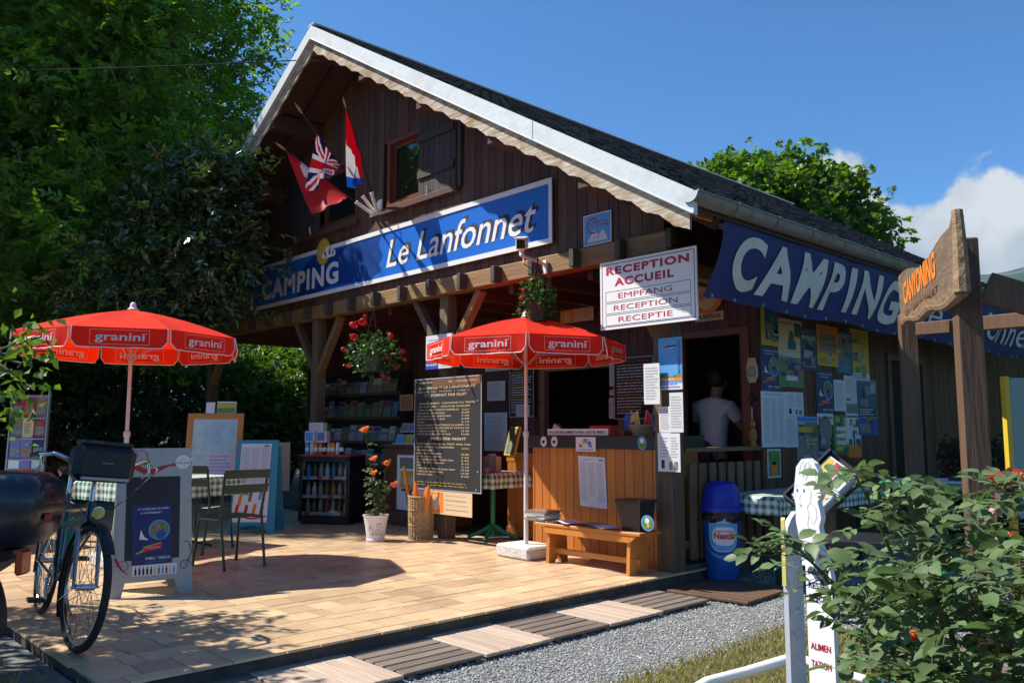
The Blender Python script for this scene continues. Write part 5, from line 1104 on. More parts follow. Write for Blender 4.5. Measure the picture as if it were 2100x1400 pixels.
# --- wicker basket with umbrellas at the middle post
q = onz(866, 1104); wb = T('umbrella_basket', 'tall round wicker basket at the foot of the middle post', 'basket', (q.x, q.y - .05, 0)); c = (q.x, q.y - .02)
b = MB()
for i in range(26):
    z = .012 + i * .0185; r = .128 + .014 * (i / 26) + (.006 if i in (8, 17, 25) else 0); b.torus((c[0], c[1], z), r, .0095, None, 30, 5)
for k in range(26):
    a = 2 * math.pi * k / 26; b.tube([(c[0] + .134 * math.cos(a), c[1] + .134 * math.sin(a), .0), (c[0] + .147 * math.cos(a), c[1] + .147 * math.sin(a), .49)], .007, 5)
b.build('weave', m_wick, wb, kind='stuff')
for i, (dx, dy, m_, tx_) in enumerate(((-.05, .0, m_orange, -.08), (.03, .02, m_orange, .03), (.07, -.02, m_orange, .10), (-.08, -.04, m_blk, -.12), (.0, -.05, m_orange, -.02))):
    t = T('furled_umbrella', ('black' if m_ is m_blk else 'orange') + ' furled umbrella ' + ['leaning left', 'in the middle', 'leaning right', 'at the front left', 'at the front'][i] + ' in the wicker basket', 'umbrella', (c[0] + dx, c[1] + dy, .05), group='umbrellas in the wicker basket'); b = MB()
    p0, p1 = Vector((c[0] + dx, c[1] + dy, .05)), Vector((c[0] + dx + tx_, c[1] + dy * 1.4, .56 + .02 * i)); b.tube([p0, p0.lerp(p1, .3), p0.lerp(p1, .8), p1], [.012, .03, .034, .012], 8); b.build('canopy', m_, t); d = (p1 - p0).normalized()
    b = MB(); b.tube([p1, p1 + d * .07], .006, 6); b.build('handle', m_post2, t)
pq = at(840, 970, 9.5); b = MB(); b.tube([pq - Z3 * .3, pq + Vector((-.04, -.05, .08))], .018, 8); b.build('wooden_stick', m_pineh, label='light wooden stick leaning beside the wicker basket', cat='stick', loc=pq)
# --- potted orange rose
q = onz(770, 1108); rp = T('rose_pot', 'white printed metal bucket standing on the tiles', 'plant pot', (q.x, q.y, 0)); c = Vector((q.x, q.y, 0))
b = MB(); b.lathe([(0, 0), (.105, 0), (.108, .02), (.10, .03), (.115, .15), (.138, .27), (.145, .275), (.145, .285), (.13, .283), (.125, .24), (0, .235)], c, 28); b.build('bucket', m_white, rp)
b = MB(); b.lathe([(0, .242), (.125, .243)], c, 20); b.build('soil', m_soil, rp)
b = MB(); dv = (Vector((0, 0, 0)) - c).normalized(); ang = math.atan2(dv.y, dv.x)
for a, z, s in [(random.uniform(-.7, .7), random.uniform(.07, .2), random.uniform(.006, .014)) for _ in range(34)]:
    rr = .1095 + .13 * max(0, z - .1) + .002; p = c + Vector((rr * math.cos(ang + a), rr * math.sin(ang + a), z)); uu = Vector((-math.sin(ang + a), math.cos(ang + a), 0)); b.disc(Fr(p, uu), 0, 0, s, 0, .001, 6, .7)
b.build('printed_flowers', m_grey, rp, kind='stuff')
b = MB(); b.tube([c + Vector((.14 * math.cos(a) * .7 - .0, .14 * math.sin(a) * .7, .285 + .05 * math.sin(a))) for a in [math.pi * i / 10 for i in range(11)]], .004, 6); b.build('handle', m_steel, rp)
# --- display fridge with drinks on top
fr = T('drinks_fridge', 'black glass-door drinks fridge with a red top edge', 'fridge', (-9.80, 5.94, 0), R(33)); b = MB()
FW, FD, FH = .36, .25, .88
b.box((-FW, -FD, .04), (-FW + .05, FD, FH)); b.box((FW - .05, -FD, .04), (FW, FD, FH)); b.box((-FW, -FD, FH - .07), (FW, FD, FH)); b.box((-FW, -FD, .04), (FW, FD, .12)); b.box((-FW, FD - .03, .04), (FW, FD, FH)); b.box((-FW + .02, -FD + .03, 0), (FW - .02, FD, .04)); b.build('cabinet', m_blk, fr, world=False)
b = MB(); b.box((-FW - .003, -FD - .012, FH + .001), (FW + .003, FD, FH + .022), ch=.004); b.build('top_edge', m_red, fr, world=False)
b = MB(); b.box((-FW + .05, FD - .032, .12), (FW - .05, FD - .03, FH - .07)); b.build('lining', flat('fridge_lining', (.22, .27, .26), .5), fr, world=False)
b = MB(); b.rect(Fr((-FW + .05, -FD - .003, .12), XF), 0, 0, 2 * FW - .1, FH - .19); b.build('door_glass', m_glass, fr, world=False)
for i, z in enumerate((.14, .36, .60)):
    b = MB(); b.box((-FW + .05, -FD + .03, z - .012), (FW - .05, FD - .04, z)); b.box((-FW + .05, -FD + .015, z - .02), (FW - .05, -FD + .03, z + .02), 1); b.build('shelf', [m_steel, m_paper], fr, world=False)
    for k in range(4): q = MB(); x = -FW + .08 + k * .17; q.box((x, -FD + .011, z - .016), (x + .07, -FD + .0145, z + .016)); q.build('price_tag', (m_red, m_paper, m_sky, m_red)[(k + i) % 4], fr, world=False)
def bottle(b, x, y, z, h, r, mi): b.lathe([(0, 0), (r, 0), (r, h * .58), (r * .45, h * .8), (r * .42, h * .96), (0, h * .97)], (x, y, z), 10, mi)
cols = [flat('cola', (.04, .012, .008), .15), m_orange, flat('pale_drink', (.50, .50, .36), .3), m_yellow, m_sky, m_green, m_white, flat('beer_amber', (.32, .15, .03), .2)]
for z, mis in ((.14, (2, 7, 2, 7, 2, 7, 2)), (.36, (2, 6, 2, 7, 3, 2, 7)), (.60, (4, 5, 2, 6, 4, 2, 6))):
    for k in range(7):
        q = MB(); bottle(q, -FW + .09 + k * .09, -FD + .1, z, .19, .032, 0); q.build('bottle', cols[mis[k]], fr, world=False)
def fl(x, y, z): return WM[fr.name] @ Vector((x, y, z))
for k in range(9):
    p = fl(-.31 + k * .062, -.14 + .02 * (k % 2), FH + .023); q = MB(); c_ = (4, 6, 1, 1, 0, 3, 1, 6, 0)[k]; q.lathe([(0, 0), (.026, 0), (.028, .01), (.028, .13), (.02, .155), (0, .156)], p, 12); q.lathe([(.0285, .04), (.0285, .09)], p, 12, 1)
    q.build('drink_can', [cols[c_], m_white], label=('blue', 'white', 'orange', 'orange', 'dark cola', 'yellow', 'orange', 'white', 'dark cola')[k] + ' drink can on top of the fridge, number ' + ('one', 'two', 'three', 'four', 'five', 'six', 'seven', 'eight', 'nine')[k] + ' from the left', cat='can', group='cans standing on the fridge', loc=p)
for (x, z, w_, h_, lab, c1) in ((-.26, .18, .15, .15, 'left white carton with a blue label, on the cans over the fridge', 'sky'), (-.09, .18, .15, .15, 'right white carton with a blue and purple label, on the cans over the fridge', 'purple'), (-.17, .332, .22, .11, 'topmost white carton with faint red print above the fridge', 'pink')):
    p = fl(x, -.12, FH + z); q = MB(); q.obox(p + Z3 * h_ / 2, (w_ / 2, .05, h_ / 2), Matrix.Rotation(R(26), 3, 'Z'), P['paper'], ch=.003); F = Fr(p + Vector((math.sin(R(26)) * .053, -math.cos(R(26)) * .053, 0)) - Vector((math.cos(R(26)), math.sin(R(26)), 0)) * w_ / 2, (math.cos(R(26)), math.sin(R(26)), 0)); q.rect(F, w_ * .12, h_ * .15, w_ * .85, h_ * .85, P[c1], .001); q.build('carton', PAL, label=lab, cat='carton', loc=p)
# --- brochure racks along the porch wall
def brochure_wall():
    t = T('brochure_rack', 'large wall rack full of brochures and postcards in the dark porch', 'rack', (-11.3, 7.3, .6)); x0, x1 = -12.75, -10.1
    b = MB(); b.box((x0, 7.34, .55), (x1, 7.40, 2.10)); b.build('back_panel', m_dark, t); st_ = ['paper', 'photo', 'photo2', 'photo3', 'purple', 'sky', 'grey', 'brown', 'green', 'teal', 'cream', 'redink']
    for r_ in range(4):
        z = .66 + r_ * .37; b = MB(); b.box((x0, 7.24, z - .012), (x1, 7.34, z)); b.box((x0, 7.235, z - .01), (x1, 7.245, z + .035)); b.build('shelf', m_post2, t); x = x0 + .04
        while x < x1 - .12:
            w = random.choice((.12, .15, .21, .18)); h = random.uniform(.22, .31); q = MB(); F = Fr((x, 7.25, z), XF, (0, .18, 1)); q.prism([(0, 0), (w, 0), (w, h), (0, h)], F, .012, P[random.choice(st_)]); q.rect(F, .008, h * .72, w - .008, h * .93, P[random.choice(st_)], .001); q.rect(F, .008, h * .1, w - .008, h * .62, P[random.choice(('photo', 'photo2', 'photo3', 'photo', 'grey'))], .001); q.build('brochure', PAL, t); x += w + random.uniform(.01, .03)
brochure_wall()
F, w, h = quadF(((636, 856), (667, 798)), Y=6.9); 
def dr(b, F): b.rect(F, .01, h * .2, w - .01, h - .01, P['sky'], .001); b.poly(F, [(.01, h * .2), (w - .01, h * .2), (w - .01, h * .3), (w * .5, h * .22), (.01, h * .35)], P['ink'], .002); b.rect(F, .01, .01, w - .01, h * .14, P['brown'], .001)
panel('sky_poster', 'dark bordered sky-blue poster at the left end of the brochure rack', 'poster', F, w, h, dr, 'navy')
F, w, h = quadF(((638, 797), (668, 776)), Y=6.88); panel('green_notice', 'yellow-green notice above the sky-blue poster at the left of the porch', 'notice', F, w, h, None, 'green')
F, w, h = quadF(((819, 842), (847, 808)), Y=7.0); b = MB(); panel('orange_picture', 'small orange framed picture in the porch behind the price board', 'picture', F, w, h, lambda b, F: b.rect(F, w * .12, h * .08, w * .88, h * .9, P['photo2'], .001), 'orange')
# --- wooden chest with postcard stand and white poster panel, left of the price board
ch = T('wooden_chest', 'dark wooden cabinet in the porch carrying postcards', 'cabinet', (-8.75, 6.75, 0)); 
b = MB(); b.box((-9.35, 6.45, .02), (-8.1, 6.95, 1.0), ch=.008); b.box((-9.40, 6.40, 1.0), (-8.05, 6.99, 1.035), ch=.006); b.build('body', mat('chest_wood', (.16, .07, .03), .5, .4, 4, (.6, 6, 6), bump=.2), ch)
b = MB(); b.box((-9.4, 6.40, .0), (-8.05, 6.44, .17), ch=.006); b.build('foot_board', m_post2, ch)
F = Fr((-9.02, 6.43, .20), XF); w, h = 1.02, .70
def dr(b, F):
    b.rect(F, .06, .53, .36, .67, P['photo'], .001); b.text(F, 'Annecy', .45, .60, .035, .3, P['redink'], .001, bold=.02); b.text(F, 'et ses environs', .45, .555, .02, .3, P['redink'], .001)
    b.rect(F, .08, .28, .42, .50, P['yellow'], .001); b.rect(F, .11, .32, .39, .42, P['cream'], .0015); b.rect(F, .1, .24, .4, .27, P['redink'], .001); b.rect(F, .47, .40, .68, .52, P['photo2'], .001); b.rect(F, .47, .44, .52, .5, P['red'], .002)
panel('leaning_panel', 'white panel with a yellow poster and small photos leaning on the dark cabinet', 'panel', F, w, h, dr, 'white', .02)
pcs = T('postcard_stand', 'clear postcard stand with blue and yellow cards on the cabinet', 'postcard stand', (-8.75, 6.6, 1.036))
for r_ in range(2):
    for k in range(5):
        q = MB(); F = Fr((-9.2 + k * .2, 6.52 + .08 * r_, 1.045 + .15 * r_), XF, (0, .35, 1)); q.prism([(0, 0), (.17, 0), (.17, .125), (0, .125)], F, .006, P['paper']); q.rect(F, .008, .008, .162, .117, P[('sky', 'yellow', 'photo', 'purple', 'ink')[(k + 2 * r_) % 5]], .001); q.build('postcard', PAL, pcs)
b = MB(); b.box((-9.25, 6.5, 1.036), (-8.15, 6.8, 1.05)); b.build('tray', m_paper, pcs)
# --- notice boards at the left
def leanboard(name, label, cat, pl, pr, ztop, mats, drawf, lean=10, th=.025, zb=0.0, group=None):
    """free-standing board between two ground points, leaning back"""
    pl, pr = Vector((pl[0], pl[1], zb)), Vector((pr[0], pr[1], zb)); u = (pr - pl).normalized(); n = u.cross(Z3); v = (Z3 - n * math.tan(R(lean))).normalized(); F = Fr(pl, u, v); w = (pr - pl).length; h = (ztop - zb) / v.z
    t = T(name, label, cat, (pl + pr) / 2, group=group); drawf(t, F, w, h); return t, F, w, h
p0 = at(370, 1000, 10.2); p1 = at(487, 1000, 10.2); 
def dmap(t, F, w, h):
    b = MB(); fw_ = .07
    for a in ((0, .45, fw_, h), (w - fw_, .45, w, h), (fw_, h - fw_, w - fw_, h), (fw_, .45, w - fw_, .45 + fw_)): b.prism([(a[0], a[1]), (a[2], a[1]), (a[2], a[3]), (a[0], a[3])], F, .03)
    b.build('frame', m_pineh, t)
    for x in (.03, w - .07): b = MB(); b.prism([(x, 0), (x + .04, 0), (x + .04, .449), (x, .449)], F, .03); b.build('leg', m_pineh, t)
    b = MB(); b.prism([(fw_, .45 + fw_), (w - fw_, .45 + fw_), (w - fw_, h - fw_), (fw_, h - fw_)], Fr(F.p(0, 0, -.012), F.u, F.v), .01, P['paper'])
    b.build('backing', PAL, t); b = MB(); G = Fr(F.p(0, 0, -.010), F.u, F.v); m_map = mat('map_print', (.55, .62, .62), .55, .45, 9, col2=(.30, .50, .58), det=7)
    b.rect(G, fw_ + .01, .95, w - fw_ - .01, h - fw_ - .01, 0, 0); b.rect(G, fw_ + .01, .55, w * .40, .94, 0, 0); b.build('map_sheet', m_map, t)
    b = MB(); b.poly(G, [(w * .32, h * .86), (w * .5, h * .93), (w * .68, h * .90), (w * .62, h * .83), (w * .66, h * .76), (w * .55, h * .70), (w * .45, h * .72), (w * .35, h * .76)], 1, .002); b.rect(G, w * .78, h * .80, w * .85, h * .9, 1, .002); b.rect(G, w * .42, .56, w * .86, .94, P['pink'], .001); smalltext(b, G, w * .44, .58, w * .84, .92, 8, P['sky'], .002); b.build('map_lake', [m_paper, mat('faded_lake_blue', (.30, .47, .56), .6, .4, 12, col2=(.42, .56, .62))] + PAL[2:], t)
t, F, w, h = leanboard('map_board', 'wood framed notice board with faded blue lake maps standing behind the tables', 'notice board', (p0.x, p0.y), (p1.x, p1.y), 1.43, None, dmap, 6)
for a, c, col, lab in (((.06, 0), (.17, .14), 'paper', 'small white card standing on top of the map board'), ((.20, 0), (.44, .15), 'photo3', 'small landscape card with a yellow band on top of the map board')):
    q = MB(); G = Fr(F.p(w * .25 + a[0] - .02, h + .001, -.01), F.u, F.v); q.prism([(0, 0), (c[0] - a[0], 0), (c[0] - a[0], c[1]), (0, c[1])], G, .01, P['paper']); q.rect(G, .005, .005, c[0] - a[0] - .005, c[1] - .02, P[col], .001)
    if col != 'paper': q.rect(G, .005, .07, c[0] - a[0] - .005, .12, P['yellow'], .002)
    q.build('card', PAL, label=lab, cat='card', loc=G.o)
p0 = at(470, 1000, 10.7); p1 = at(594, 1000, 11.0)
def dpl(t, F, w, h): b = MB(); b.prism([(0, .42), (w, .42), (w, h), (0, h)], F, .012); b.build('sheet', flat('pinkish_board', (.50, .40, .34), .7), t); b = MB(); b.prism([(.1, 0), (.14, 0), (.14, .42), (.1, .42)], F, .012); b.prism([(w - .14, 0), (w - .1, 0), (w - .1, .42), (w - .14, .42)], F, .012); b.build('stake', m_post2, t)
leanboard('plain_board', 'plain pinkish board standing behind the blue notice frame', 'board', (p0.x, p0.y), (p1.x, p1.y), 1.06, None, dpl, 3)
p0, p1 = onz(466, 1094), onz(562, 1094)
def dblue(t, F, w, h):
    m = flat('blue_frame_paint', (.035, .25, .36), .5); b = MB(); b.prism([(0, 0), (.07, 0), (.12, .07), (w * .5, .10), (w - .12, .07), (w - .07, 0), (w, 0), (w - .03, h), (.03, h)], F, .025); b.build('front_board', m, t)
    bk = Fr(F.p(0, 0, -.42), F.u, (F.v - F.n * -.30)); v2 = (F.p(.03, h, -.03) - F.p(.02, 0, -.45)).normalized(); bk = Fr(F.p(0, 0, -.45), F.u, v2); b = MB(); b.prism([(0, 0), (.07, 0), (.1, .1), (w - .1, .1), (w - .07, 0), (w, 0), (w - .03, h), (.03, h)], bk, .02); b.build('back_board', m, t)
    b = MB(); b.rect(F, w * .14, h * .52, w * .80, h * .96, P['paper'], .003); [smalltext(b, F, w * (.17 + .21 * i), h * .54, w * (.35 + .21 * i), h * .92, 26, 2, .005, ragged=.1) for i in range(3)]
    for i in range(3): b.poly(F, [(w * (.63 + .045 * i), h * .925), (w * (.67 + .045 * i), h * .925), (w * (.65 + .045 * i), h * (.95 + .01 * (i == 1)))], P['ink'], .005)
    b.rect(F, w * .06, h * .12, w * .82, h * .50, P['white'], .004)
    for x, y, c in ((.2, .36, 'orange'), (.42, .4, 'photo3'), (.64, .42, 'sky'), (.14, .24, 'red'), (.34, .24, 'redink'), (.52, .25, 'orange'), (.68, .24, 'purple')): b.poly(F, [(w * (x - .045), h * (y - .06)), (w * (x + .02), h * (y - .07)), (w * (x + .06), h * (y + .05)), (w * (x), h * (y + .07))], P[c], .006)
    b.stroke(F, [(w * (.08 + .09 * i), h * (.17 + .012 * math.sin(i))) for i in range(9)], .02, P['red'], .007); b.build('printed_sheet', PAL, t)
leanboard('blue_sandwich_board', 'blue wooden sandwich board with a price sheet and an ice drinks poster', 'sandwich board', (p0.x, p0.y), (p1.x, p1.y), 1.10, None, dblue, 10)
# --- the grey menu sandwich board in front
p0, p1 = onz(224, 1229), onz(394, 1213)
def dcoke(t, F, w, h):
    m = flat('grey_board', (.40, .41, .38), .5); b = MB()
    b.prism([(0, 0), (.075, 0), (.10, .11), (w - .13, .11), (w - .09, 0), (w, 0), (w - .02, h), (.03, h)], F, .018); b.build('front_board', m, t)
    v2 = (F.p(.03, h, -.02) - F.p(.0, 0, -.42)).normalized(); bk = Fr(F.p(0, 0, -.42), F.u, v2); b = MB(); b.prism([(0, 0), (.075, 0), (.10, .11), (w - .13, .11), (w - .09, 0), (w, 0), (w - .02, h * .985), (.03, h * .985)], bk, .018); b.build('back_board', m, t)
    b = MB(); b.rect(F, w * .16, h * .24, w * .83, h * .80, P['ink'], .002); b.build('blackboard', PAL, t)
    b = MB(); G = F; red, wh, ink = P['redink'], P['white'], P['ink']
    # ribbon
    top = [(0.10 + .065 * i, h * (.885 + .05 * math.sin(i * .62 + 1.5) * (1 - i / 14))) for i in range(11)]
    b.stroke(G, [(x * w / .7 * .72, y - .02) for x, y in top], [.012 + .03 * abs(math.sin(i * .35)) for i in range(11)], red, .002)
    b.ring(G, w * .22, h * .955, .035, .040, red, .003, 24, -60, 200); b.ring(G, w * .33, h * .94, .045, .050, red, .003, 24, -150, 120); b.ring(G, w * .60, h * .965, .018, .021, P['grey'], .003, 20)
    for cx_, cy_, r_ in ((.07, .42, .025), (.08, .55, .02), (.07, .66, .028), (.92, .62, .02), (.93, .5, .025), (.92, .4, .018), (.075, .3, .02), (.08, .74, .018)): b.ring(G, w * cx_, h * cy_, r_ * .7, r_ * .7 + .002, P['grey'], .003, 16, 0, 300)
    def curl(cx_, cy_, s, mi, r0):
        pts = [(cx_ + s * r0 * (1 - k / 30) * math.cos(k * .32), cy_ + r0 * (1 - k / 30) * math.sin(k * .32)) for k in range(26)]; b.stroke(G, pts, .005, mi, .003)
    curl(w * .90, h * .185, 1, ink, .045); curl(w * .15, h * .20, -1, red, .05); b.stroke(G, [(w * .93, h * .20), (w * .985, h * .27), (w * .95, h * .34), (w * .88, h * .35)], .006, ink, .003); b.stroke(G, [(w * .05, h * .26), (w * .12, h * .19), (w * .2, h * .15)], [.02, .012, .004], red, .003)
    b.disc(G, w * .86, h * .90, .058, P['grey'], .003, 30); b.disc(G, w * .86, h * .90, .054, wh, .0036, 30); b.text(G, 'LES', w * .86, h * .925, .010, None, P['grey'], .0045, al='C'); b.text(G, 'DESIGNERS', w * .86, h * .912, .009, .07, P['grey'], .0045, al='C'); b.text(G, 'Coca-Cola', w * .86, h * .885, .020, .095, red, .0045, al='C', shear=.3, bold=.015); b.text(G, 'light', w * .875, h * .868, .009, None, P['grey'], .0045, al='C')
    b.rect(G, w * .26, h * .135, w * .80, h * .205, P['white'], .0025)
    for i, c in enumerate(('ink', 'ink', 'ink', 'ink', 'ink', 'cream', 'green', 'sky', 'redink', 'cream', 'sky')): x = w * (.285 + .047 * i); b.rect(G, x, h * .14, x + .014, h * .18, P[c], .004); b.rect(G, x + .004, h * .18, x + .010, h * .195, P[c], .004)
    b.build('printed_design', PAL, t)
tA, FA, wA, hA = leanboard('menu_sandwich_board', 'grey cola sandwich board with a blackboard standing at the front of the terrace', 'sandwich board', (p0.x, p0.y), (p1.x, p1.y), 1.075, None, dcoke, 9)
Fg = Fr(FA.p(wA * .25, hA * .205, .006), FA.u + FA.v * .02, FA.v - FA.u * .02); poster('dark blue Parc Oiseaux globe poster taped on the blackboard of the grey sandwich board', Fg, wA * .49, hA * .405, 'globe', group=None)
# --- folding table with gingham cloth and green chairs
def garden_table(label, c, rot, z=.725, r=.42):
    t = T('garden_table', label, 'table', (c[0], c[1], 0), R(rot)); b = MB(); b.box((-r, -r, z - .03), (r, r, z - .004), ch=.005); b.build('top', m_mgreen, t, world=False)
    for sx_ in (-1, 1):
        for sy_ in (-1, 1): b = MB(); b.tube([(sx_ * .06, sy_ * .1, z - .03), (sx_ * .05, sy_ * .06, .32), (sx_ * .12, sy_ * .12, .1), (sx_ * .38, sy_ * .36, .012)], .014, 8); b.build('leg', m_dgreen, t, world=False)
    return t
tc_ = onz(395, 1110); TC1 = (-8.9, 3.35)
garden_table('green garden table behind the grey sandwich board, under a gingham cloth', TC1, 18)
cloth_box('tablecloth', 'green gingham cloth on the garden table next to the green chair', TC1[0] - .46, TC1[1] - .62, TC1[0] + .46, TC1[1] + .62, .73, .20, m_ging, 18)
TC2 = (-10.2, 1.6); garden_table('green garden table behind the bicycle, under a gingham cloth', TC2, 8, .74); cloth_box('tablecloth', 'green gingham cloth on the table half hidden behind the bicycle', TC2[0] - .45, TC2[1] - .9, TC2[0] + .45, TC2[1] + .9, .745, .22, m_ging, 8)
def chair(label, c, rot):
    t = T('garden_chair', label, 'chair', (c[0], c[1], 0), R(rot), group='green metal garden chairs'); W_, D_, zs = .20, .19, .44   # local: x right, y back
    for s in (-1, 1):
        b = MB(); b.tube([(s * (W_ + .015), -D_ - .05, .0), (s * W_, -D_, zs - .06), (s * W_, -D_ + .03, zs - .012), (s * W_, D_, zs - .004)], .0125, 10); b.lathe([(.0, 0), (.017, 0), (.016, .03), (.013, .035)], (s * (W_ + .015), -D_ - .05, 0), 8); b.build('front_leg', m_dgreen, t, world=False)
        b = MB(); b.tube([(s * (W_ - .005), D_ + .10, .0), (s * W_, D_ + .02, zs - .02), (s * W_, D_ + .01, zs + .06), (s * (W_ + .01), D_ + .09, .84)], .0125, 10); b.lathe([(.0, 0), (.017, 0), (.016, .03), (.013, .035)], (s * (W_ - .005), D_ + .10, 0), 8); b.build('rear_leg', m_dgreen, t, world=False)
    for i in range(7): q = MB(); y = -D_ + .0 + i * .058; q.box((-W_ - .01, y, zs), (W_ + .01, y + .044, zs + .008), ch=.003); q.build('seat_slat', m_dgreen, t, world=False)
    for z, h_ in ((.66, .075), (.79, .075)):
        q = MB(); vs = []; n = 12
        for i in range(n + 1):
            x = -W_ - .02 + (2 * W_ + .04) * i / n; y = D_ + .02 + (z - .44) * .2 + .02 * math.cos((i / n - .5) * math.pi); vs += [(x, y, z), (x, y + .012, z + h_), (x, y + .012, z), (x, y + .024, z + h_)]
        fs = []
        for i in range(n): a = 4 * i; c_ = a + 4; fs += [(a, c_, c_ + 1, a + 1), (a + 2, a + 3, c_ + 3, c_ + 2), (a + 1, c_ + 1, c_ + 3, a + 3), (a, a + 2, c_ + 2, c_)]
        q.add(vs, fs, 0, True); q.build('back_slat', m_dgreen, t, world=False)
    return t
# front legs at the measured contact points
cA, cB = onz(456, 1172), onz(546, 1160); mid = (cA + cB) / 2; u_ = (cB - cA).normalized(); n_ = Vector((-u_.y, u_.x, 0)); rot = math.degrees(math.atan2(u_.y, u_.x))
# the two nearest contacts are the rear legs: the chair faces away, towards the table
cc_ = mid + n_ * .29; chair('dark green slatted garden chair turned to the gingham table', (cc_.x, cc_.y), rot + 180 if False else rot + 180)
cq = onz(412, 1128); chair('dark green garden chair mostly hidden between table and sandwich board', (cq.x, cq.y), 215)
# --- leaflet display behind the bicycle
def leafrack():
    c = at(45, 1000, 9.3); t = T('leaflet_stand', 'clear acrylic stand with purple and red wine leaflets behind the bicycle', 'leaflet stand', (c.x, c.y, 0)); u = Vector((.62, .78, 0)).normalized(); F = Fr((c.x - u.x * .19, c.y - u.y * .19, 0), u, (0, 0, 1)); F.v = (Z3 - F.n * .05).normalized()
    b = MB(); b.prism([(0, 0), (.39, 0), (.39, 1.62), (0, 1.62)], F, .012, 0); b.build('back_plate', mat('acrylic', (.30, .27, .30), .15, .1), t)
    for x in (-.012, .39): b = MB(); b.prism([(x, 0), (x + .014, 0), (x + .014, 1.66), (x, 1.66)], Fr(F.p(0, 0, .03), F.u, F.v), .05); b.build('side_rail', m_steel, t)
    cols_ = [['paper', 'purple', 'paper'], ['purple', 'purple', 'navy'], ['photo2', 'cream', 'redink'], ['redink', 'redink', 'photo2']]
    for r_ in range(4):
        for k in range(3):
            q = MB(); x, y = .01 + k * .126, .66 + r_ * .235; q.prism([(x, y), (x + .118, y), (x + .118, y + .225), (x, y + .225)], Fr(F.p(0, 0, .015 + .01 * (k == 1)), F.u, F.v), .01, P[cols_[r_][k]]); G = Fr(F.p(0, 0, .016 + .01 * (k == 1)), F.u, F.v)
            if cols_[r_][k] == 'cream': b_ = q.disc(G, x + .06, y + .2, .014, P['brown'], .001); smalltext(q, G, x + .02, y + .05, x + .1, y + .17, 6, P['brown'], .001)
            else: q.rect(G, x + .01, y + .03, x + .108, y + .13, P[('photo', 'photo2', 'photo')[k]], .001)
            q.build('leaflet', PAL, t)
        b = MB(); b.prism([(0, .645 + r_ * .235), (.39, .645 + r_ * .235), (.39, .658 + r_ * .235), (0, .658 + r_ * .235)], Fr(F.p(0, 0, .045), F.u, F.v), .04); b.build('ledge', m_steel, t)
leafrack()
# --- yellow-orange wooden play stairs far behind
ps = T('play_stairs', 'orange wooden play structure with slanting stairs in the dark garden', 'play structure', (-15.5, 2.2, 0)); m_ow = mat('orange_timber', (.34, .15, .02), .6, .3, 4)
pA, pB = at(85, 850, 15), at(150, 925, 15); b = MB(); b.beam(pA, pB, .06, .16); b.build('stringer', m_ow, ps); b = MB(); b.beam(pA + Z3 * .22 - Vector((.3, .3, 0)), pB + Z3 * .22 - Vector((.3, .3, 0)), .06, .16); b.build('stringer', m_ow, ps)
for i in range(8): q = MB(); c = pA.lerp(pB, (i + .5) / 8); q.beam(c + Z3 * .04, c + Z3 * .26 - Vector((.3, .3, 0)), .12, .04); q.build('tread', m_ow, ps)
for x0, y0, x1, y1 in ((80, 860, 80, 1060), (110, 870, 110, 1060), (135, 930, 135, 1060), (60, 930, 150, 930), (60, 955, 150, 955), (98, 905, 98, 960)): b = MB(); b.beam(at(x0, y0, 15.05), at(x1, y1, 15.05), .12, .12); b.build('timber', m_ow, ps)
# ================================================================ porch railing, bin, person, right-hand side
rl = T('porch_railing', 'dark brown picket railing between the corner post and the poster wall', 'railing', (-4.36, 6.8, 0))
b = MB(); b.box((-4.44, YW + .22, 1.02), (-4.30, YR - .05, 1.06), ch=.006); b.build('handrail', m_post, rl)
for z in (.18, .80): b = MB(); b.box((-4.385, YW + .22, z), (-4.35, YR - .05, z + .07)); b.build('rail', m_post2, rl)
y = YW + .30
while y < YR - .1: q = MB(); q.box((-4.349, y, .08), (-4.325, y + .105, .92), ch=.003); q.build('picket', m_post, rl); y += .155
# wooden mat and litter bin
wm = T('wooden_mat', 'dark flat wooden mat lying on the gravel under the blue bin', 'mat', (-3.85, 6.0, G0))
for i in range(7): q = MB(); a = 5.72 + i * .115; q.box((-4.22, a, G0 + .012), (-3.5 , a + .11, G0 + .035), ch=.003); q.build('slat', m_post2, wm)
for o in [wm]: o.rotation_euler = (0, 0, R(4))
bx = onz(1490, 1192, G0 + .036); BC = Vector((bx.x - .12, bx.y + .14, G0 + .036))
bn_ = T('litter_bin', 'blue litter bin with a domed lid and a white GLACES Nestlé label', 'litter bin', BC)
m_bin = mat('bin_blue', (.008, .11, .42), .35, .25, 3, col2=(.005, .06, .25)); m_lid = mat('lid_blue', (.018, .028, .42), .38, .15); m_lblue = flat('label_light_blue', (.08, .42, .80), .4)
b = MB(); b.lathe([(0, 0), (.135, 0), (.142, .02), (.168, .57), (.168, .585), (.15, .585), (.14, .3)], BC, 40); b.build('body', m_bin, bn_)
b = MB(); n = 60; pr = [(.172, .50), (.178, .545), (.182, .585), (.17, .592)]
for k in range(len(pr) - 1):
    vs = []
    for rr, z in (pr[k], pr[k + 1]):
        for i in range(n): a = 2 * math.pi * i / n; r2 = rr + .006 * math.sin(a * 9 + k) + .004 * math.sin(a * 23); vs.append(BC + Vector((r2 * math.cos(a), r2 * math.sin(a), z + .012 * math.sin(a * 5) * (k == 0))))
    b.add(vs, [(i, (i + 1) % n, (i + 1) % n + n, i + n) for i in range(n)], 0, True)
b.build('bin_liner', mat('bin_bag', (.012, .012, .014), .2, .2, 20, bump=.6), bn_)
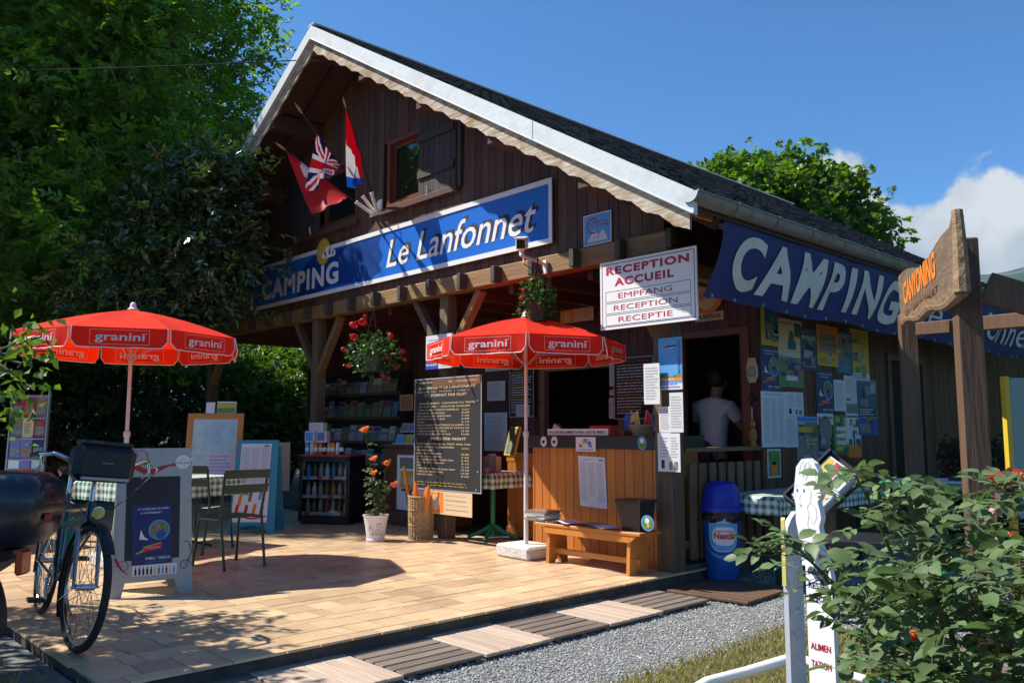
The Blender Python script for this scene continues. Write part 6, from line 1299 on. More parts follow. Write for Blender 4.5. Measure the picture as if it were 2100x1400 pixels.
b = MB(); b.lathe([(.17, .585), (.188, .585), (.190, .60), (.188, .625), (.176, .632), (.168, .66), (.155, .76), (.13, .82), (.115, .835), (.09, .842), (0, .842)], BC, 40); lid = b.build('lid', m_lid, bn_)
va = math.atan2(-BC.y, -BC.x)
def cyl_text(draw_fn, rfun, mats, nm, parent, c, a0, res=.02):
    """wraps flat artwork (x along the arc, y up) round a bin"""
    m = MB(); F = Fr((0, 0, 0), (1, 0, 0), (0, 1, 0)); draw_fn(m, F)
    bm = bmesh.new(); bv = [bm.verts.new(p) for p in m.v]; lay = bm.faces.layers.int.new('mi')
    for f_, mi in zip(m.f, m.mi):
        try: fc = bm.faces.new([bv[i] for i in f_]); fc[lay] = mi
        except ValueError: pass
    xs = [p.x for p in m.v]; x = min(xs) + res
    while x < max(xs): bmesh.ops.bisect_plane(bm, geom=bm.verts[:] + bm.edges[:] + bm.faces[:], plane_co=(x, 0, 0), plane_no=(1, 0, 0)); x += res
    bm.verts.index_update(); o = MB(); vs = []
    for p in bm.verts:
        rr = rfun(p.co.y); a = a0 + p.co.x / rfun(.3); vs.append(c + Vector(((rr + p.co.z) * math.cos(a), (rr + p.co.z) * math.sin(a), p.co.y)))
    for f_ in bm.faces: pass
    o.add(vs, [tuple(p.index for p in f_.verts) for f_ in bm.faces], 0, True); o.mi = [f_[lay] for f_ in bm.faces]; bm.free(); return o.build(nm, mats, parent)
def art(b, F):
    def rr(x0, y0, x1, y1, r, mi, l):
        pts = []
        for cx_, cy_, s in ((x1 - r, y1 - r, 0), (x0 + r, y1 - r, 90), (x0 + r, y0 + r, 180), (x1 - r, y0 + r, 270)): pts += [(cx_ + r * math.cos(R(s + i * 15)), cy_ + r * math.sin(R(s + i * 15))) for i in range(7)]
        b.poly(F, pts, mi, l)
    rr(-.115, .245, .135, .555, .10, 0, .0012); rr(-.108, .252, .128, .548, .095, 1, .002); rr(-.085, .30, .12, .46, .07, 0, .003)
    b.text(F, 'GLACES', .01, .492, .028, .13, 0, .004, bold=.02, al='C'); b.text(F, 'Nestlé', .018, .355, .058, .175, 2, .005, bold=.035, al='C'); b.rect(F, -.06, .418, .10, .425, 2, .005)
    b.stroke(F, [(-.17 + .34 * i / 16, .20 + .10 * ((i - 8) / 8) ** 2) for i in range(17)], [.004 + .02 * math.sin(math.pi * i / 16) for i in range(17)], 3, .0012)
cyl_text(art, lambda y: .142 + .026 * y / .57, [m_white, m_lblue, m_red, m_sky], 'label', bn_, BC, va)
b = MB(); pts = []
for i in range(33): a = -1.05 + 2.1 * i / 32; z = .80 - .15 * math.cos(a * 1.45) ** 1 ; rr = .170 - .045 * max(0, (z - .66) / .16) ** 1.3; pts.append(BC + Vector(((rr + .001) * math.cos(va + a), (rr + .001) * math.sin(va + a), z)))
b.tube(pts, .0035, 6); b.build('flap_seam', m_navy, lid)
# --- skin figures
def skin(name, joints, edges, mat_, parent, sub=2, root=0):
    me = bpy.data.meshes.new(name); me.from_pydata([tuple(j[0]) for j in joints], edges, []); o = bpy.data.objects.new(name, me); COL.objects.link(o)
    md = o.modifiers.new('s', 'SKIN'); md.use_smooth_shade = True
    sv = me.skin_vertices[0].data
    for i, j in enumerate(joints): r = j[1]; sv[i].radius = r if isinstance(r, tuple) else (r, r); sv[i].use_root = (i == root)
    s = o.modifiers.new('u', 'SUBSURF'); s.levels = s.render_levels = sub
    dg = bpy.context.evaluated_depsgraph_get(); dg.update(); m2 = bpy.data.meshes.new_from_object(o.evaluated_get(dg)); bpy.data.objects.remove(o)
    n = bpy.data.objects.new(name, m2); m2.materials.clear(); m2.materials.append(mat_)
    for p in m2.polygons: p.use_smooth = True
    a = m2.attributes.new('tint', 'FLOAT', 'FACE'); a.data.foreach_set('value', [.5] * len(m2.polygons))
    COL.objects.link(n)
    if parent is not None: inv = WM[parent.name].inverted(); m2.transform(inv); n.parent = parent; WM[n.name] = WM[parent.name]
    return n
m_skin = mat('skin', (.42, .22, .14), .55, .1); m_shirt = mat('pale_shirt', (.78, .68, .66), .8, .12, 3); m_hair = mat('dark_hair', (.03, .018, .012), .6, .3, 40); m_trou = mat('dark_trousers', (.025, .025, .035), .8, .1)
pc_ = ony(1462, 885, 7.80); px0, py0 = pc_.x, 7.80; pe = T('person', 'person seen from behind in a pale T-shirt standing inside the office doorway', 'person', (px0, py0, 0))
def V(x, y, z): return Vector((px0 + x, py0 + y, z))   # figure faces +Y, seen from behind
body = [(V(0, 0, .98), (.155, .11)), (V(0, .0, 1.18), (.14, .10)), (V(0, .01, 1.36), (.165, .11)), (V(.01, .03, 1.48), (.10, .06)), (V(.02, .05, 1.60), .052), (V(.03, .07, 1.70), (.082, .095)), (V(.03, .075, 1.80), (.075, .088)),
        (V(-.17, .02, 1.47), .06), (V(-.23, .08, 1.24), .043), (V(-.18, .30, 1.12), .033), (V(-.15, .38, 1.12), .026), (V(.19, .02, 1.47), .06), (V(.28, .14, 1.24), .043), (V(.30, .36, 1.16), .033), (V(.29, .45, 1.16), .026),
        (V(-.09, 0, .88), .092), (V(-.10, .01, .50), .062), (V(-.10, -.02, .10), .042), (V(-.10, .13, .04), .036), (V(.09, 0, .88), .092), (V(.11, .01, .50), .062), (V(.11, -.02, .10), .042), (V(.12, .13, .04), .036)]
skin('body', body, [(0, 1), (1, 2), (2, 3), (3, 4), (4, 5), (5, 6), (3, 7), (7, 8), (8, 9), (9, 10), (3, 11), (11, 12), (12, 13), (13, 14), (0, 15), (15, 16), (16, 17), (17, 18), (0, 19), (19, 20), (20, 21), (21, 22)], m_skin, pe)
for sx_ in (-1, 1):
    base = V(-.15, .40, 1.12) if sx_ < 0 else V(.29, .47, 1.16)
    for k in range(5): d = Vector(((k - 2) * .013, .05 if k else .02, -.01)); J = [(base + Vector(((k - 2) * .014, -.01, 0)), .010), (base + Vector(((k - 2) * .016, .035, -.005)), .009), (base + Vector(((k - 2) * .017, .06 - .006 * abs(k - 2), -.03)), .0075)]; skin('finger' if k else 'thumb', J, [(0, 1), (1, 2)], m_skin, pe, 1)
shirt = [(V(0, 0, .90), (.185, .135)), (V(0, .0, 1.10), (.165, .125)), (V(0, .01, 1.34), (.19, .13)), (V(.01, .03, 1.49), (.155, .12)), (V(.015, .04, 1.56), (.085, .085)), (V(-.19, .02, 1.47), .085), (V(-.245, .06, 1.30), .075), (V(.21, .02, 1.47), .085), (V(.275, .10, 1.30), .075)]
skin('t_shirt', shirt, [(0, 1), (1, 2), (2, 3), (3, 4), (3, 5), (5, 6), (3, 7), (7, 8)], m_shirt, pe)
skin('trousers', [(V(0, 0, .93), (.165, .12)), (V(-.09, 0, .84), .105), (V(-.10, .01, .50), .078), (V(-.10, -.02, .09), .062), (V(.09, 0, .84), .105), (V(.11, .01, .50), .078), (V(.11, -.02, .09), .062)], [(0, 1), (1, 2), (2, 3), (0, 4), (4, 5), (5, 6)], m_trou, pe)
b = MB(); b.ball(V(.03, .055, 1.785), .108, 18, sq=(.92, 1.05, 1.15)); b.build('hair', m_hair, pe)
for s in (-1, 1): b = MB(); b.ball(V(.03 + s * .093, .09, 1.72), .022, 8, sq=(.4, .8, 1.2)); b.build('ear', m_skin, pe)
b = MB(); b.ball(V(.03, .175, 1.72), .018, 8, sq=(.7, 1, 1.3)); b.build('nose', m_skin, pe)
for s in (-1, 1): b = MB(); b.ball(V(.03 + s * .032, .150, 1.755), .012, 8); b.build('eye', m_white, pe)
b = MB(); b.ball(V(.03, .158, 1.68), .022, 8, sq=(1, .4, .3)); b.build('mouth', m_redink, pe)
# dark chair back in the doorway
oc = T('office_chair', 'rounded dark office chair back in front of the person in the doorway', 'chair', (px0 - .15, 7.56, 0)); b = MB(); F = Fr((px0 - .12, 7.55, 1.0), XF)
b.prism([(.24 * math.cos(a) * (1), .14 * math.sin(a)) for a in [math.pi * i / 16 for i in range(17)]] + [(-.24, -.4), (.24, -.4)], F, .06); b.build('backrest', m_trou, oc); b = MB(); b.box((px0 - .36, 7.40, .5), (px0 + .12, 7.54, .56), ch=.02); b.build('seat', m_trou, oc); b = MB(); b.tube([(px0 - .12, 7.5, .0), (px0 - .12, 7.5, .5)], .03, 8); b.lathe([(0, 0), (.22, 0), (.2, .04), (0, .06)], (px0 - .12, 7.45, 0), 10); b.build('pedestal', m_blk, oc)
# carved ornaments hung on the door frame
def ornament(): 
    c = ony(1541, 760, YR - .06); t = T('wooden_clock', 'wooden watch-shaped clock hanging beside the office door', 'clock', c); b = MB(); F = Fr(c, XF)
    b.prism([(-.035, .13), (.035, .13), (.045, .08), (.06, .04), (.06, -.05), (.03, -.12), (-.03, -.12), (-.055, -.05), (-.06, .04), (-.045, .08)], F, .02); b.build('case', m_cream, t); b = MB(); b.disc(F, 0, -.01, .046, P['grey'], .002, 18, .85); b.ring(F, 0, -.01, .044, .05, P['brown'], .003, 20); b.build('dial', PAL, t)
    c = ony(1543, 880, YR - .06); t = T('carved_figure', 'ochre carved wooden figure hanging on a cord under the wooden clock', 'ornament', c); b = MB(); b.tube([c + Z3 * .22, c + Z3 * .05], .006, 6); b.build('cord', m_pink_ if False else m_paperp, t)
    b = MB(); b.lathe([(0, .10), (.03, .08), (.035, .04), (.02, .02), (.045, -.03), (.05, -.07), (.03, -.12), (.055, -.2), (0, -.2)], c, 12, sm=True); b.build('figure', mat('ochre_wood', (.38, .18, .03), .5, .4, 20), t)
    c = ony(1540, 815, YR - .06); t = T('door_hook', 'small black and white hook on the door frame between the ornaments', 'hook', c); b = MB(); b.obox(c, (.03, .012, .03), None, ch=.006); b.tube([c + Vector((.03, -.01, .0)), c + Vector((.06, -.03, -.05))], .006, 6); b.build('hook', m_blk, t)
ornament()
# --- gingham table against the side wall
ts = T('side_table', 'low table with a green gingham cloth standing against the poster wall behind the bin', 'table', (-3.97, 7.45, G0)); tz = .64
b = MB(); b.box((-4.26, 6.65, tz - .03), (-3.72, 8.45, tz - .004)); b.build('top', m_post2, ts)
for xx in (-4.2, -3.78):
    for yy in (6.75, 8.35): b = MB(); b.box((xx - .02, yy - .02, G0), (xx + .02, yy + .02, tz - .03)); b.build('leg', m_dgreen, ts)
cloth_box('tablecloth', 'green gingham cloth on the low table against the poster wall', -4.27, 6.62, -3.70, 8.48, tz, .155, m_ging)
# --- wooden stand with a tilted magazine tray
q = at(1693, 1000, 5.9); mt_ = T('magazine_stand', 'weathered wooden post with a tilted tray of brochures behind the white figure sign', 'stand', (q.x, q.y, G0)); b = MB(); b.box((q.x - .045, q.y - .045, G0), (q.x + .045, q.y + .045, 1.0 - .12), ch=.005); b.build('post', m_post, mt_)
u = (at(1745, 955, 5.9) - at(1645, 1050, 5.9)); uu = Vector((_cm @ Vector((1, 0, 0)))); cc_ = at(1692, 1000, 5.9); ang = 43
ux = (uu * math.cos(R(ang)) + Z3 * math.sin(R(ang))).normalized(); fwv = (_cm @ Vector((0, 0, -1))); fwv.z = 0; fwv.normalize()
vx = (fwv * .55 + Z3 * .45 - uu * .45).normalized(); vx = (vx - ux * vx.dot(ux)).normalized(); nn = ux.cross(vx); M_ = Matrix((ux, vx, nn)).transposed()
b = MB(); b.obox(cc_, (.24, .15, .012), M_); 
for s in (-1, 1): b.obox(cc_ + vx * .15 * s + nn * .03, (.24, .008, .035), M_)
b.obox(cc_ - ux * .24 + nn * .03, (.008, .15, .035), M_); b.build('tray', m_blk, mt_)
G = Fr(cc_ + nn * .016 - ux * .22 - vx * .13, ux, vx)
for i, (a, c, cols_) in enumerate(((.0, .2, ('cream', 'brown')), (.22, .42, ('photo3', 'redink')))):
    for k in range(3):
        q = MB(); G2 = Fr(G.p(a + .01 * k, .0 + .012 * k, .012 * k + .006), ux, vx); q.prism([(0, 0), (c - a - .02, 0), (c - a - .02, .23), (0, .23)], G2, .008, P['paper']); q.rect(G2, .01, .1, c - a - .03, .16, P[cols_[1]], .001); q.rect(G2, .01, .17, c - a - .03, .22, P['yellow'], .001); q.rect(G2, .01, .02, c - a - .03, .09, P[cols_[0]], .001); q.build('brochure', PAL, mt_)
# --- white painted figure sign (cut-out woman) with lettered panels
q = at(1660, 1300, 3.75); base = Vector((q.x, q.y, G0)); us = Vector((_cm @ Vector((1, 0, 0)))); 
fs_ = T('figure_sign', 'white cut-out sign of a long-haired woman above lettered panels on the lawn', 'sign', base)
sc = 3.75 / FPX
def psign(x, y): return ((x - 1660) * sc, (y - 885) * -sc + 1.2)
# head panel turned a little away from the lens, built as real board 3 cm thick
ud = (us * .55 - Vector((-.728, .686, 0)) * .83).normalized(); kk = 1.17
F = Fr((base.x, base.y, 0), ud)
hp = [(1662, 942), (1675, 940), (1688, 950), (1696, 965), (1694, 985), (1690, 997), (1697, 999), (1700, 1012), (1696, 1022), (1692, 1028), (1696, 1045), (1698, 1062), (1693, 1078), (1695, 1092), (1690, 1106), (1680, 1108), (1672, 1118), (1680, 1135), (1683, 1160), (1655, 1160), (1655, 1125), (1650, 1100), (1645, 1070), (1646, 1040), (1643, 1010), (1647, 980), (1650, 958)]
poly = [((x - 1665) * sc * kk, 1.2 - (y - 885) * sc) for x, y in hp]
b = MB(); b.prism(poly, F, .035); b.build('head_cutout', m_white, fs_)
b = MB(); A_ = lambda x, y: ((x - 1665) * sc * kk, 1.2 - (y - 885) * sc)
for pts in ([(1655, 975), (1660, 955), (1665, 946), (1668, 960), (1664, 980)], [(1664, 980), (1671, 950), (1678, 946), (1676, 972), (1668, 985)], [(1676, 975), (1682, 952), (1690, 960), (1691, 985), (1685, 996), (1678, 990)], [(1672, 995), (1680, 1010), (1678, 1030), (1670, 1040), (1674, 1055)], [(1678, 1030), (1688, 1040), (1690, 1060), (1682, 1075), (1676, 1062)], [(1674, 1055), (1670, 1075), (1676, 1095), (1684, 1100), (1686, 1085)], [(1647, 1000), (1650, 996), (1655, 998)], [(1662, 996), (1666, 993), (1670, 997)]):
    b.stroke(F, [A_(*p) for p in pts], .0022, P['grey'], .001)
for x in (1650.5, 1665): b.disc(F, *A_(x, 1007), .009, P['sky'], .0015, 10, .5); b.disc(F, *A_(x, 1007), .004, P['ink'], .002, 8, .6)
b.stroke(F, [A_(1657, 1015), A_(1655, 1025), A_(1658, 1028)], .002, P['grey'], .001); b.poly(F, [A_(1652, 1036), A_(1656, 1033), A_(1660, 1036), A_(1656, 1041)], P['pink'], .0015)
b.build('painted_face', PAL, fs_)
pp = [(1655, 1108), (1683, 1118), (1697, 1150), (1703, 1180), (1704, 1480), (1650, 1480), (1650, 1130)]
poly = [A_(*p) for p in pp]; b = MB(); b.prism(poly, Fr(F.p(0, 0, -.040), F.u, F.v), .03); b.build('front_panel', m_white, fs_)
b = MB(); G = Fr(F.p(0, 0, -.040), F.u, F.v); x0 = A_(1654, 0)[0]; wv = (A_(1700, 0)[0] - x0)
for s, y, c, hh in (('OUVERT', 1152, 'redink', .032), ('PARC', 1180, 'navy', .028), ('RESTO', 1207, 'navy', .028), ('SHOP', 1232, 'navy', .028), ('ALIMEN', 1330, 'redink', .03), ('TATION', 1365, 'redink', .03)): b.text(G, s, x0 + .004, A_(0, y)[1], hh, wv * .88, P[c], .002, bold=.02)
b.build('front_lettering', PAL, fs_)
ul = (us * .55 - Vector((-.728, .686, 0)) * .83).normalized(); o_ = F.p(A_(1650, 0)[0] - .004, 0, -.05); w2 = .115 / .55 * .9
ul = (us * .62 + Vector((-.728, .686, 0)) * .55).normalized(); FL = Fr(o_ - ul * .135 + Vector((-.728, .686, 0)) * .20 + us * .05, ul)
b = MB(); b.prism([(0, G0), (.14, G0), (.14, 1.2 - 215 * sc), (.10, 1.2 - 175 * sc), (.05, 1.2 - 190 * sc), (.02, 1.2 - 205 * sc), (0, 1.2 - 230 * sc)], FL, .025); b.build('side_panel', mat('shade_toned_white', (.50, .52, .56), .5, .1), fs_)  # white board toned bluish grey: its shade is put into the colour
b = MB()
for s, y in (('SHOP', 1160), ('BAR', 1220), ('PIZZA', 1275), ('ALIMENT', 1330), ('SNACK', 1385)): b.text(FL, s, .012, 1.2 - (y - 885) * sc, .04, .115, P['paper'], .003, bold=.03)
b.build('side_lettering', PAL, fs_)
b = MB(); b.prism([(0, 1.2 - 330 * sc), (.014, 1.2 - 330 * sc), (.010, 1.2 - 185 * sc), (.004, 1.2 - 190 * sc)], Fr(FL.o - ul * .016, ul), .02); b.build('yellow_edge', flat('pale_yellow_paint', (.62, .55, .18), .5), fs_)
# white bent pipe barrier at the ground
wp = T('white_pipe', 'low white painted pipe lying on the lawn beside the figure sign', 'pipe', (-2, 3.6, G0)); pts = [onz(1380, 1440, -.02), onz(1450, 1398, .0), onz(1530, 1377, .01), onz(1612, 1352, .03), onz(1640, 1350, .03)]; b = MB(); b.tube(pts, .026, 12); b.build('pipe', m_white, wp)
pts = [onz(1650, 1352, .03), onz(1700, 1372, .03), onz(1800, 1400, .02), onz(1900, 1420, .02)]; b = MB(); b.tube(pts, .022, 12); b.build('pipe', m_white, wp)
# --- pergola with CANYONING sign
pg = T('pergola', 'brown timber frame of posts and cross rails at the right carrying the carved sign', 'frame', (-1.9, 5.8, G0))
A0 = at(1872, 885, 6.5); B0 = at(1998, 885, 4.6); pdir = (B0 - A0); pdir.z = 0; pdir.normalize(); M_ = Matrix((pdir, Vector((-pdir.y, pdir.x, 0)), Z3)).transposed()
at_ = at(1872, 640, 6.5).z; bt = at(1998, 482, 4.6).z
for c, zt, w in ((A0, at_, .062), (B0, bt, .065)): b = MB(); b.obox((c.x, c.y, (G0 + zt) / 2), (w, w, (zt - G0) / 2), M_, ch=.008); b.build('post', m_post2, pg)
b = MB(); b.beam(at(1882, 675, 6.5), at(2140, 652, 5.3), .05, .10, ch=.006); b.build('cross_rail', m_post2, pg)
b = MB(); b.beam(at(2022, 588, 4.5), at(2260, 662, 4.2), .07, .16, ch=.006); b.build('side_rail', m_post2, pg)
b = MB(); b.beam(at(1990, 1000, 4.75) , at(2230, 990, 4.4), .05, .10, ch=.006); b.build('low_rail', m_post2, pg)
n0, n1 = at(1958, 560, 4.42), at(1845, 625, 6.2); n1.z = n0.z - .0
cs_ = T('canyoning_sign', 'rough plank sign with orange CANYONING lettering on the timber frame', 'sign', (n0 + n1) / 2); ud = (n0 - n1).normalized(); F = Fr((n1.x, n1.y, 0), ud); Ls = (n0 - n1).length
za0, zb0 = at(1965, 598, 4.42).z, at(1972, 462, 4.42).z; za1, zb1 = at(1846, 655, 6.2).z, at(1850, 566, 6.2).z
top, bot = [], []
for i in range(25): s = i / 24; top.append((s * Ls, zb1 + (zb0 - zb1) * s + .02 * math.sin(s * 9) - .05 * (1 - abs(2 * s - 1)) + (.05 if i == 24 else 0))); bot.append((s * Ls + .02 * math.sin(i * 3), za1 + (za0 - za1) * s + .015 * math.sin(s * 14) - .02))
b = MB(); b.prism(bot + top[::-1], F, .06, 0); b.build('plank', mat('driftwood', (.21, .14, .09), .6, .5, 5, (1, 1, 5), bump=.5), cs_)
b = MB(); vs = []
for (x0_, z0_), (x1_, z1_) in zip(bot, top): vs += [F.p(x0_, z0_, .0), F.p(x0_, z0_ + .045, .012)]
b.add(vs, [(2 * i, 2 * i + 2, 2 * i + 3, 2 * i + 1) for i in range(24)], 0, True); b.tube([F.p(Ls, bot[-1][1], -.03), F.p(Ls + .01, (bot[-1][1] + top[-1][1]) / 2, -.03), F.p(Ls - .01, top[-1][1] + .03, -.03)], [.045, .038, .03], 8); b.tube([F.p(x_, z_ + .0, -.03) for x_, z_ in bot], .033, 8); b.build('live_edge', mat('bark_edge', (.34, .22, .12), .8, .5, 20, bump=.7), cs_)
b = MB(); zc = (za0 + zb0 + za1 + zb1) / 4; b.text(F, 'CANYONING', Ls * .12, zc - .05, .16, Ls * .62, 0, .004, bold=.04); b.build('lettering', m_orange, cs_)
b = MB(); b.text(F, 'DU VIEUX FAULT', Ls * .16, zc - .13, .045, Ls * .6, 0, .014, bold=.03); b.build('carved_lettering', m_brownp, cs_)
# --- far right: green rimmed table, dark box table, yellow framed board, timber deck, red hedge box
tq = at(1925, 990, 6.0); gt_ = T('round_table', 'round table with a bright green rim on a twisted green pedestal behind the rose bush', 'table', (tq.x, tq.y, G0)); C_ = Vector((tq.x, tq.y, 0)); tz = tq.z
b = MB(); b.lathe([(0, tz - .03), (.38, tz - .035), (.40, tz - .02), (.40, tz + .012), (.38, tz + .015), (0, tz + .012)], C_, 36); b.build('rim', m_mgreen, gt_)
b = MB(); b.lathe([(0, tz + .016), (.37, tz + .017)], C_, 36); b.build('top', m_paperp, gt_)
b = MB(); b.tube([C_ + Z3 * (G0), C_ + Z3 * (tz - .03)], .03, 12); b.tube([C_ + Vector((.038 * math.cos(a), .038 * math.sin(a), .05 + .0135 * a)) for a in [i * .5 for i in range(70)]], .012, 6); b.build('pedestal', m_mgreen, gt_)
for s in (-1, 1): b = MB(); b.tube([C_ + Z3 * (tz - .25), C_ + us * s * .12 + Z3 * (tz - .1), C_ + us * s * .2 + Z3 * (tz - .04)], .012, 6); b.build('brace', m_dgreen, gt_)
b = MB()
for k in range(9): b.ball(C_ + Vector((random.uniform(-.12, .12), random.uniform(-.12, .12), G0 + random.uniform(.03, .14))), .035, 8)
b.build('ornate_foot', m_mgreen, gt_, kind='stuff')
q = MB(); q.disc(Fr(C_ + Z3 * (tz + .019), us, fwv), .0, .05, .1, P['paper'], .001); q.box(tuple(C_ + Vector((.05, .05, tz + .018))), tuple(C_ + Vector((.2, .2, tz + .05))), P['ink']); q.build('newspaper', PAL, label='dark and white papers lying on the green rimmed table', cat='newspaper', loc=C_ + Z3 * tz)
c = at(1800, 1130, 5.2); bt_ = T('dark_side_table', 'black box-shaped side table behind the rose bush', 'table', (c.x, c.y, G0)); M_ = Matrix.Rotation(R(20), 3, 'Z')
b = MB(); b.obox((c.x, c.y, .52), (.30, .26, .02), M_, ch=.006); b.build('top', m_blk, bt_)
for sx_ in (-1, 1):
    for sy_ in (-1, 1): b = MB(); p = Vector((c.x, c.y, 0)) + M_ @ Vector((sx_ * .28, sy_ * .24, 0)); b.obox((p.x, p.y, (G0 + .5) / 2), (.02, .02, (.5 - G0) / 2), M_); b.build('leg', m_blk, bt_)
dk = T('timber_deck', 'grey-brown plank deck in the sun behind the rose bush', 'deck', (-1.3, 5.4, G0)); dp = [at(1780, 1250, 4.6)]; 
for i in range(9):
    q = MB(); a = onz(1700, 1190 + 0, -.02); p0 = Vector((-2.15 + .10 * i, 4.75 + .155 * i, -.03)); q.beam(p0, p0 + Vector((1.75, -.95 + .15, 0)), .145, .03, ch=.004); q.build('deck_board', m_duckd, dk)
q = MB(); q.beam((-2.2, 4.65, -.07), (-1.2, 6.2, -.07), .06, .08); q.beam((-.7, 3.9, -.07), (.3, 5.4, -.07), .06, .08); q.build('joists', m_post2, dk, kind='stuff')
c = at(2085, 870, 5.6); yb_ = T('yellow_board', 'greenish panel with a bright yellow edge at the right edge of the photo', 'board', (c.x, c.y, G0)); F = Fr(at(2070, 970, 5.6), us, Z3); hh = at(2070, 770, 5.6).z - F.o.z
b = MB(); b.prism([(.03, -.3), (.6, -.3), (.6, hh - .01), (.03, hh - .01)], F, .03); b.build('panel', flat('sage_panel', (.22, .32, .28), .5), yb_); b = MB(); b.prism([(0, -1.0), (.032, -1.0), (.032, hh), (0, hh)], Fr(F.p(0, 0, .01), us, Z3), .05); b.prism([(.57, -1.0), (.602, -1.0), (.602, hh), (.57, hh)], Fr(F.p(0, 0, .01), us, Z3), .05); b.build('edge_post', m_yellow, yb_, kind='stuff')
# ================================================================ the bicycle (local: x forward, y left, z up)
rc, fc = onz(80, 1257), onz(152, 1337); hd = math.atan2(fc.y - rc.y, fc.x - rc.x); WB = (fc - rc).length; LEAN = R(6)
bk = T('bicycle', 'dark trekking bicycle with a black handlebar bag parked on the terrace corner', 'bicycle', (rc.x, rc.y, 0), (-LEAN * 1.0, 0, hd))
XYr = Matrix(((1, 0, 0), (0, 0, 1), (0, 1, 0)))  # ring plane x-z
WR = .345; b = None
def wheel(cx_, steer, lab):
    Ms = Matrix.Rotation(steer, 3, 'Z'); c = Vector((cx_, 0, WR)); Mx = Ms @ XYr
    b = MB(); b.torus(c, WR - .021, .021, Mx, 64, 10); w = b.build('wheel', m_rubber, bk, world=False)
    b = MB(); b.torus(c, WR - .048, .013, Mx, 64, 6, sq=(1, .9)); b.build('rim', m_chrome, w, world=False)
    b = MB()
    for i in range(32):
        a = 2 * math.pi * i / 32; s = 1 if i % 2 else -1; h = a + (.5 if (i // 2) % 2 else -.5); p0 = c + Mx @ Vector((.022 * math.cos(h), .022 * math.sin(h), s * .03)); p1 = c + Mx @ Vector(((WR - .055) * math.cos(a), (WR - .055) * math.sin(a), 0)); b.tube([p0, p1], .0016, 4, cap=False)
    b.build('spokes', m_chrome, w, world=False, kind='stuff'); b = MB(); b.tube([c + Mx @ Vector((0, 0, -.05)), c + Mx @ Vector((0, 0, .05))], .018, 12); b.tube([c + Mx @ Vector((0, 0, -.075)), c + Mx @ Vector((0, 0, .075))], .007, 8); b.build('hub', m_chrome, w, world=False)
    b = MB(); a0, a1 = (R(20), R(200)) if cx_ < .1 else (R(35), R(215))
    N_ = 30; vs = []
    for i in range(N_ + 1):
        a = a0 + (a1 - a0) * i / N_
        for yy, dr_ in ((-.028, -.006), (0, .004), (.028, -.006)): vs.append(c + Mx @ Vector(((WR + .018 + dr_) * math.cos(a), (WR + .018 + dr_) * math.sin(a), yy)))
    b.add(vs, [(3 * i + j, 3 * i + j + 1, 3 * i + j + 4, 3 * i + j + 3) for i in range(N_) for j in range(2)], 0, True); b.build('mudguard', m_blk, bk, world=False)
    for s in (-1, 1): b = MB(); a = a1 - .25; b.tube([c + Mx @ Vector((0, 0, s * .055)), c + Mx @ Vector(((WR + .015) * math.cos(a), (WR + .015) * math.sin(a), s * .028))], .0025, 5); b.build('stay', m_chrome, bk, world=False)
    return c, Mx
ST = R(1.4 + 6.4 - 0) ; ST = (0.025 - hd)
cF, MF = wheel(WB, ST, 'front'); cR, MR = wheel(0, 0, 'rear')
m_fr = mat('frame_green', (.012, .045, .035), .25, .1, coat=.5); hx = WB - .19; head0, head1 = Vector((hx + .045, 0, .62)), Vector((hx, 0, .80)); seat0 = Vector((.47, 0, .29)); seatT = Vector((.30, 0, .80)); bbk = Vector((.47, 0, .29))
def tb(name, pts, r, m=None, par=None, n=10): q = MB(); q.tube([Vector(p) for p in pts], r, n); return q.build(name, m or m_fr, par or bk, world=False)
tb('frame', [head0, bbk], .019); tb('frame', [head1 - Vector((-.005, 0, .03)), seatT + Vector((.02, 0, -.1))], .017); tb('frame', [bbk, seatT], .017); tb('head_tube', [head0, head1], .024)
for s in (-1, 1):
    tb('chain_stay', [bbk + Vector((0, s * .03, 0)), cR + Vector((0, s * .06, 0))], .009); tb('seat_stay', [seatT + Vector((.02, s * .02, -.06)), cR + Vector((0, s * .06, 0))], .008)
Ms = Matrix.Rotation(ST, 3, 'Z')
for s in (-1, 1): o = cF + MF @ Vector((0, 0, s * .06)); tb('fork_blade', [head0 + Ms @ Vector((.01, s * .055, .03)), head0 + Ms @ Vector((.04, s * .06, -.1)), o], [.015, .014, .009], m_steel)
tb('fork_crown', [head0 + Ms @ Vector((.01, -.06, .03)), head0 + Ms @ Vector((.01, .06, .03))], .016, m_chrome)
stem = head1 + Vector((-.02, 0, .17)); tb('stem', [head1, stem, stem + Ms @ Vector((.07, 0, .02))], .014, m_chrome); hb = stem + Ms @ Vector((.07, 0, .02))
bar = [hb + Ms @ Vector(p) for p in ((-.22, -.31, .045), (-.10, -.30, .06), (-.02, -.25, .07), (.02, -.12, .02), (0, 0, 0), (.02, .12, .02), (-.02, .25, .07), (-.10, .30, .06), (-.22, .31, .045))]
tb('handlebar', bar, .012, m_chrome)
for s in (0, -1):
    a, c = (bar[0], bar[1]) if s == 0 else (bar[-1], bar[-2]); tb('grip', [a, a.lerp(c, .95)], .017, m_blk); lv = c + Ms @ Vector((.03, 0, -.01)); tb('brake_lever', [lv, lv + Ms @ Vector((.01, 0, -.05)), lv + Ms @ Vector((-.08, 0, -.09))], [.012, .008, .005], m_chrome)
    tb('brake_cable', [lv, lv + Ms @ Vector((.10, -.02 if s == 0 else .02, -.03)), lv + Ms @ Vector((.12, .12 if s == 0 else -.12, -.18)), head0 + Ms @ Vector((.05, 0, .06))], .003, m_blk)
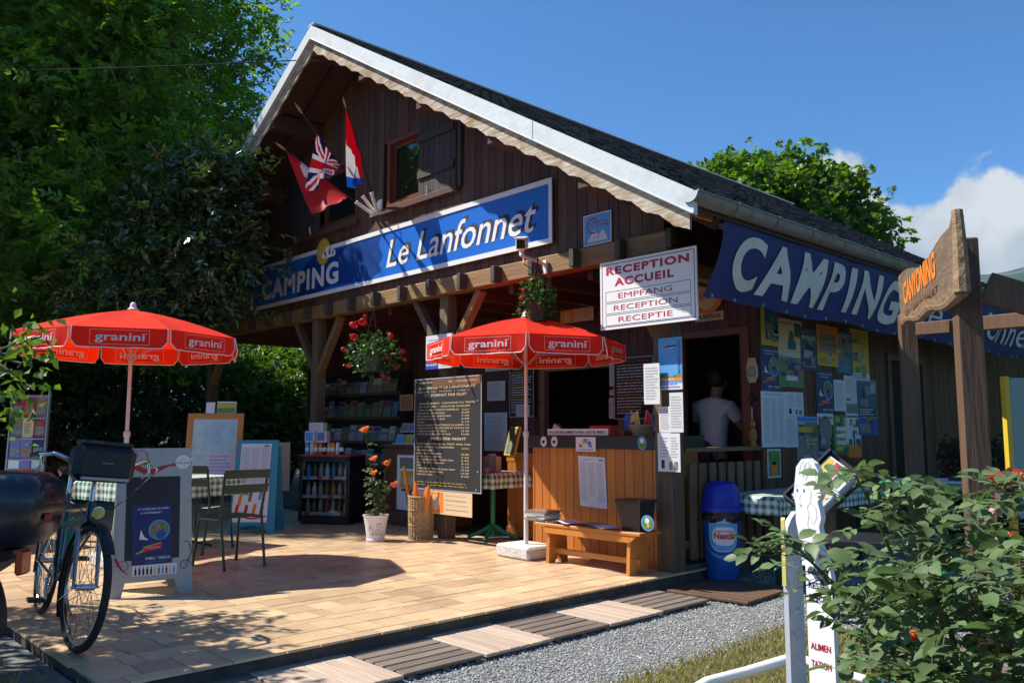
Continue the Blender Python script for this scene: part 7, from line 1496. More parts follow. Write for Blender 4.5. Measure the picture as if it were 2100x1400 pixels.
bgc = hb + Ms @ Vector((.10, -.03, .035)); q = MB(); q.obox(bgc, (.08, .168, .105), Ms, ch=.04); bag = q.build('handlebar_bag', mat('bag_fabric', (.012, .013, .02), .55, .3, 30, bump=.2), bk, world=False)
q = MB(); q.obox(bgc + Ms @ Vector((.0855, 0, -.085)), (.002, .13, .008), Ms); q.build('reflective_strip', m_grey, bag, world=False); q = MB(); q.obox(bgc + Ms @ Vector((0, 0, .112)), (.06, .14, .014), Ms, ch=.010); q.build('bag_lid', m_blk, bag, world=False)
Fb = Fr(bgc + Ms @ Vector((.087, -.03, .0)), Ms @ Vector((0, 1, 0)), Z3); q = MB(); q.text(Fb, 'Campana', .03, .0, .010, .06, 0, .002, al='C'); q.build('bag_lettering', m_grey, bag, world=False)
q = MB(); hl = head0 + Ms @ Vector((.10, 0, .13)); q.lathe([(0, -.04), (.02, -.035), (.034, 0), (.034, .008), (0, .012)], hl, 20, M=Ms @ Matrix.Rotation(R(90), 3, 'Y')); q.build('headlight', m_chrome, bk, world=False); q = MB(); q.lathe([(.031, .0125), (0, .018)], hl, 20, M=Ms @ Matrix.Rotation(R(90), 3, 'Y')); q.build('headlight_lens', flat('yellow_lens', (.55, .48, .10), .2), bk, world=False)
tb('headlight_arm', [hl, head0 + Ms @ Vector((.03, 0, .05))], .005, m_chrome)
q = MB(); q.obox(seatT + Vector((-.03, 0, .15)), (.07, .075, .025), None, ch=.02); q.obox(seatT + Vector((.09, 0, .15)), (.09, .03, .02), None, ch=.015); q.build('saddle', mat('brown_saddle', (.10, .03, .03), .3, .2), bk, world=False); tb('seat_post', [seatT, seatT + Vector((-.02, 0, .14))], .013, m_chrome)
q = MB(); q.torus(bbk + Vector((0, -.05, 0)), .085, .006, XYr, 32, 6); q.torus(bbk + Vector((0, -.05, 0)), .05, .005, XYr, 24, 6); q.build('chainring', m_steel, bk, world=False); tb('crank', [bbk + Vector((0, -.07, 0)), bbk + Vector((.12, -.08, -.11))], .009, m_chrome); tb('crank', [bbk + Vector((0, .07, 0)), bbk + Vector((-.12, .08, .11))], .009, m_chrome)
for s, p in ((-1, bbk + Vector((.12, -.13, -.11))), (1, bbk + Vector((-.12, .13, .11)))): q = MB(); q.obox(p, (.04, .045, .012), None, ch=.004); q.build('pedal', m_blk, bk, world=False)
q = MB(); q.tube([cR + Vector((0, -.05, .035)), bbk + Vector((0, -.05, .085))], .004, 4); q.tube([cR + Vector((0, -.05, -.035)), bbk + Vector((0, -.05, -.085))], .004, 4); q.build('chain', m_steel, bk, world=False, kind='stuff')
for s in (-1, 1): tb('rack_rail', [seatT + Vector((-.05, s * .05, -.06)), Vector((-.22, s * .06, .74))], .006, m_steel); tb('rack_stay', [cR + Vector((0, s * .06, 0)), Vector((-.10, s * .06, .74))], .005, m_steel)
for k in range(4): tb('rack_bar', [Vector((-.2 + .11 * k, -.06, .74)), Vector((-.2 + .11 * k, .06, .74))], .005, m_steel)
tb('kickstand', [Vector((.28, .05, .27)), Vector((.16, .16, .015))], .009, m_steel)
tb('cable_lock', [Vector((.56 + .04 * math.cos(a), .05 * math.sin(a) + .01, .45 + .035 * a)) for a in [i * .6 for i in range(12)]], .010, flat('green_lock', (.02, .25, .10), .3)); q = MB(); q.lathe([(0, 0), (.032, 0), (.032, .17), (.015, .2), (0, .2)], Vector((.60, 0, .42)), 14); q.build('bottle', flat('grey_bottle', (.10, .14, .17), .3), bk, world=False); q = MB(); q.lathe([(.0325, .12), (.0325, .16)], Vector((.60, 0, .42)), 14); q.build('bottle_band', m_mgreen, bk, world=False)
# ================================================================ scooter at the left edge, seen from behind right
sc_ = T('scooter', 'dark scooter with a large black top box cut off by the left edge', 'scooter', onz(-10, 1440, -.055), 0); us2 = Vector((_cm @ Vector((1, 0, 0)))); D0 = 4.2
def SP(x, y, d=D0): return at(x, y, d)
M_ = Matrix((us2, fwv, Z3)).transposed(); m_case = mat('case_shell', (.012, .014, .028), .28, .15, 6, coat=.3)
cc = SP(18, 1037, 4.35); CS = 1.16
def loft(rings, mi=0): 
    b = MB(); n = len(rings[0]); vs = [p for r_ in rings for p in r_]; b.add(vs, [(k * n + i, k * n + (i + 1) % n, (k + 1) * n + (i + 1) % n, (k + 1) * n + i) for k in range(len(rings) - 1) for i in range(n)], mi, True, .5); b.add(rings[-1], [tuple(range(n))], mi, True); b.add(rings[0][::-1], [tuple(range(n))], mi, True); return b
def srect(c, a, d_, z, p=3.2, n=36):
    out = []
    for i in range(n): t_ = 2 * math.pi * i / n; co, si = math.cos(t_), math.sin(t_); out.append(c + M_ @ Vector((a * math.copysign(abs(co) ** (2 / p), co), d_ * math.copysign(abs(si) ** (2 / p), si), z)) * CS)
    return out
tb_ = T('top_box', 'shiny black top box carried on the scooter', 'top box', cc)
sc2 = cc - us2 * .03
loft([srect(sc2, .17, .14, -.165), srect(sc2, .215, .19, -.11), srect(sc2, .232, .20, -.02), srect(sc2, .235, .203, .005)]).build('lower_shell', m_case, tb_)
loft([srect(sc2, .237, .205, .009), srect(sc2, .238, .206, .03), srect(sc2, .225, .195, .10), srect(sc2, .17, .15, .145), srect(sc2, .08, .07, .158)]).build('lid', m_case, tb_)
loft([srect(sc2, .239, .207, -.012), srect(sc2, .241, .209, .0), srect(sc2, .239, .207, .012)]).build('seam_band', m_blk, tb_)
q = MB(); q.obox(sc2 + us2 * .272 + M_ @ Vector((0, -.06, -.05)), (.006, .03, .018), M_, ch=.004); q.build('reflector', m_redink, tb_)
wc = SP(-85, 1250, 4.25); wc.z = -.055 + .293; yw = Matrix((us2 * .87 + fwv * -.49, Z3, (us2 * .49 + fwv * .87))).transposed()
q = MB(); q.torus(wc, .228, .065, yw, 56, 14); q.build('tyre', m_rubber, sc_); q = MB(); q.torus(wc, .165, .014, yw, 48, 8); q.lathe([(.0, -.02), (.045, -.02), (.045, .02), (0, .02)], wc, 20, M=yw)
q.build('rim', m_steel, sc_)
for k in range(5): a = 2 * math.pi * k / 5; q = MB(); q.beam(wc + yw @ Vector((.04 * math.cos(a), .04 * math.sin(a), 0)), wc + yw @ Vector((.145 * math.cos(a), .145 * math.sin(a), 0)), .035, .02); q.build('spoke', m_steel, sc_)
q = MB(); vs = []
for i in range(25):
    a = R(-10 + 170 * i / 24)
    for yy, rr in ((-.08, .30), (-.04, .32), (.04, .32), (.08, .30)): vs.append(wc + yw @ Vector((rr * math.cos(a), rr * math.sin(a), yy)))
q.add(vs, [(4 * i + j, 4 * i + j + 1, 4 * i + j + 5, 4 * i + j + 4) for i in range(24) for j in range(3)], 0, True); q.build('mudguard', m_blk, sc_)
q = MB(); q.obox(SP(47, 1152, 4.15), (.018, .05, .06), M_, ch=.012); q.build('tail_light', mat('tail_red', (.45, .03, .01), .2, .1, coat=.5), sc_)
bd = SP(-75, 1150, 4.3); loft([srect(bd, .10, .10, -.08), srect(bd, .19, .3, .0), srect(bd, .16, .28, .08), srect(bd - us2 * .1, .06, .2, .12)]).build('body_panel', m_case, sc_)
q = MB(); q.beam(cc - Z3 * .22 - us2 * .25, cc - Z3 * .23 + us2 * .08, .14, .02); q.build('rack', m_blk, sc_)
bd2 = bd - us2 * .7 + fwv * -.1; loft([srect(bd2, .5, .16, -.25), srect(bd2, .55, .2, .0), srect(bd2, .5, .18, .12)]).build('seat', m_blk, sc_)
q = MB(); q.torus(wc - yw @ Vector((1.2, 0, 0)) * 1.0, .205, .058, yw, 40, 10); q.build('front_tyre', m_rubber, sc_)
q = MB(); q.beam(wc - yw @ Vector((.1, 0, 0)), bd2 - Z3 * .2, .08, .06); q.beam(bd2 - us2 * .4, wc - yw @ Vector((1.2, 0, 0)), .06, .06); q.build('chassis', m_blk, sc_, kind='stuff')
# ================================================================ vegetation
def unit(v): return v / np.maximum(1e-9, np.linalg.norm(v, axis=1, keepdims=True))
def leaves_np(c, d, nrm, L, w, fold=.25):
    """c base points, d directions, nrm normals (n,3), L lengths (n,), w width ratio"""
    d = unit(d); s = unit(np.cross(d, nrm)); nn = np.cross(s, d); L = L[:, None]
    m = c + d * L * .45; v = np.stack([c, m + s * L * w + nn * L * fold * w, c + d * L - nn * L * .08, m - s * L * w + nn * L * fold * w], 1)
    n = len(c); i = np.arange(n)[:, None] * 4; F = np.concatenate([i + np.array([[0, 1, 2]]), i + np.array([[0, 2, 3]])], 0); return v.reshape(-1, 3), F
def crown(name, parent, ells, n_cl, tw, rc, ts, leafL, m, per=8, w=.28, shell=.55, seed=1, droop=.25, keep=None, flat_=.6, **kw):
    rg = np.random.default_rng(seed); vol = np.array([e[3] * e[4] * e[5] for e in ells]); pick = rg.choice(len(ells), n_cl, p=vol / vol.sum()); E_ = np.array(ells)[pick]
    dr = unit(rg.normal(size=(n_cl, 3))); rad = shell + (1 - shell) * rg.random(n_cl) ** .6; rad *= rg.uniform(.82, 1.1, n_cl); cc_ = E_[:, :3] + dr * E_[:, 3:6] * rad[:, None]
    if keep is not None: k = np.array([keep(p) for p in cc_]); cc_ = cc_[k]; dr = dr[k]; n_cl = len(cc_)
    ctint = rg.random(n_cl)
    tc = np.repeat(cc_, tw, 0) + rg.normal(size=(n_cl * tw, 3)) * rc * np.array([1, 1, flat_]); td = unit(np.repeat(dr, tw, 0) * .8 + rg.normal(size=(n_cl * tw, 3)) + np.array([0, 0, -droop])); tn = unit(rg.normal(size=(n_cl * tw, 3)) * .5 + np.array([0, 0, 1.0]))
    side = unit(np.cross(td, tn)); P_, D_, N_, L_ = [], [], [], []; T_ = []
    for k in range(per):
        f = (k // 2 + .6) / (per / 2); s = 1 if k % 2 else -1
        if k == per - 1: dd = td
        else: dd = td * .65 + side * s * .85
        P_.append(tc + td * ts * f); D_.append(dd + rg.normal(size=dd.shape) * .22); N_.append(tn + rg.normal(size=tn.shape) * .35); L_.append(leafL * rg.uniform(.7, 1.15, len(tc))); T_.append(np.clip(np.repeat(ctint, tw) * .65 + rg.random(len(tc)) * .35, 0, 1))
    V, F = leaves_np(np.concatenate(P_), np.concatenate(D_), np.concatenate(N_), np.concatenate(L_), w)
    t = np.concatenate(T_); return npmesh(name, V, F, m, tint=np.tile(t, 2), parent=parent, **kw), cc_
def limb(b, p0, p1, r0, r1, seed=0, n=7, wob=.12):
    rg = random.Random(seed); pts = []; L = (Vector(p1) - Vector(p0)).length
    for i in range(n): t = i / (n - 1); pts.append(Vector(p0).lerp(Vector(p1), t) + Vector((rg.uniform(-1, 1), rg.uniform(-1, 1), rg.uniform(-.5, .5))) * wob * L * .3 * math.sin(math.pi * t))
    b.tube(pts, [r0 + (r1 - r0) * i / (n - 1) for i in range(n)], 9); return pts
def tree(label, base, ells, trunk_r, n_cl, tw, rc, ts, leafL, m, seed=1, limbs=9, name='broadleaf_tree', cat='tree', group=None, th=None, stuffname='crown', **kw):
    t = T(name, label, cat, base, group=group); base = Vector(base); e = ells[0]; th = th or (e[2] - base.z) * .75; topp = Vector((e[0], e[1], base.z + th))
    b = MB(); pts = limb(b, base, topp, trunk_r, trunk_r * .45, seed, 8, .08); b.build('trunk', m_bark, t)
    cr_, cc_ = crown('crown', t, ells, n_cl, tw, rc, ts, leafL, m, seed=seed, **kw); rg = random.Random(seed)
    for k in range(limbs):
        b = MB(); p = pts[rg.randint(3, 7)]; c = Vector(cc_[rg.randrange(len(cc_))]); limb(b, p, p.lerp(c, .92), trunk_r * .33, trunk_r * .06, seed + k, 7, .2); b.build('limb', m_bark, t)
    b = MB()
    for k in range(140): c = Vector(cc_[rg.randrange(len(cc_))]); p = c.lerp(Vector((e[0], e[1], c.z - .8)), .25); b.tube([p, p.lerp(c, .5) + Vector((0, 0, .05)), c], [.022, .014, .006], 4, cap=False)
    b.build('twigs', m_bark, t, kind='stuff'); return t
# large ash left, in front of the gable end
def ash_keep(p):
    if p[0] > -14.95 and p[1] > 5.0: return False
    if p[1] < 5.95:
        t_ = (5.95 - p[1]) / .48; x_, z_ = p[0] + .67 * t_, p[2] - t_
        if 0 < z_ < 6.2 and x_ > -9.9 + .5 * math.sin(p[2] * 9): return False
        if z_ <= 0 and p[0] + .67 * p[2] > -9.6 + .5 * math.sin(p[1] * 9): return False
    return True
tree('large green ash tree filling the upper left, reaching the roof edge', (-17.4, 4.2, G0), [(-17.6, 4.4, 8.2, 4.6, 4.2, 4.4), (-18.4, 4.2, 4.0, 3.7, 3.6, 2.6), (-15.4, 3.2, 4.6, 2.2, 2.0, 1.9), (-13.6, 3.7, 4.2, 1.7, 1.4, 1.5), (-12.2, 4.1, 4.3, 1.2, .9, 1.1), (-11.1, 4.6, 4.1, .8, .5, .9), (-10.6, 4.9, 3.45, .5, .3, .5), (-15.2, 2.6, 7.4, 2.4, 2.0, 2.2), (-14.4, 3.8, 7.2, 1.7, 1.3, 1.7), (-16.2, 2.6, 9.6, 2.0, 1.7, 2.0), (-13.9, 4.0, 6.0, 1.3, 1.1, 1.3)], .26, 1250, 27, .36, .28, .135, m_leafA, seed=3, w=.25, shell=.5, limbs=16, keep=ash_keep)
ash_ = [o for o in COL.objects if o.name.startswith('broadleaf_tree')][0]
crown('crown', ash_, [(-14.2, 3.9, 7.0, 1.9, 1.2, 2.0), (-13.0, 4.4, 5.4, 1.3, .7, 1.2), (-15.4, 3.0, 9.0, 1.6, 1.3, 1.6)], 420, 26, .3, .28, .125, m_leafA, seed=77, w=.26, shell=.1, keep=ash_keep)
fr_keep = lambda p: p[1] < 5.0 and (p[1] > 5.95 or p[0] + .67 * (5.95 - p[1]) / .48 < -8.9)
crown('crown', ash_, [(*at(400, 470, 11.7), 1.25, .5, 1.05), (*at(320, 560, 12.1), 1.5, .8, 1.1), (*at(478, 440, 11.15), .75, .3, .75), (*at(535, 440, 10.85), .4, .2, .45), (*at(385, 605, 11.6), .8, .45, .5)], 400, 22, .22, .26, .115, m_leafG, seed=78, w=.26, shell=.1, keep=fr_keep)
b = MB(); A_1 = at(250, 640, 12.6)
for x_, y_, d_ in ((400, 470, 11.7), (478, 440, 11.15), (535, 450, 10.85), (430, 600, 11.4), (340, 520, 12)): limb(b, A_1, at(x_, y_, d_), .05, .01, x_, 8, .15)
b.build('boughs', m_bark, ash_, kind='stuff')
tree('very tall unseen tree added beyond the left edge, shading the ash', (-21.5, -1.4, G0), [(-20.8, -.6, 14.0, 2.6, 2.4, 3.6)], .3, 330, 18, .4, .3, .15, m_leafA, seed=91, w=.3, limbs=6)  # added out of view so that its crown shades the ash boughs
tree('tall shady tree behind the left garden, left of the large ash', (-20.5, 1.5, G0), [(-21.5, 1.6, 5.2, 4.2, 4.2, 3.6), (-19, 4.6, 4.0, 3.2, 3.2, 2.6)], .3, 480, 16, .5, .32, .15, m_leafA, seed=5, w=.3, limbs=8)
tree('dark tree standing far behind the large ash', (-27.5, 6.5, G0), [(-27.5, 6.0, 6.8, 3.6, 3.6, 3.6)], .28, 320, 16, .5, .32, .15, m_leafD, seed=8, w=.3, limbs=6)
# trees outside the frame that throw the shade over the left of the scene
tree('tall tree left of the camera, outside the photo', (-22.5, -5.5, G0), [(-22.0, -5.0, 7.5, 4.0, 3.4, 3.4)], .3, 420, 16, .5, .32, .15, m_leafA, seed=11, w=.3, limbs=6)
tree('small fruit tree outside the left edge whose branch dips into view', (-6.9, -.6, G0), [(-6.95, -.22, 2.75, 1.4, 1.2, .62), (-6.3, -.75, 2.6, .7, .5, .35)], .07, 175, 12, .16, .14, .075, m_leafL, seed=12, w=.34, limbs=5, per=6)
# near branch entering at the left edge
nb = T('leafy_branch', 'sunlit leafy branch hanging into view at the left edge beside the parasol', 'branch', at(-60, 760, 3.2)); b = MB(); pts = limb(b, at(-180, 700, 3.5), at(45, 745, 3.15), .012, .005, 3, 7, .15)
for e_ in ((85, 690), (70, 800), (20, 860), (95, 720)): limb(b, pts[4], at(*e_, 3.1), .006, .003, 5 + e_[0], 5, .1)
b.build('twig', m_bark, nb); rg = np.random.default_rng(4); cen = []
for x, y, s, n in ((60, 700, 24, 20), (25, 760, 34, 34), (75, 790, 22, 14), (10, 840, 30, 24), (40, 690, 26, 16), (0, 720, 40, 24), (-60, 770, 60, 50), (90, 735, 10, 6)):
    for k in range(n): cen.append(tuple(at(x + rg.normal() * s, y + rg.normal() * s, 3.15 + rg.normal() * .10)))
cen = np.array(cen); n = len(cen); V_, F_ = leaves_np(cen, rg.normal(size=(n, 3)) * np.array([1, 1, .6]) + np.array([0, 0, -.7]), rg.normal(size=(n, 3)) * .7 + np.array([-.4, -.3, .8]), rg.uniform(.035, .065, n), .34); npmesh('leaves', V_, F_, m_leafL, parent=nb)
# understorey: dark bushes behind the terrace, lit bushes seen through the open porch end
def bush(label, c, r, n_cl, m, seed, leafL=.10, name='bush', cat='bush', group=None, tw=14, rc=.28, per=6, shell=.3, **kw):
    t = T(name, label, cat, (c[0], c[1], G0), group=group); crown('foliage', t, [(c[0], c[1], c[2], *r)], n_cl, tw, rc, .2, leafL, m, seed=seed, per=per, w=.32, shell=shell, **kw); b = MB(); rg = random.Random(seed)
    for k in range(5): a = rg.uniform(0, 6.28); b.tube([(c[0], c[1], G0), (c[0] + r[0] * .3 * math.cos(a), c[1] + r[1] * .3 * math.sin(a), c[2] * .6), (c[0] + r[0] * .6 * math.cos(a), c[1] + r[1] * .6 * math.sin(a), c[2] * 1.1)], [.04, .025, .01], 6)
    b.build('stems', m_bark, t, kind='stuff'); return t
dk = [(-16.5, .6), (-17.2, 2.8), (-17.0, 4.8), (-15.6, -1.0), (-18.6, .2), (-19.2, 3.4), (-18.4, 6.2), (-14.6, -3.4)]
wh_ = ['behind the orange play stairs', 'behind the left parasol pole', 'behind the wood framed map board', 'left of the play stairs', 'farther back behind the play stairs', 'farther back behind the parasol', 'left of the bright bushes', 'outside the left edge']
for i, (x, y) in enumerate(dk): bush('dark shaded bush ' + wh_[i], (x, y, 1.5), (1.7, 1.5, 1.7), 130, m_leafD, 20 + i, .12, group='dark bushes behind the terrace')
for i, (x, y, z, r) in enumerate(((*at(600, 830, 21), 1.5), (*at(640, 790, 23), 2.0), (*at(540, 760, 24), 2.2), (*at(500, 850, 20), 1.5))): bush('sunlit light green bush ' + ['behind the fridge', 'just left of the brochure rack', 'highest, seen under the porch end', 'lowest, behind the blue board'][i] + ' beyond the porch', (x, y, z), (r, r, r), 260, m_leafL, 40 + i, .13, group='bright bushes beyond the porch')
# maple behind the roof
q = at(1585, 430, 27); tree('bright green maple rising behind the right side of the roof', (q.x, q.y, G0), [(q.x, q.y, 7.0, 3.0, 3.0, 3.0), (*at(1500, 400, 26.5), 1.7, 1.7, 1.2), (*at(1455, 425, 26), 1.3, 1.3, 1.1), (*at(1610, 385, 27), 1.6, 1.6, 1.05), (*at(1690, 430, 27), 1.6, 1.6, 1.2), (*at(1765, 480, 27), 1.2, 1.2, 1.0), (*at(1838, 512, 27), .4, .4, .18)], .25, 620, 16, .30, .2, .19, m_leafM, seed=31, w=.42, shell=.6, per=6, limbs=8, name='maple_tree')
# clipped red-leaved hedge beside the wall
c0, c1 = at(1925, 930, 9.5), at(2230, 930, 8.9); hd_ = T('red_hedge', 'clipped hedge with dark green and pinkish red leaves near the side wall at the right', 'hedge', (c0 + c1) / 2); rg = np.random.default_rng(9); n = 9000; s = rg.random(n); u_ = np.array(tuple((c1 - c0).normalized())); v_ = np.array([-u_[1], u_[0], 0]); cen = np.array(tuple(c0)) * (1 - s)[:, None] + np.array(tuple(c1)) * s[:, None]; cen[:, 2] = rg.uniform(G0, 1.12, n); cen += v_ * rg.uniform(-.35, .35, n)[:, None] + rg.normal(size=(n, 3)) * .02
V_, F_ = leaves_np(cen, rg.normal(size=(n, 3)), rg.normal(size=(n, 3)) + np.array([0, 0, .5]), rg.uniform(.04, .07, n), .35); npmesh('leaves', V_, F_, [m_leafD, leafm('red_leaf', (.22, .04, .05), (.10, .02, .02))], parent=hd_, mi=np.tile((rg.random(n) < .3) & (cen[:, 2] > .6), 2).astype(int))
b = MB(); 
for k in range(12): p = c0.lerp(c1, (k + .5) / 12); b.tube([(p.x, p.y, G0), (p.x + .05, p.y, .9)], .015, 5)
b.build('stems', m_bark, hd_, kind='stuff')
for i, (x, y, r) in enumerate(((1.5, 11.5, 2.2), (-.4, 17, 3.0), (-2.0, 22, 3.2))): bush('green garden bush at the far right, ' + ['nearest the path', 'in the middle distance', 'farthest off'][i], (x, y, 1.2 + i * .8), (r, r, 1.8 + i * .6), 150, m_leafA, 60 + i, .14, group='bushes at the far right')
# ---------------------------------------------------------------- flowers
def petalball(b, c, r, n, mi, rg, up=Vector((0, 0, 1)), open_=1.0):
    """rose head: whorls of cupped petals"""
    M = up.to_track_quat('Z', 'Y').to_matrix()
    for k in range(n):
        f = k / n; a = k * 2.4; tl_ = (.15 + 1.0 * f) * open_; rr = r * (.35 + .65 * f); d = M @ Vector((math.cos(a) * math.sin(tl_), math.sin(a) * math.sin(tl_), math.cos(tl_))); s = M @ Vector((-math.sin(a), math.cos(a), 0)); o = c - (M @ Z3) * r * .35
        w = r * (.35 + .3 * f); p1 = o + d * rr * .6; p2 = o + d * rr * 1.15; cu = (M @ Z3) * r * .12; out = (M @ Vector((math.cos(a), math.sin(a), 0))) * r * .18 * f
        b.add([o, p1 - s * w * .8, p1 + s * w * .8, p1 + out * .5, p2 - s * w * .7 + cu * rg.uniform(-1, 1) + out, p2 + s * w * .7 + cu * rg.uniform(-1, 1) + out, p2 + (M @ Z3) * r * .1 + out * 1.4], [(0, 2, 3), (0, 3, 1), (1, 3, 6, 4), (3, 2, 5, 6)], mi, True)
m_pet_o = mat('orange_petal', (.80, .22, .10), .6, .2, 30, trans=.25, tint=.2, col2=(.85, .45, .10)); m_pet_r = mat('coral_petal', (.72, .08, .04), .6, .2, 30, trans=.25, tint=.2); m_pet_p = mat('pink_petal', (.72, .45, .48), .6, .2, 30, trans=.25, tint=.15); m_ger = mat('geranium_red', (.62, .012, .03), .6, .2, 40, trans=.2, tint=.3)
# shared rose leaves (five leaflets on a stalk)
def leaflet(b, c, d, nrm, L, w=.33):
    d = d.normalized(); s = d.cross(nrm).normalized(); nn = s.cross(d); rows = ((0, 0, 0), (.22, .75, .05), (.5, 1, .03), (.78, .62, -.03), (1, 0, -.10)); vs = [c]
    for t_, ww, z in rows[1:4]: p = c + d * L * t_ + nn * L * z; vs += [p + s * L * w * ww + nn * L * .07, p, p - s * L * w * ww + nn * L * .07]
    vs.append(c + d * L + nn * L * rows[4][2]); b.add(vs, [(0, 1, 2), (0, 2, 3), (1, 4, 5, 2), (2, 5, 6, 3), (4, 7, 8, 5), (5, 8, 9, 6), (7, 10, 8), (8, 10, 9)], 0, True)
def sprig_mesh(seed, L=.06):
    rg = random.Random(seed); b = MB(); st_ = [Vector((0, 0, 0)), Vector((.035, 0, .006)), Vector((.075, 0, .004)), Vector((.11, 0, -.012))]; b.tube(st_, .0013, 4, 1, cap=False)
    for k, (p, s) in enumerate(((st_[1], 1), (st_[1], -1), (st_[2], 1), (st_[2], -1), (st_[3], 0))):
        d = Vector((.45 if s else 1, s * .9, rg.uniform(-.25, .15))); leaflet(b, p, d, Vector((rg.uniform(-.25, .25), rg.uniform(-.25, .25), 1)), L * rg.uniform(.8, 1.15) * (.85 if k < 2 else 1))
    o = b.build('leaf', [m_rosel, m_cane], None); me = o.data; bpy.data.objects.remove(o); return me
SPR = [sprig_mesh(s) for s in range(6)]
def place_sprig(parent, p, d, nrm, sc_, k, inv, name='leaf'):
    d = d.normalized(); z = (nrm - d * nrm.dot(d)).normalized(); y = z.cross(d); M = Matrix((d, y, z)).transposed().to_4x4(); o = bpy.data.objects.new(name, SPR[k % len(SPR)]); COL.objects.link(o); o.parent = parent; M2 = Matrix.Translation(p) @ M @ Matrix.Scale(sc_, 4); o.matrix_local = inv @ M2; return o
# --- rose bush at the right
rb_base = at(1960, 1560, 2.75); rb_base.z = G0; rb = T('rose_bush', 'large rose bush with grey-green leaves in the lower right foreground', 'rose bush', rb_base); inv = WM[rb.name].inverted()
canes = [((1990, 1500, 2.75), (1850, 1310, 2.7), (1715, 1200, 2.65), (1608, 1095, 2.6)), ((1960, 1500, 2.8), (1880, 1280, 2.85), (1810, 1090, 2.85), (1755, 975, 2.8)), ((1970, 1500, 2.7), (1930, 1250, 2.6), (1890, 1090, 2.6), (1845, 985, 2.6)), ((1980, 1500, 2.6), (2010, 1250, 2.55), (2040, 1090, 2.5), (2050, 1000, 2.5)), ((2000, 1500, 2.5), (2080, 1250, 2.3), (2110, 1080, 2.3), (2090, 985, 2.35)), ((1960, 1500, 2.6), (1880, 1400, 2.5), (1810, 1330, 2.45), (1760, 1260, 2.45)), ((1980, 1500, 2.4), (1960, 1350, 2.2), (1910, 1240, 2.15), (1870, 1170, 2.15)), ((2020, 1500, 2.3), (2040, 1380, 2.1), (2020, 1280, 2.05), (1980, 1200, 2.05)), ((2060, 1500, 2.2), (2120, 1350, 2.0), (2130, 1220, 2.0), (2100, 1130, 2.0)), ((1970, 1500, 2.9), (1850, 1380, 2.9), (1790, 1250, 2.9), (1760, 1150, 2.85)), ((1960, 1500, 2.7), (1900, 1300, 2.9), (1930, 1120, 2.95), (1960, 1010, 2.95)), ((1990, 1500, 2.3), (1960, 1430, 2.1), (1900, 1390, 2.1), (1850, 1380, 2.15))]
spots = []; rg = random.Random(17); cobj = []
for ci, cn in enumerate(canes):
    P4 = [at(*p) for p in cn]; P4[0] = rb_base + Vector((rg.uniform(-.08, .08), rg.uniform(-.08, .08), 0)); pts = []
    for i in range(25):
        t_ = i / 24 * 3; k = min(2, int(t_)); f = t_ - k; p0 = P4[max(0, k - 1)]; p1 = P4[k]; p2 = P4[k + 1]; p3 = P4[min(3, k + 2)]
        pts.append(.5 * ((2 * p1) + (p2 - p0) * f + (2 * p0 - 5 * p1 + 4 * p2 - p3) * f * f + (3 * p1 - p0 - 3 * p2 + p3) * f ** 3))
    b = MB(); b.tube(pts, [.011 - .008 * i / 24 for i in range(25)], 7); b.build('cane', m_cane, rb)
    for i in range(5, 25):
        for r_ in range(2):
            az = rg.uniform(0, 6.28); out = Vector((math.cos(az), math.sin(az), rg.uniform(-.2, .5))); base = pts[i]
            if r_ and i < 22:   # side twig
                L = rg.uniform(.04, .17); tp = base + out * L; spots.append((tp, out + Vector((0, 0, rg.uniform(-.6, .2))), rg.uniform(.55, 1.2)))
                if rg.random() < .6: b = MB(); b.tube([base, base.lerp(tp, .5) + Z3 * .02, tp], .0022, 4); cobj.append(b)
            else: spots.append((base, out, rg.uniform(.55, 1.2)))
mb = MB()
for b in cobj: mb.add(b.v, b.f, 0, True)
mb.build('side_twigs', m_cane, rb, kind='stuff')
def vis_score(p): v = _cm.transposed() @ (p - C0); x = CX + FPX * v.x / -v.z; y = CY - FPX * v.y / -v.z; return (0 if (x < 2150 and y < 1430) else 1, -v.z)
spots.sort(key=lambda s: vis_score(s[0])); rest = MB()
sunup = (-SUN * .6 + Vector((0, 0, .7)))
for i, (p, d, s) in enumerate(spots):
    nr = sunup + Vector((rg.uniform(-.8, .8), rg.uniform(-.8, .8), rg.uniform(-.4, .4)))
    if i < 300: place_sprig(rb, p, d, nr, s, i, inv)
    else:
        me = SPR[i % 6]; dd = d.normalized(); z = (nr - dd * nr.dot(dd)).normalized(); y = z.cross(dd); M = Matrix((dd, y, z)).transposed(); rest.add([p + M @ (v.co * s) for v in me.vertices], [tuple(f.vertices) for f in me.polygons], 0, True); n_ = len(me.polygons); rest.mi[-n_:] = [f.material_index for f in me.polygons]; rest.t[-n_:] = [rg.random()] * n_
rest.build('leaves', [m_rosel, m_cane], rb, kind='stuff')
for (x, y, d, r, m, n) in ((2042, 985, 2.5, .042, m_pet_r, 16), (2086, 980, 2.4, .034, m_pet_r, 16), (2058, 1028, 2.45, .036, m_pet_p, 20), (2052, 1048, 2.47, .030, m_pet_p, 14), (1875, 1306, 2.2, .022, m_pet_o, 8), (2073, 1095, 2.3, .018, m_pet_o, 6)):
    b = MB(); petalball(b, at(x, y, d), r, n, 0, rg, Vector((rg.uniform(-.5, .5), -.5, .8)).normalized(), .8); b.build('flower', m, rb)
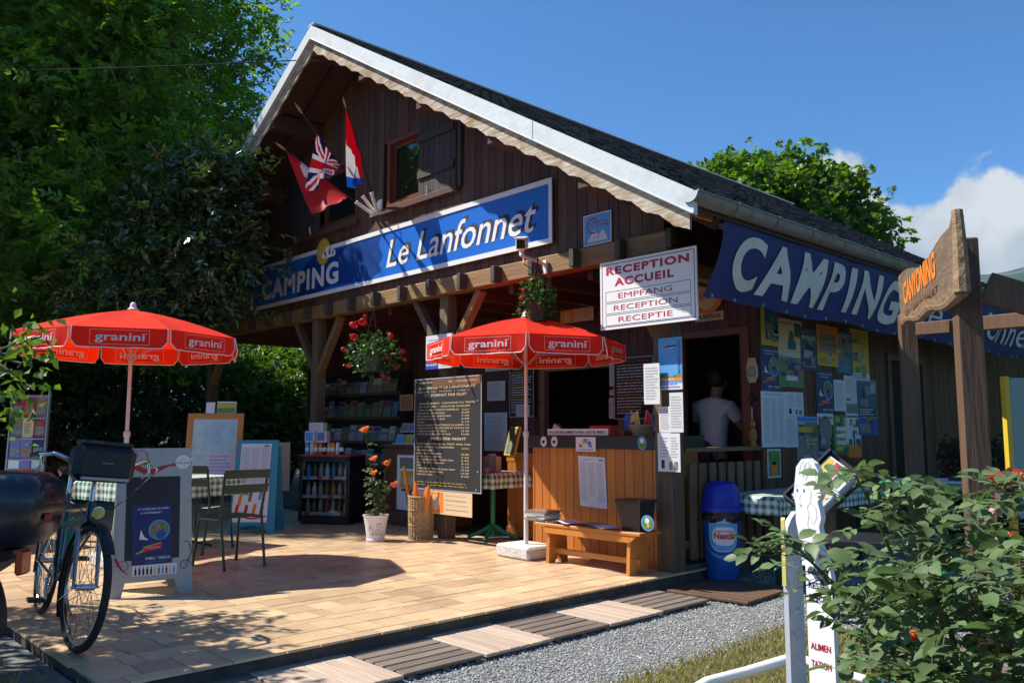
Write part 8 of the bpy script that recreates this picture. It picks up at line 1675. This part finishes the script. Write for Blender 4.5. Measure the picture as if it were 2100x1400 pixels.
# --- potted rose
def small_rose(parent, c, spec, inv):
    b = MB(); tops = []
    for (dx, dz) in spec: tp = c + us * dx + Z3 * dz; mid_ = c + us * dx * .4 + Z3 * (.3 + (dz - .3) * .5) + fwv * rg.uniform(-.03, .03); b.tube([c + Z3 * .25 + us * dx * .1, mid_, tp], [.006, .005, .003], 6); tops.append((mid_, tp))
    b.build('stems', m_cane, parent, kind='stuff')
    for mid_, tp in tops:
        for k in range(11): f = rg.uniform(.0, .88); p = (c + Z3 * .27).lerp(mid_, f * 2) if f < .5 else mid_.lerp(tp, f * 2 - 1); place_sprig(parent, p, Vector((rg.uniform(-1, 1), rg.uniform(-1, 1), rg.uniform(-.3, .3))), sunup + Vector((rg.uniform(-.6, .6), rg.uniform(-.6, .6), 0)), rg.uniform(.6, .95), rg.randrange(6), inv)
    return tops
c = WM[rp.name].translation; tops = small_rose(rp, c, [(-.14, 1.21), (-.03, .89), (.12, .84), (-.03, .73), (.20, .60), (.02, .5)], WM[rp.name].inverted())
for (mid_, tp), r in zip(tops[:5], (.075, .062, .07, .06, .07)): b = MB(); petalball(b, tp, r, 18, 0, rg, (Vector((-.2, -.3, .8))).normalized(), .62); b.build('flower', m_pet_o, rp)
# --- hanging baskets
def hanging(label, c, r, n_leaf, fl_, chain, seed, potr=.15):
    t = T('hanging_basket', label, 'hanging basket', c); b = MB(); b.lathe([(0, -.16), (potr * .7, -.16), (potr, .02), (potr * 1.06, .03), (potr, .035), (0, .02)], c, 20); b.build('pot', m_dgreen, t)
    b = MB(); tp = c + Z3 * chain
    for k in range(3): a = k * 2.1; b.tube([c + Vector((potr * math.cos(a), potr * math.sin(a), .02)), tp], .004, 5)
    b.tube([tp, tp + Z3 * .1], .006, 5); b.build('chain', m_blk, t); rgn = np.random.default_rng(seed); n = n_leaf
    dd = unit(rgn.normal(size=(n, 3))); rr = rgn.random(n) ** .45; cen = np.array(tuple(c)) + np.array([0, 0, .06]) + dd * rr[:, None] * np.array(r); low = cen[:, 2] < c.z - .05; cen[low, :2] += (dd[low, :2]) * .07
    V_, F_ = leaves_np(cen, rgn.normal(size=(n, 3)), rgn.normal(size=(n, 3)) * .7 + np.array([0, -.2, .7]), rgn.uniform(.03, .06, n), .42); npmesh('foliage', V_, F_, leafm('geranium_leaf', (.05, .11, .02), (.03, .07, .015)), parent=t)
    for (dx, dz, dy, r_) in fl_:
        b = MB(); p = c + us * dx * .85 + Z3 * dz * .85 - fwv * dy; b.tube([c + Z3 * .04, c.lerp(p, .6) + Z3 * .06, p], .003, 4, 1)
        for k in range(60): v = Vector(unit(rgn.normal(size=(1, 3)))[0]); s = v.cross(Vector((.3, .2, .9))).normalized(); u2 = v.cross(s); q = p + v * r_ * rgn.uniform(.6, 1); e = .013; b.add([q - s * e, q + u2 * e, q + s * e, q - u2 * e], [(0, 1, 2, 3)], 0, True)
        b.build('flower_head', [m_ger, m_cane], t)
hanging('hanging pot of red geraniums under the porch beam between the left and middle posts', ony(765, 735, 5.55), (.33, .33, .28), 700, ((-.26, .46, .1, .055), (-.14, .50, .1, .055), (-.25, .29, .12, .062), (-.42, .13, .0, .03), (-.34, -.10, .0, .035), (.26, .31, .1, .038), (.42, .10, .0, .03), (.22, .02, .1, .035), (.32, -.12, .0, .035), (.16, -.24, .1, .026), (.24, -.28, .05, .022), (.45, -.02, .0, .02), (-.11, .59, .05, .025)), .58, 3)
hanging('hanging pot of small leaved foliage above the right-hand parasol', ony(1103, 625, 5.6), (.19, .19, .26), 520, ((-.16, .15, .1, .022), (-.18, .06, .1, .025)), .42, 5, .12)
# ---------------------------------------------------------------- hills and mountain (one continuous ring of terrain)
az0 = math.atan2(*(lambda v: (v.y, v.x))(ray(2300, 600))); na, nr_ = 420, 26; vs = []
for j in range(nr_ + 1):
    f = j / nr_
    for i in range(na):
        a = 2 * math.pi * i / na; da = (a - az0 + math.pi) % (2 * math.pi) - math.pi
        H = 50 + 205 * math.exp(-(da / .50) ** 2) + 70 * math.exp(-((da + 2.4) / .6) ** 2); r_ = 700 + 800 * f
        n3 = noise.fractal(Vector((math.cos(a) * 5, math.sin(a) * 5, f * 2.2)), .9, 2.1, 6); prof = math.sin(min(1, f * 1.02) * math.pi / 2) ** 1.3
        vs.append((r_ * math.cos(a), r_ * math.sin(a), -3 + H * prof * (1 + .10 * n3 * (1 - .6 * f)) + 9 * noise.fractal(Vector((math.cos(a) * 22, math.sin(a) * 22, f * 8)), .9, 2, 4) * f))
b = MB(); b.add(vs, [(j * na + i, j * na + (i + 1) % na, (j + 1) * na + (i + 1) % na, (j + 1) * na + i) for j in range(nr_) for i in range(na)], 0, True, .5); b.build('hills', m_terra, kind='structure')

# ---------------------------------------------------------------- thin summer haze between the camera and the mountain
hz_m = bpy.data.materials.new('haze_air'); hz_m.use_nodes = True; nt = hz_m.node_tree; nt.nodes.clear(); o_ = nt.nodes.new('ShaderNodeOutputMaterial'); v_ = nt.nodes.new('ShaderNodeVolumePrincipled'); v_.inputs['Color'].default_value = (.55, .78, 1.0, 1); v_.inputs['Density'].default_value = .00011; v_.inputs['Anisotropy'].default_value = .1; nt.links.new(v_.outputs[0], o_.inputs['Volume'])
b = MB(); b.box((-1620, -1620, -25), (1620, 1620, 330)); b.build('haze', hz_m, kind='stuff')
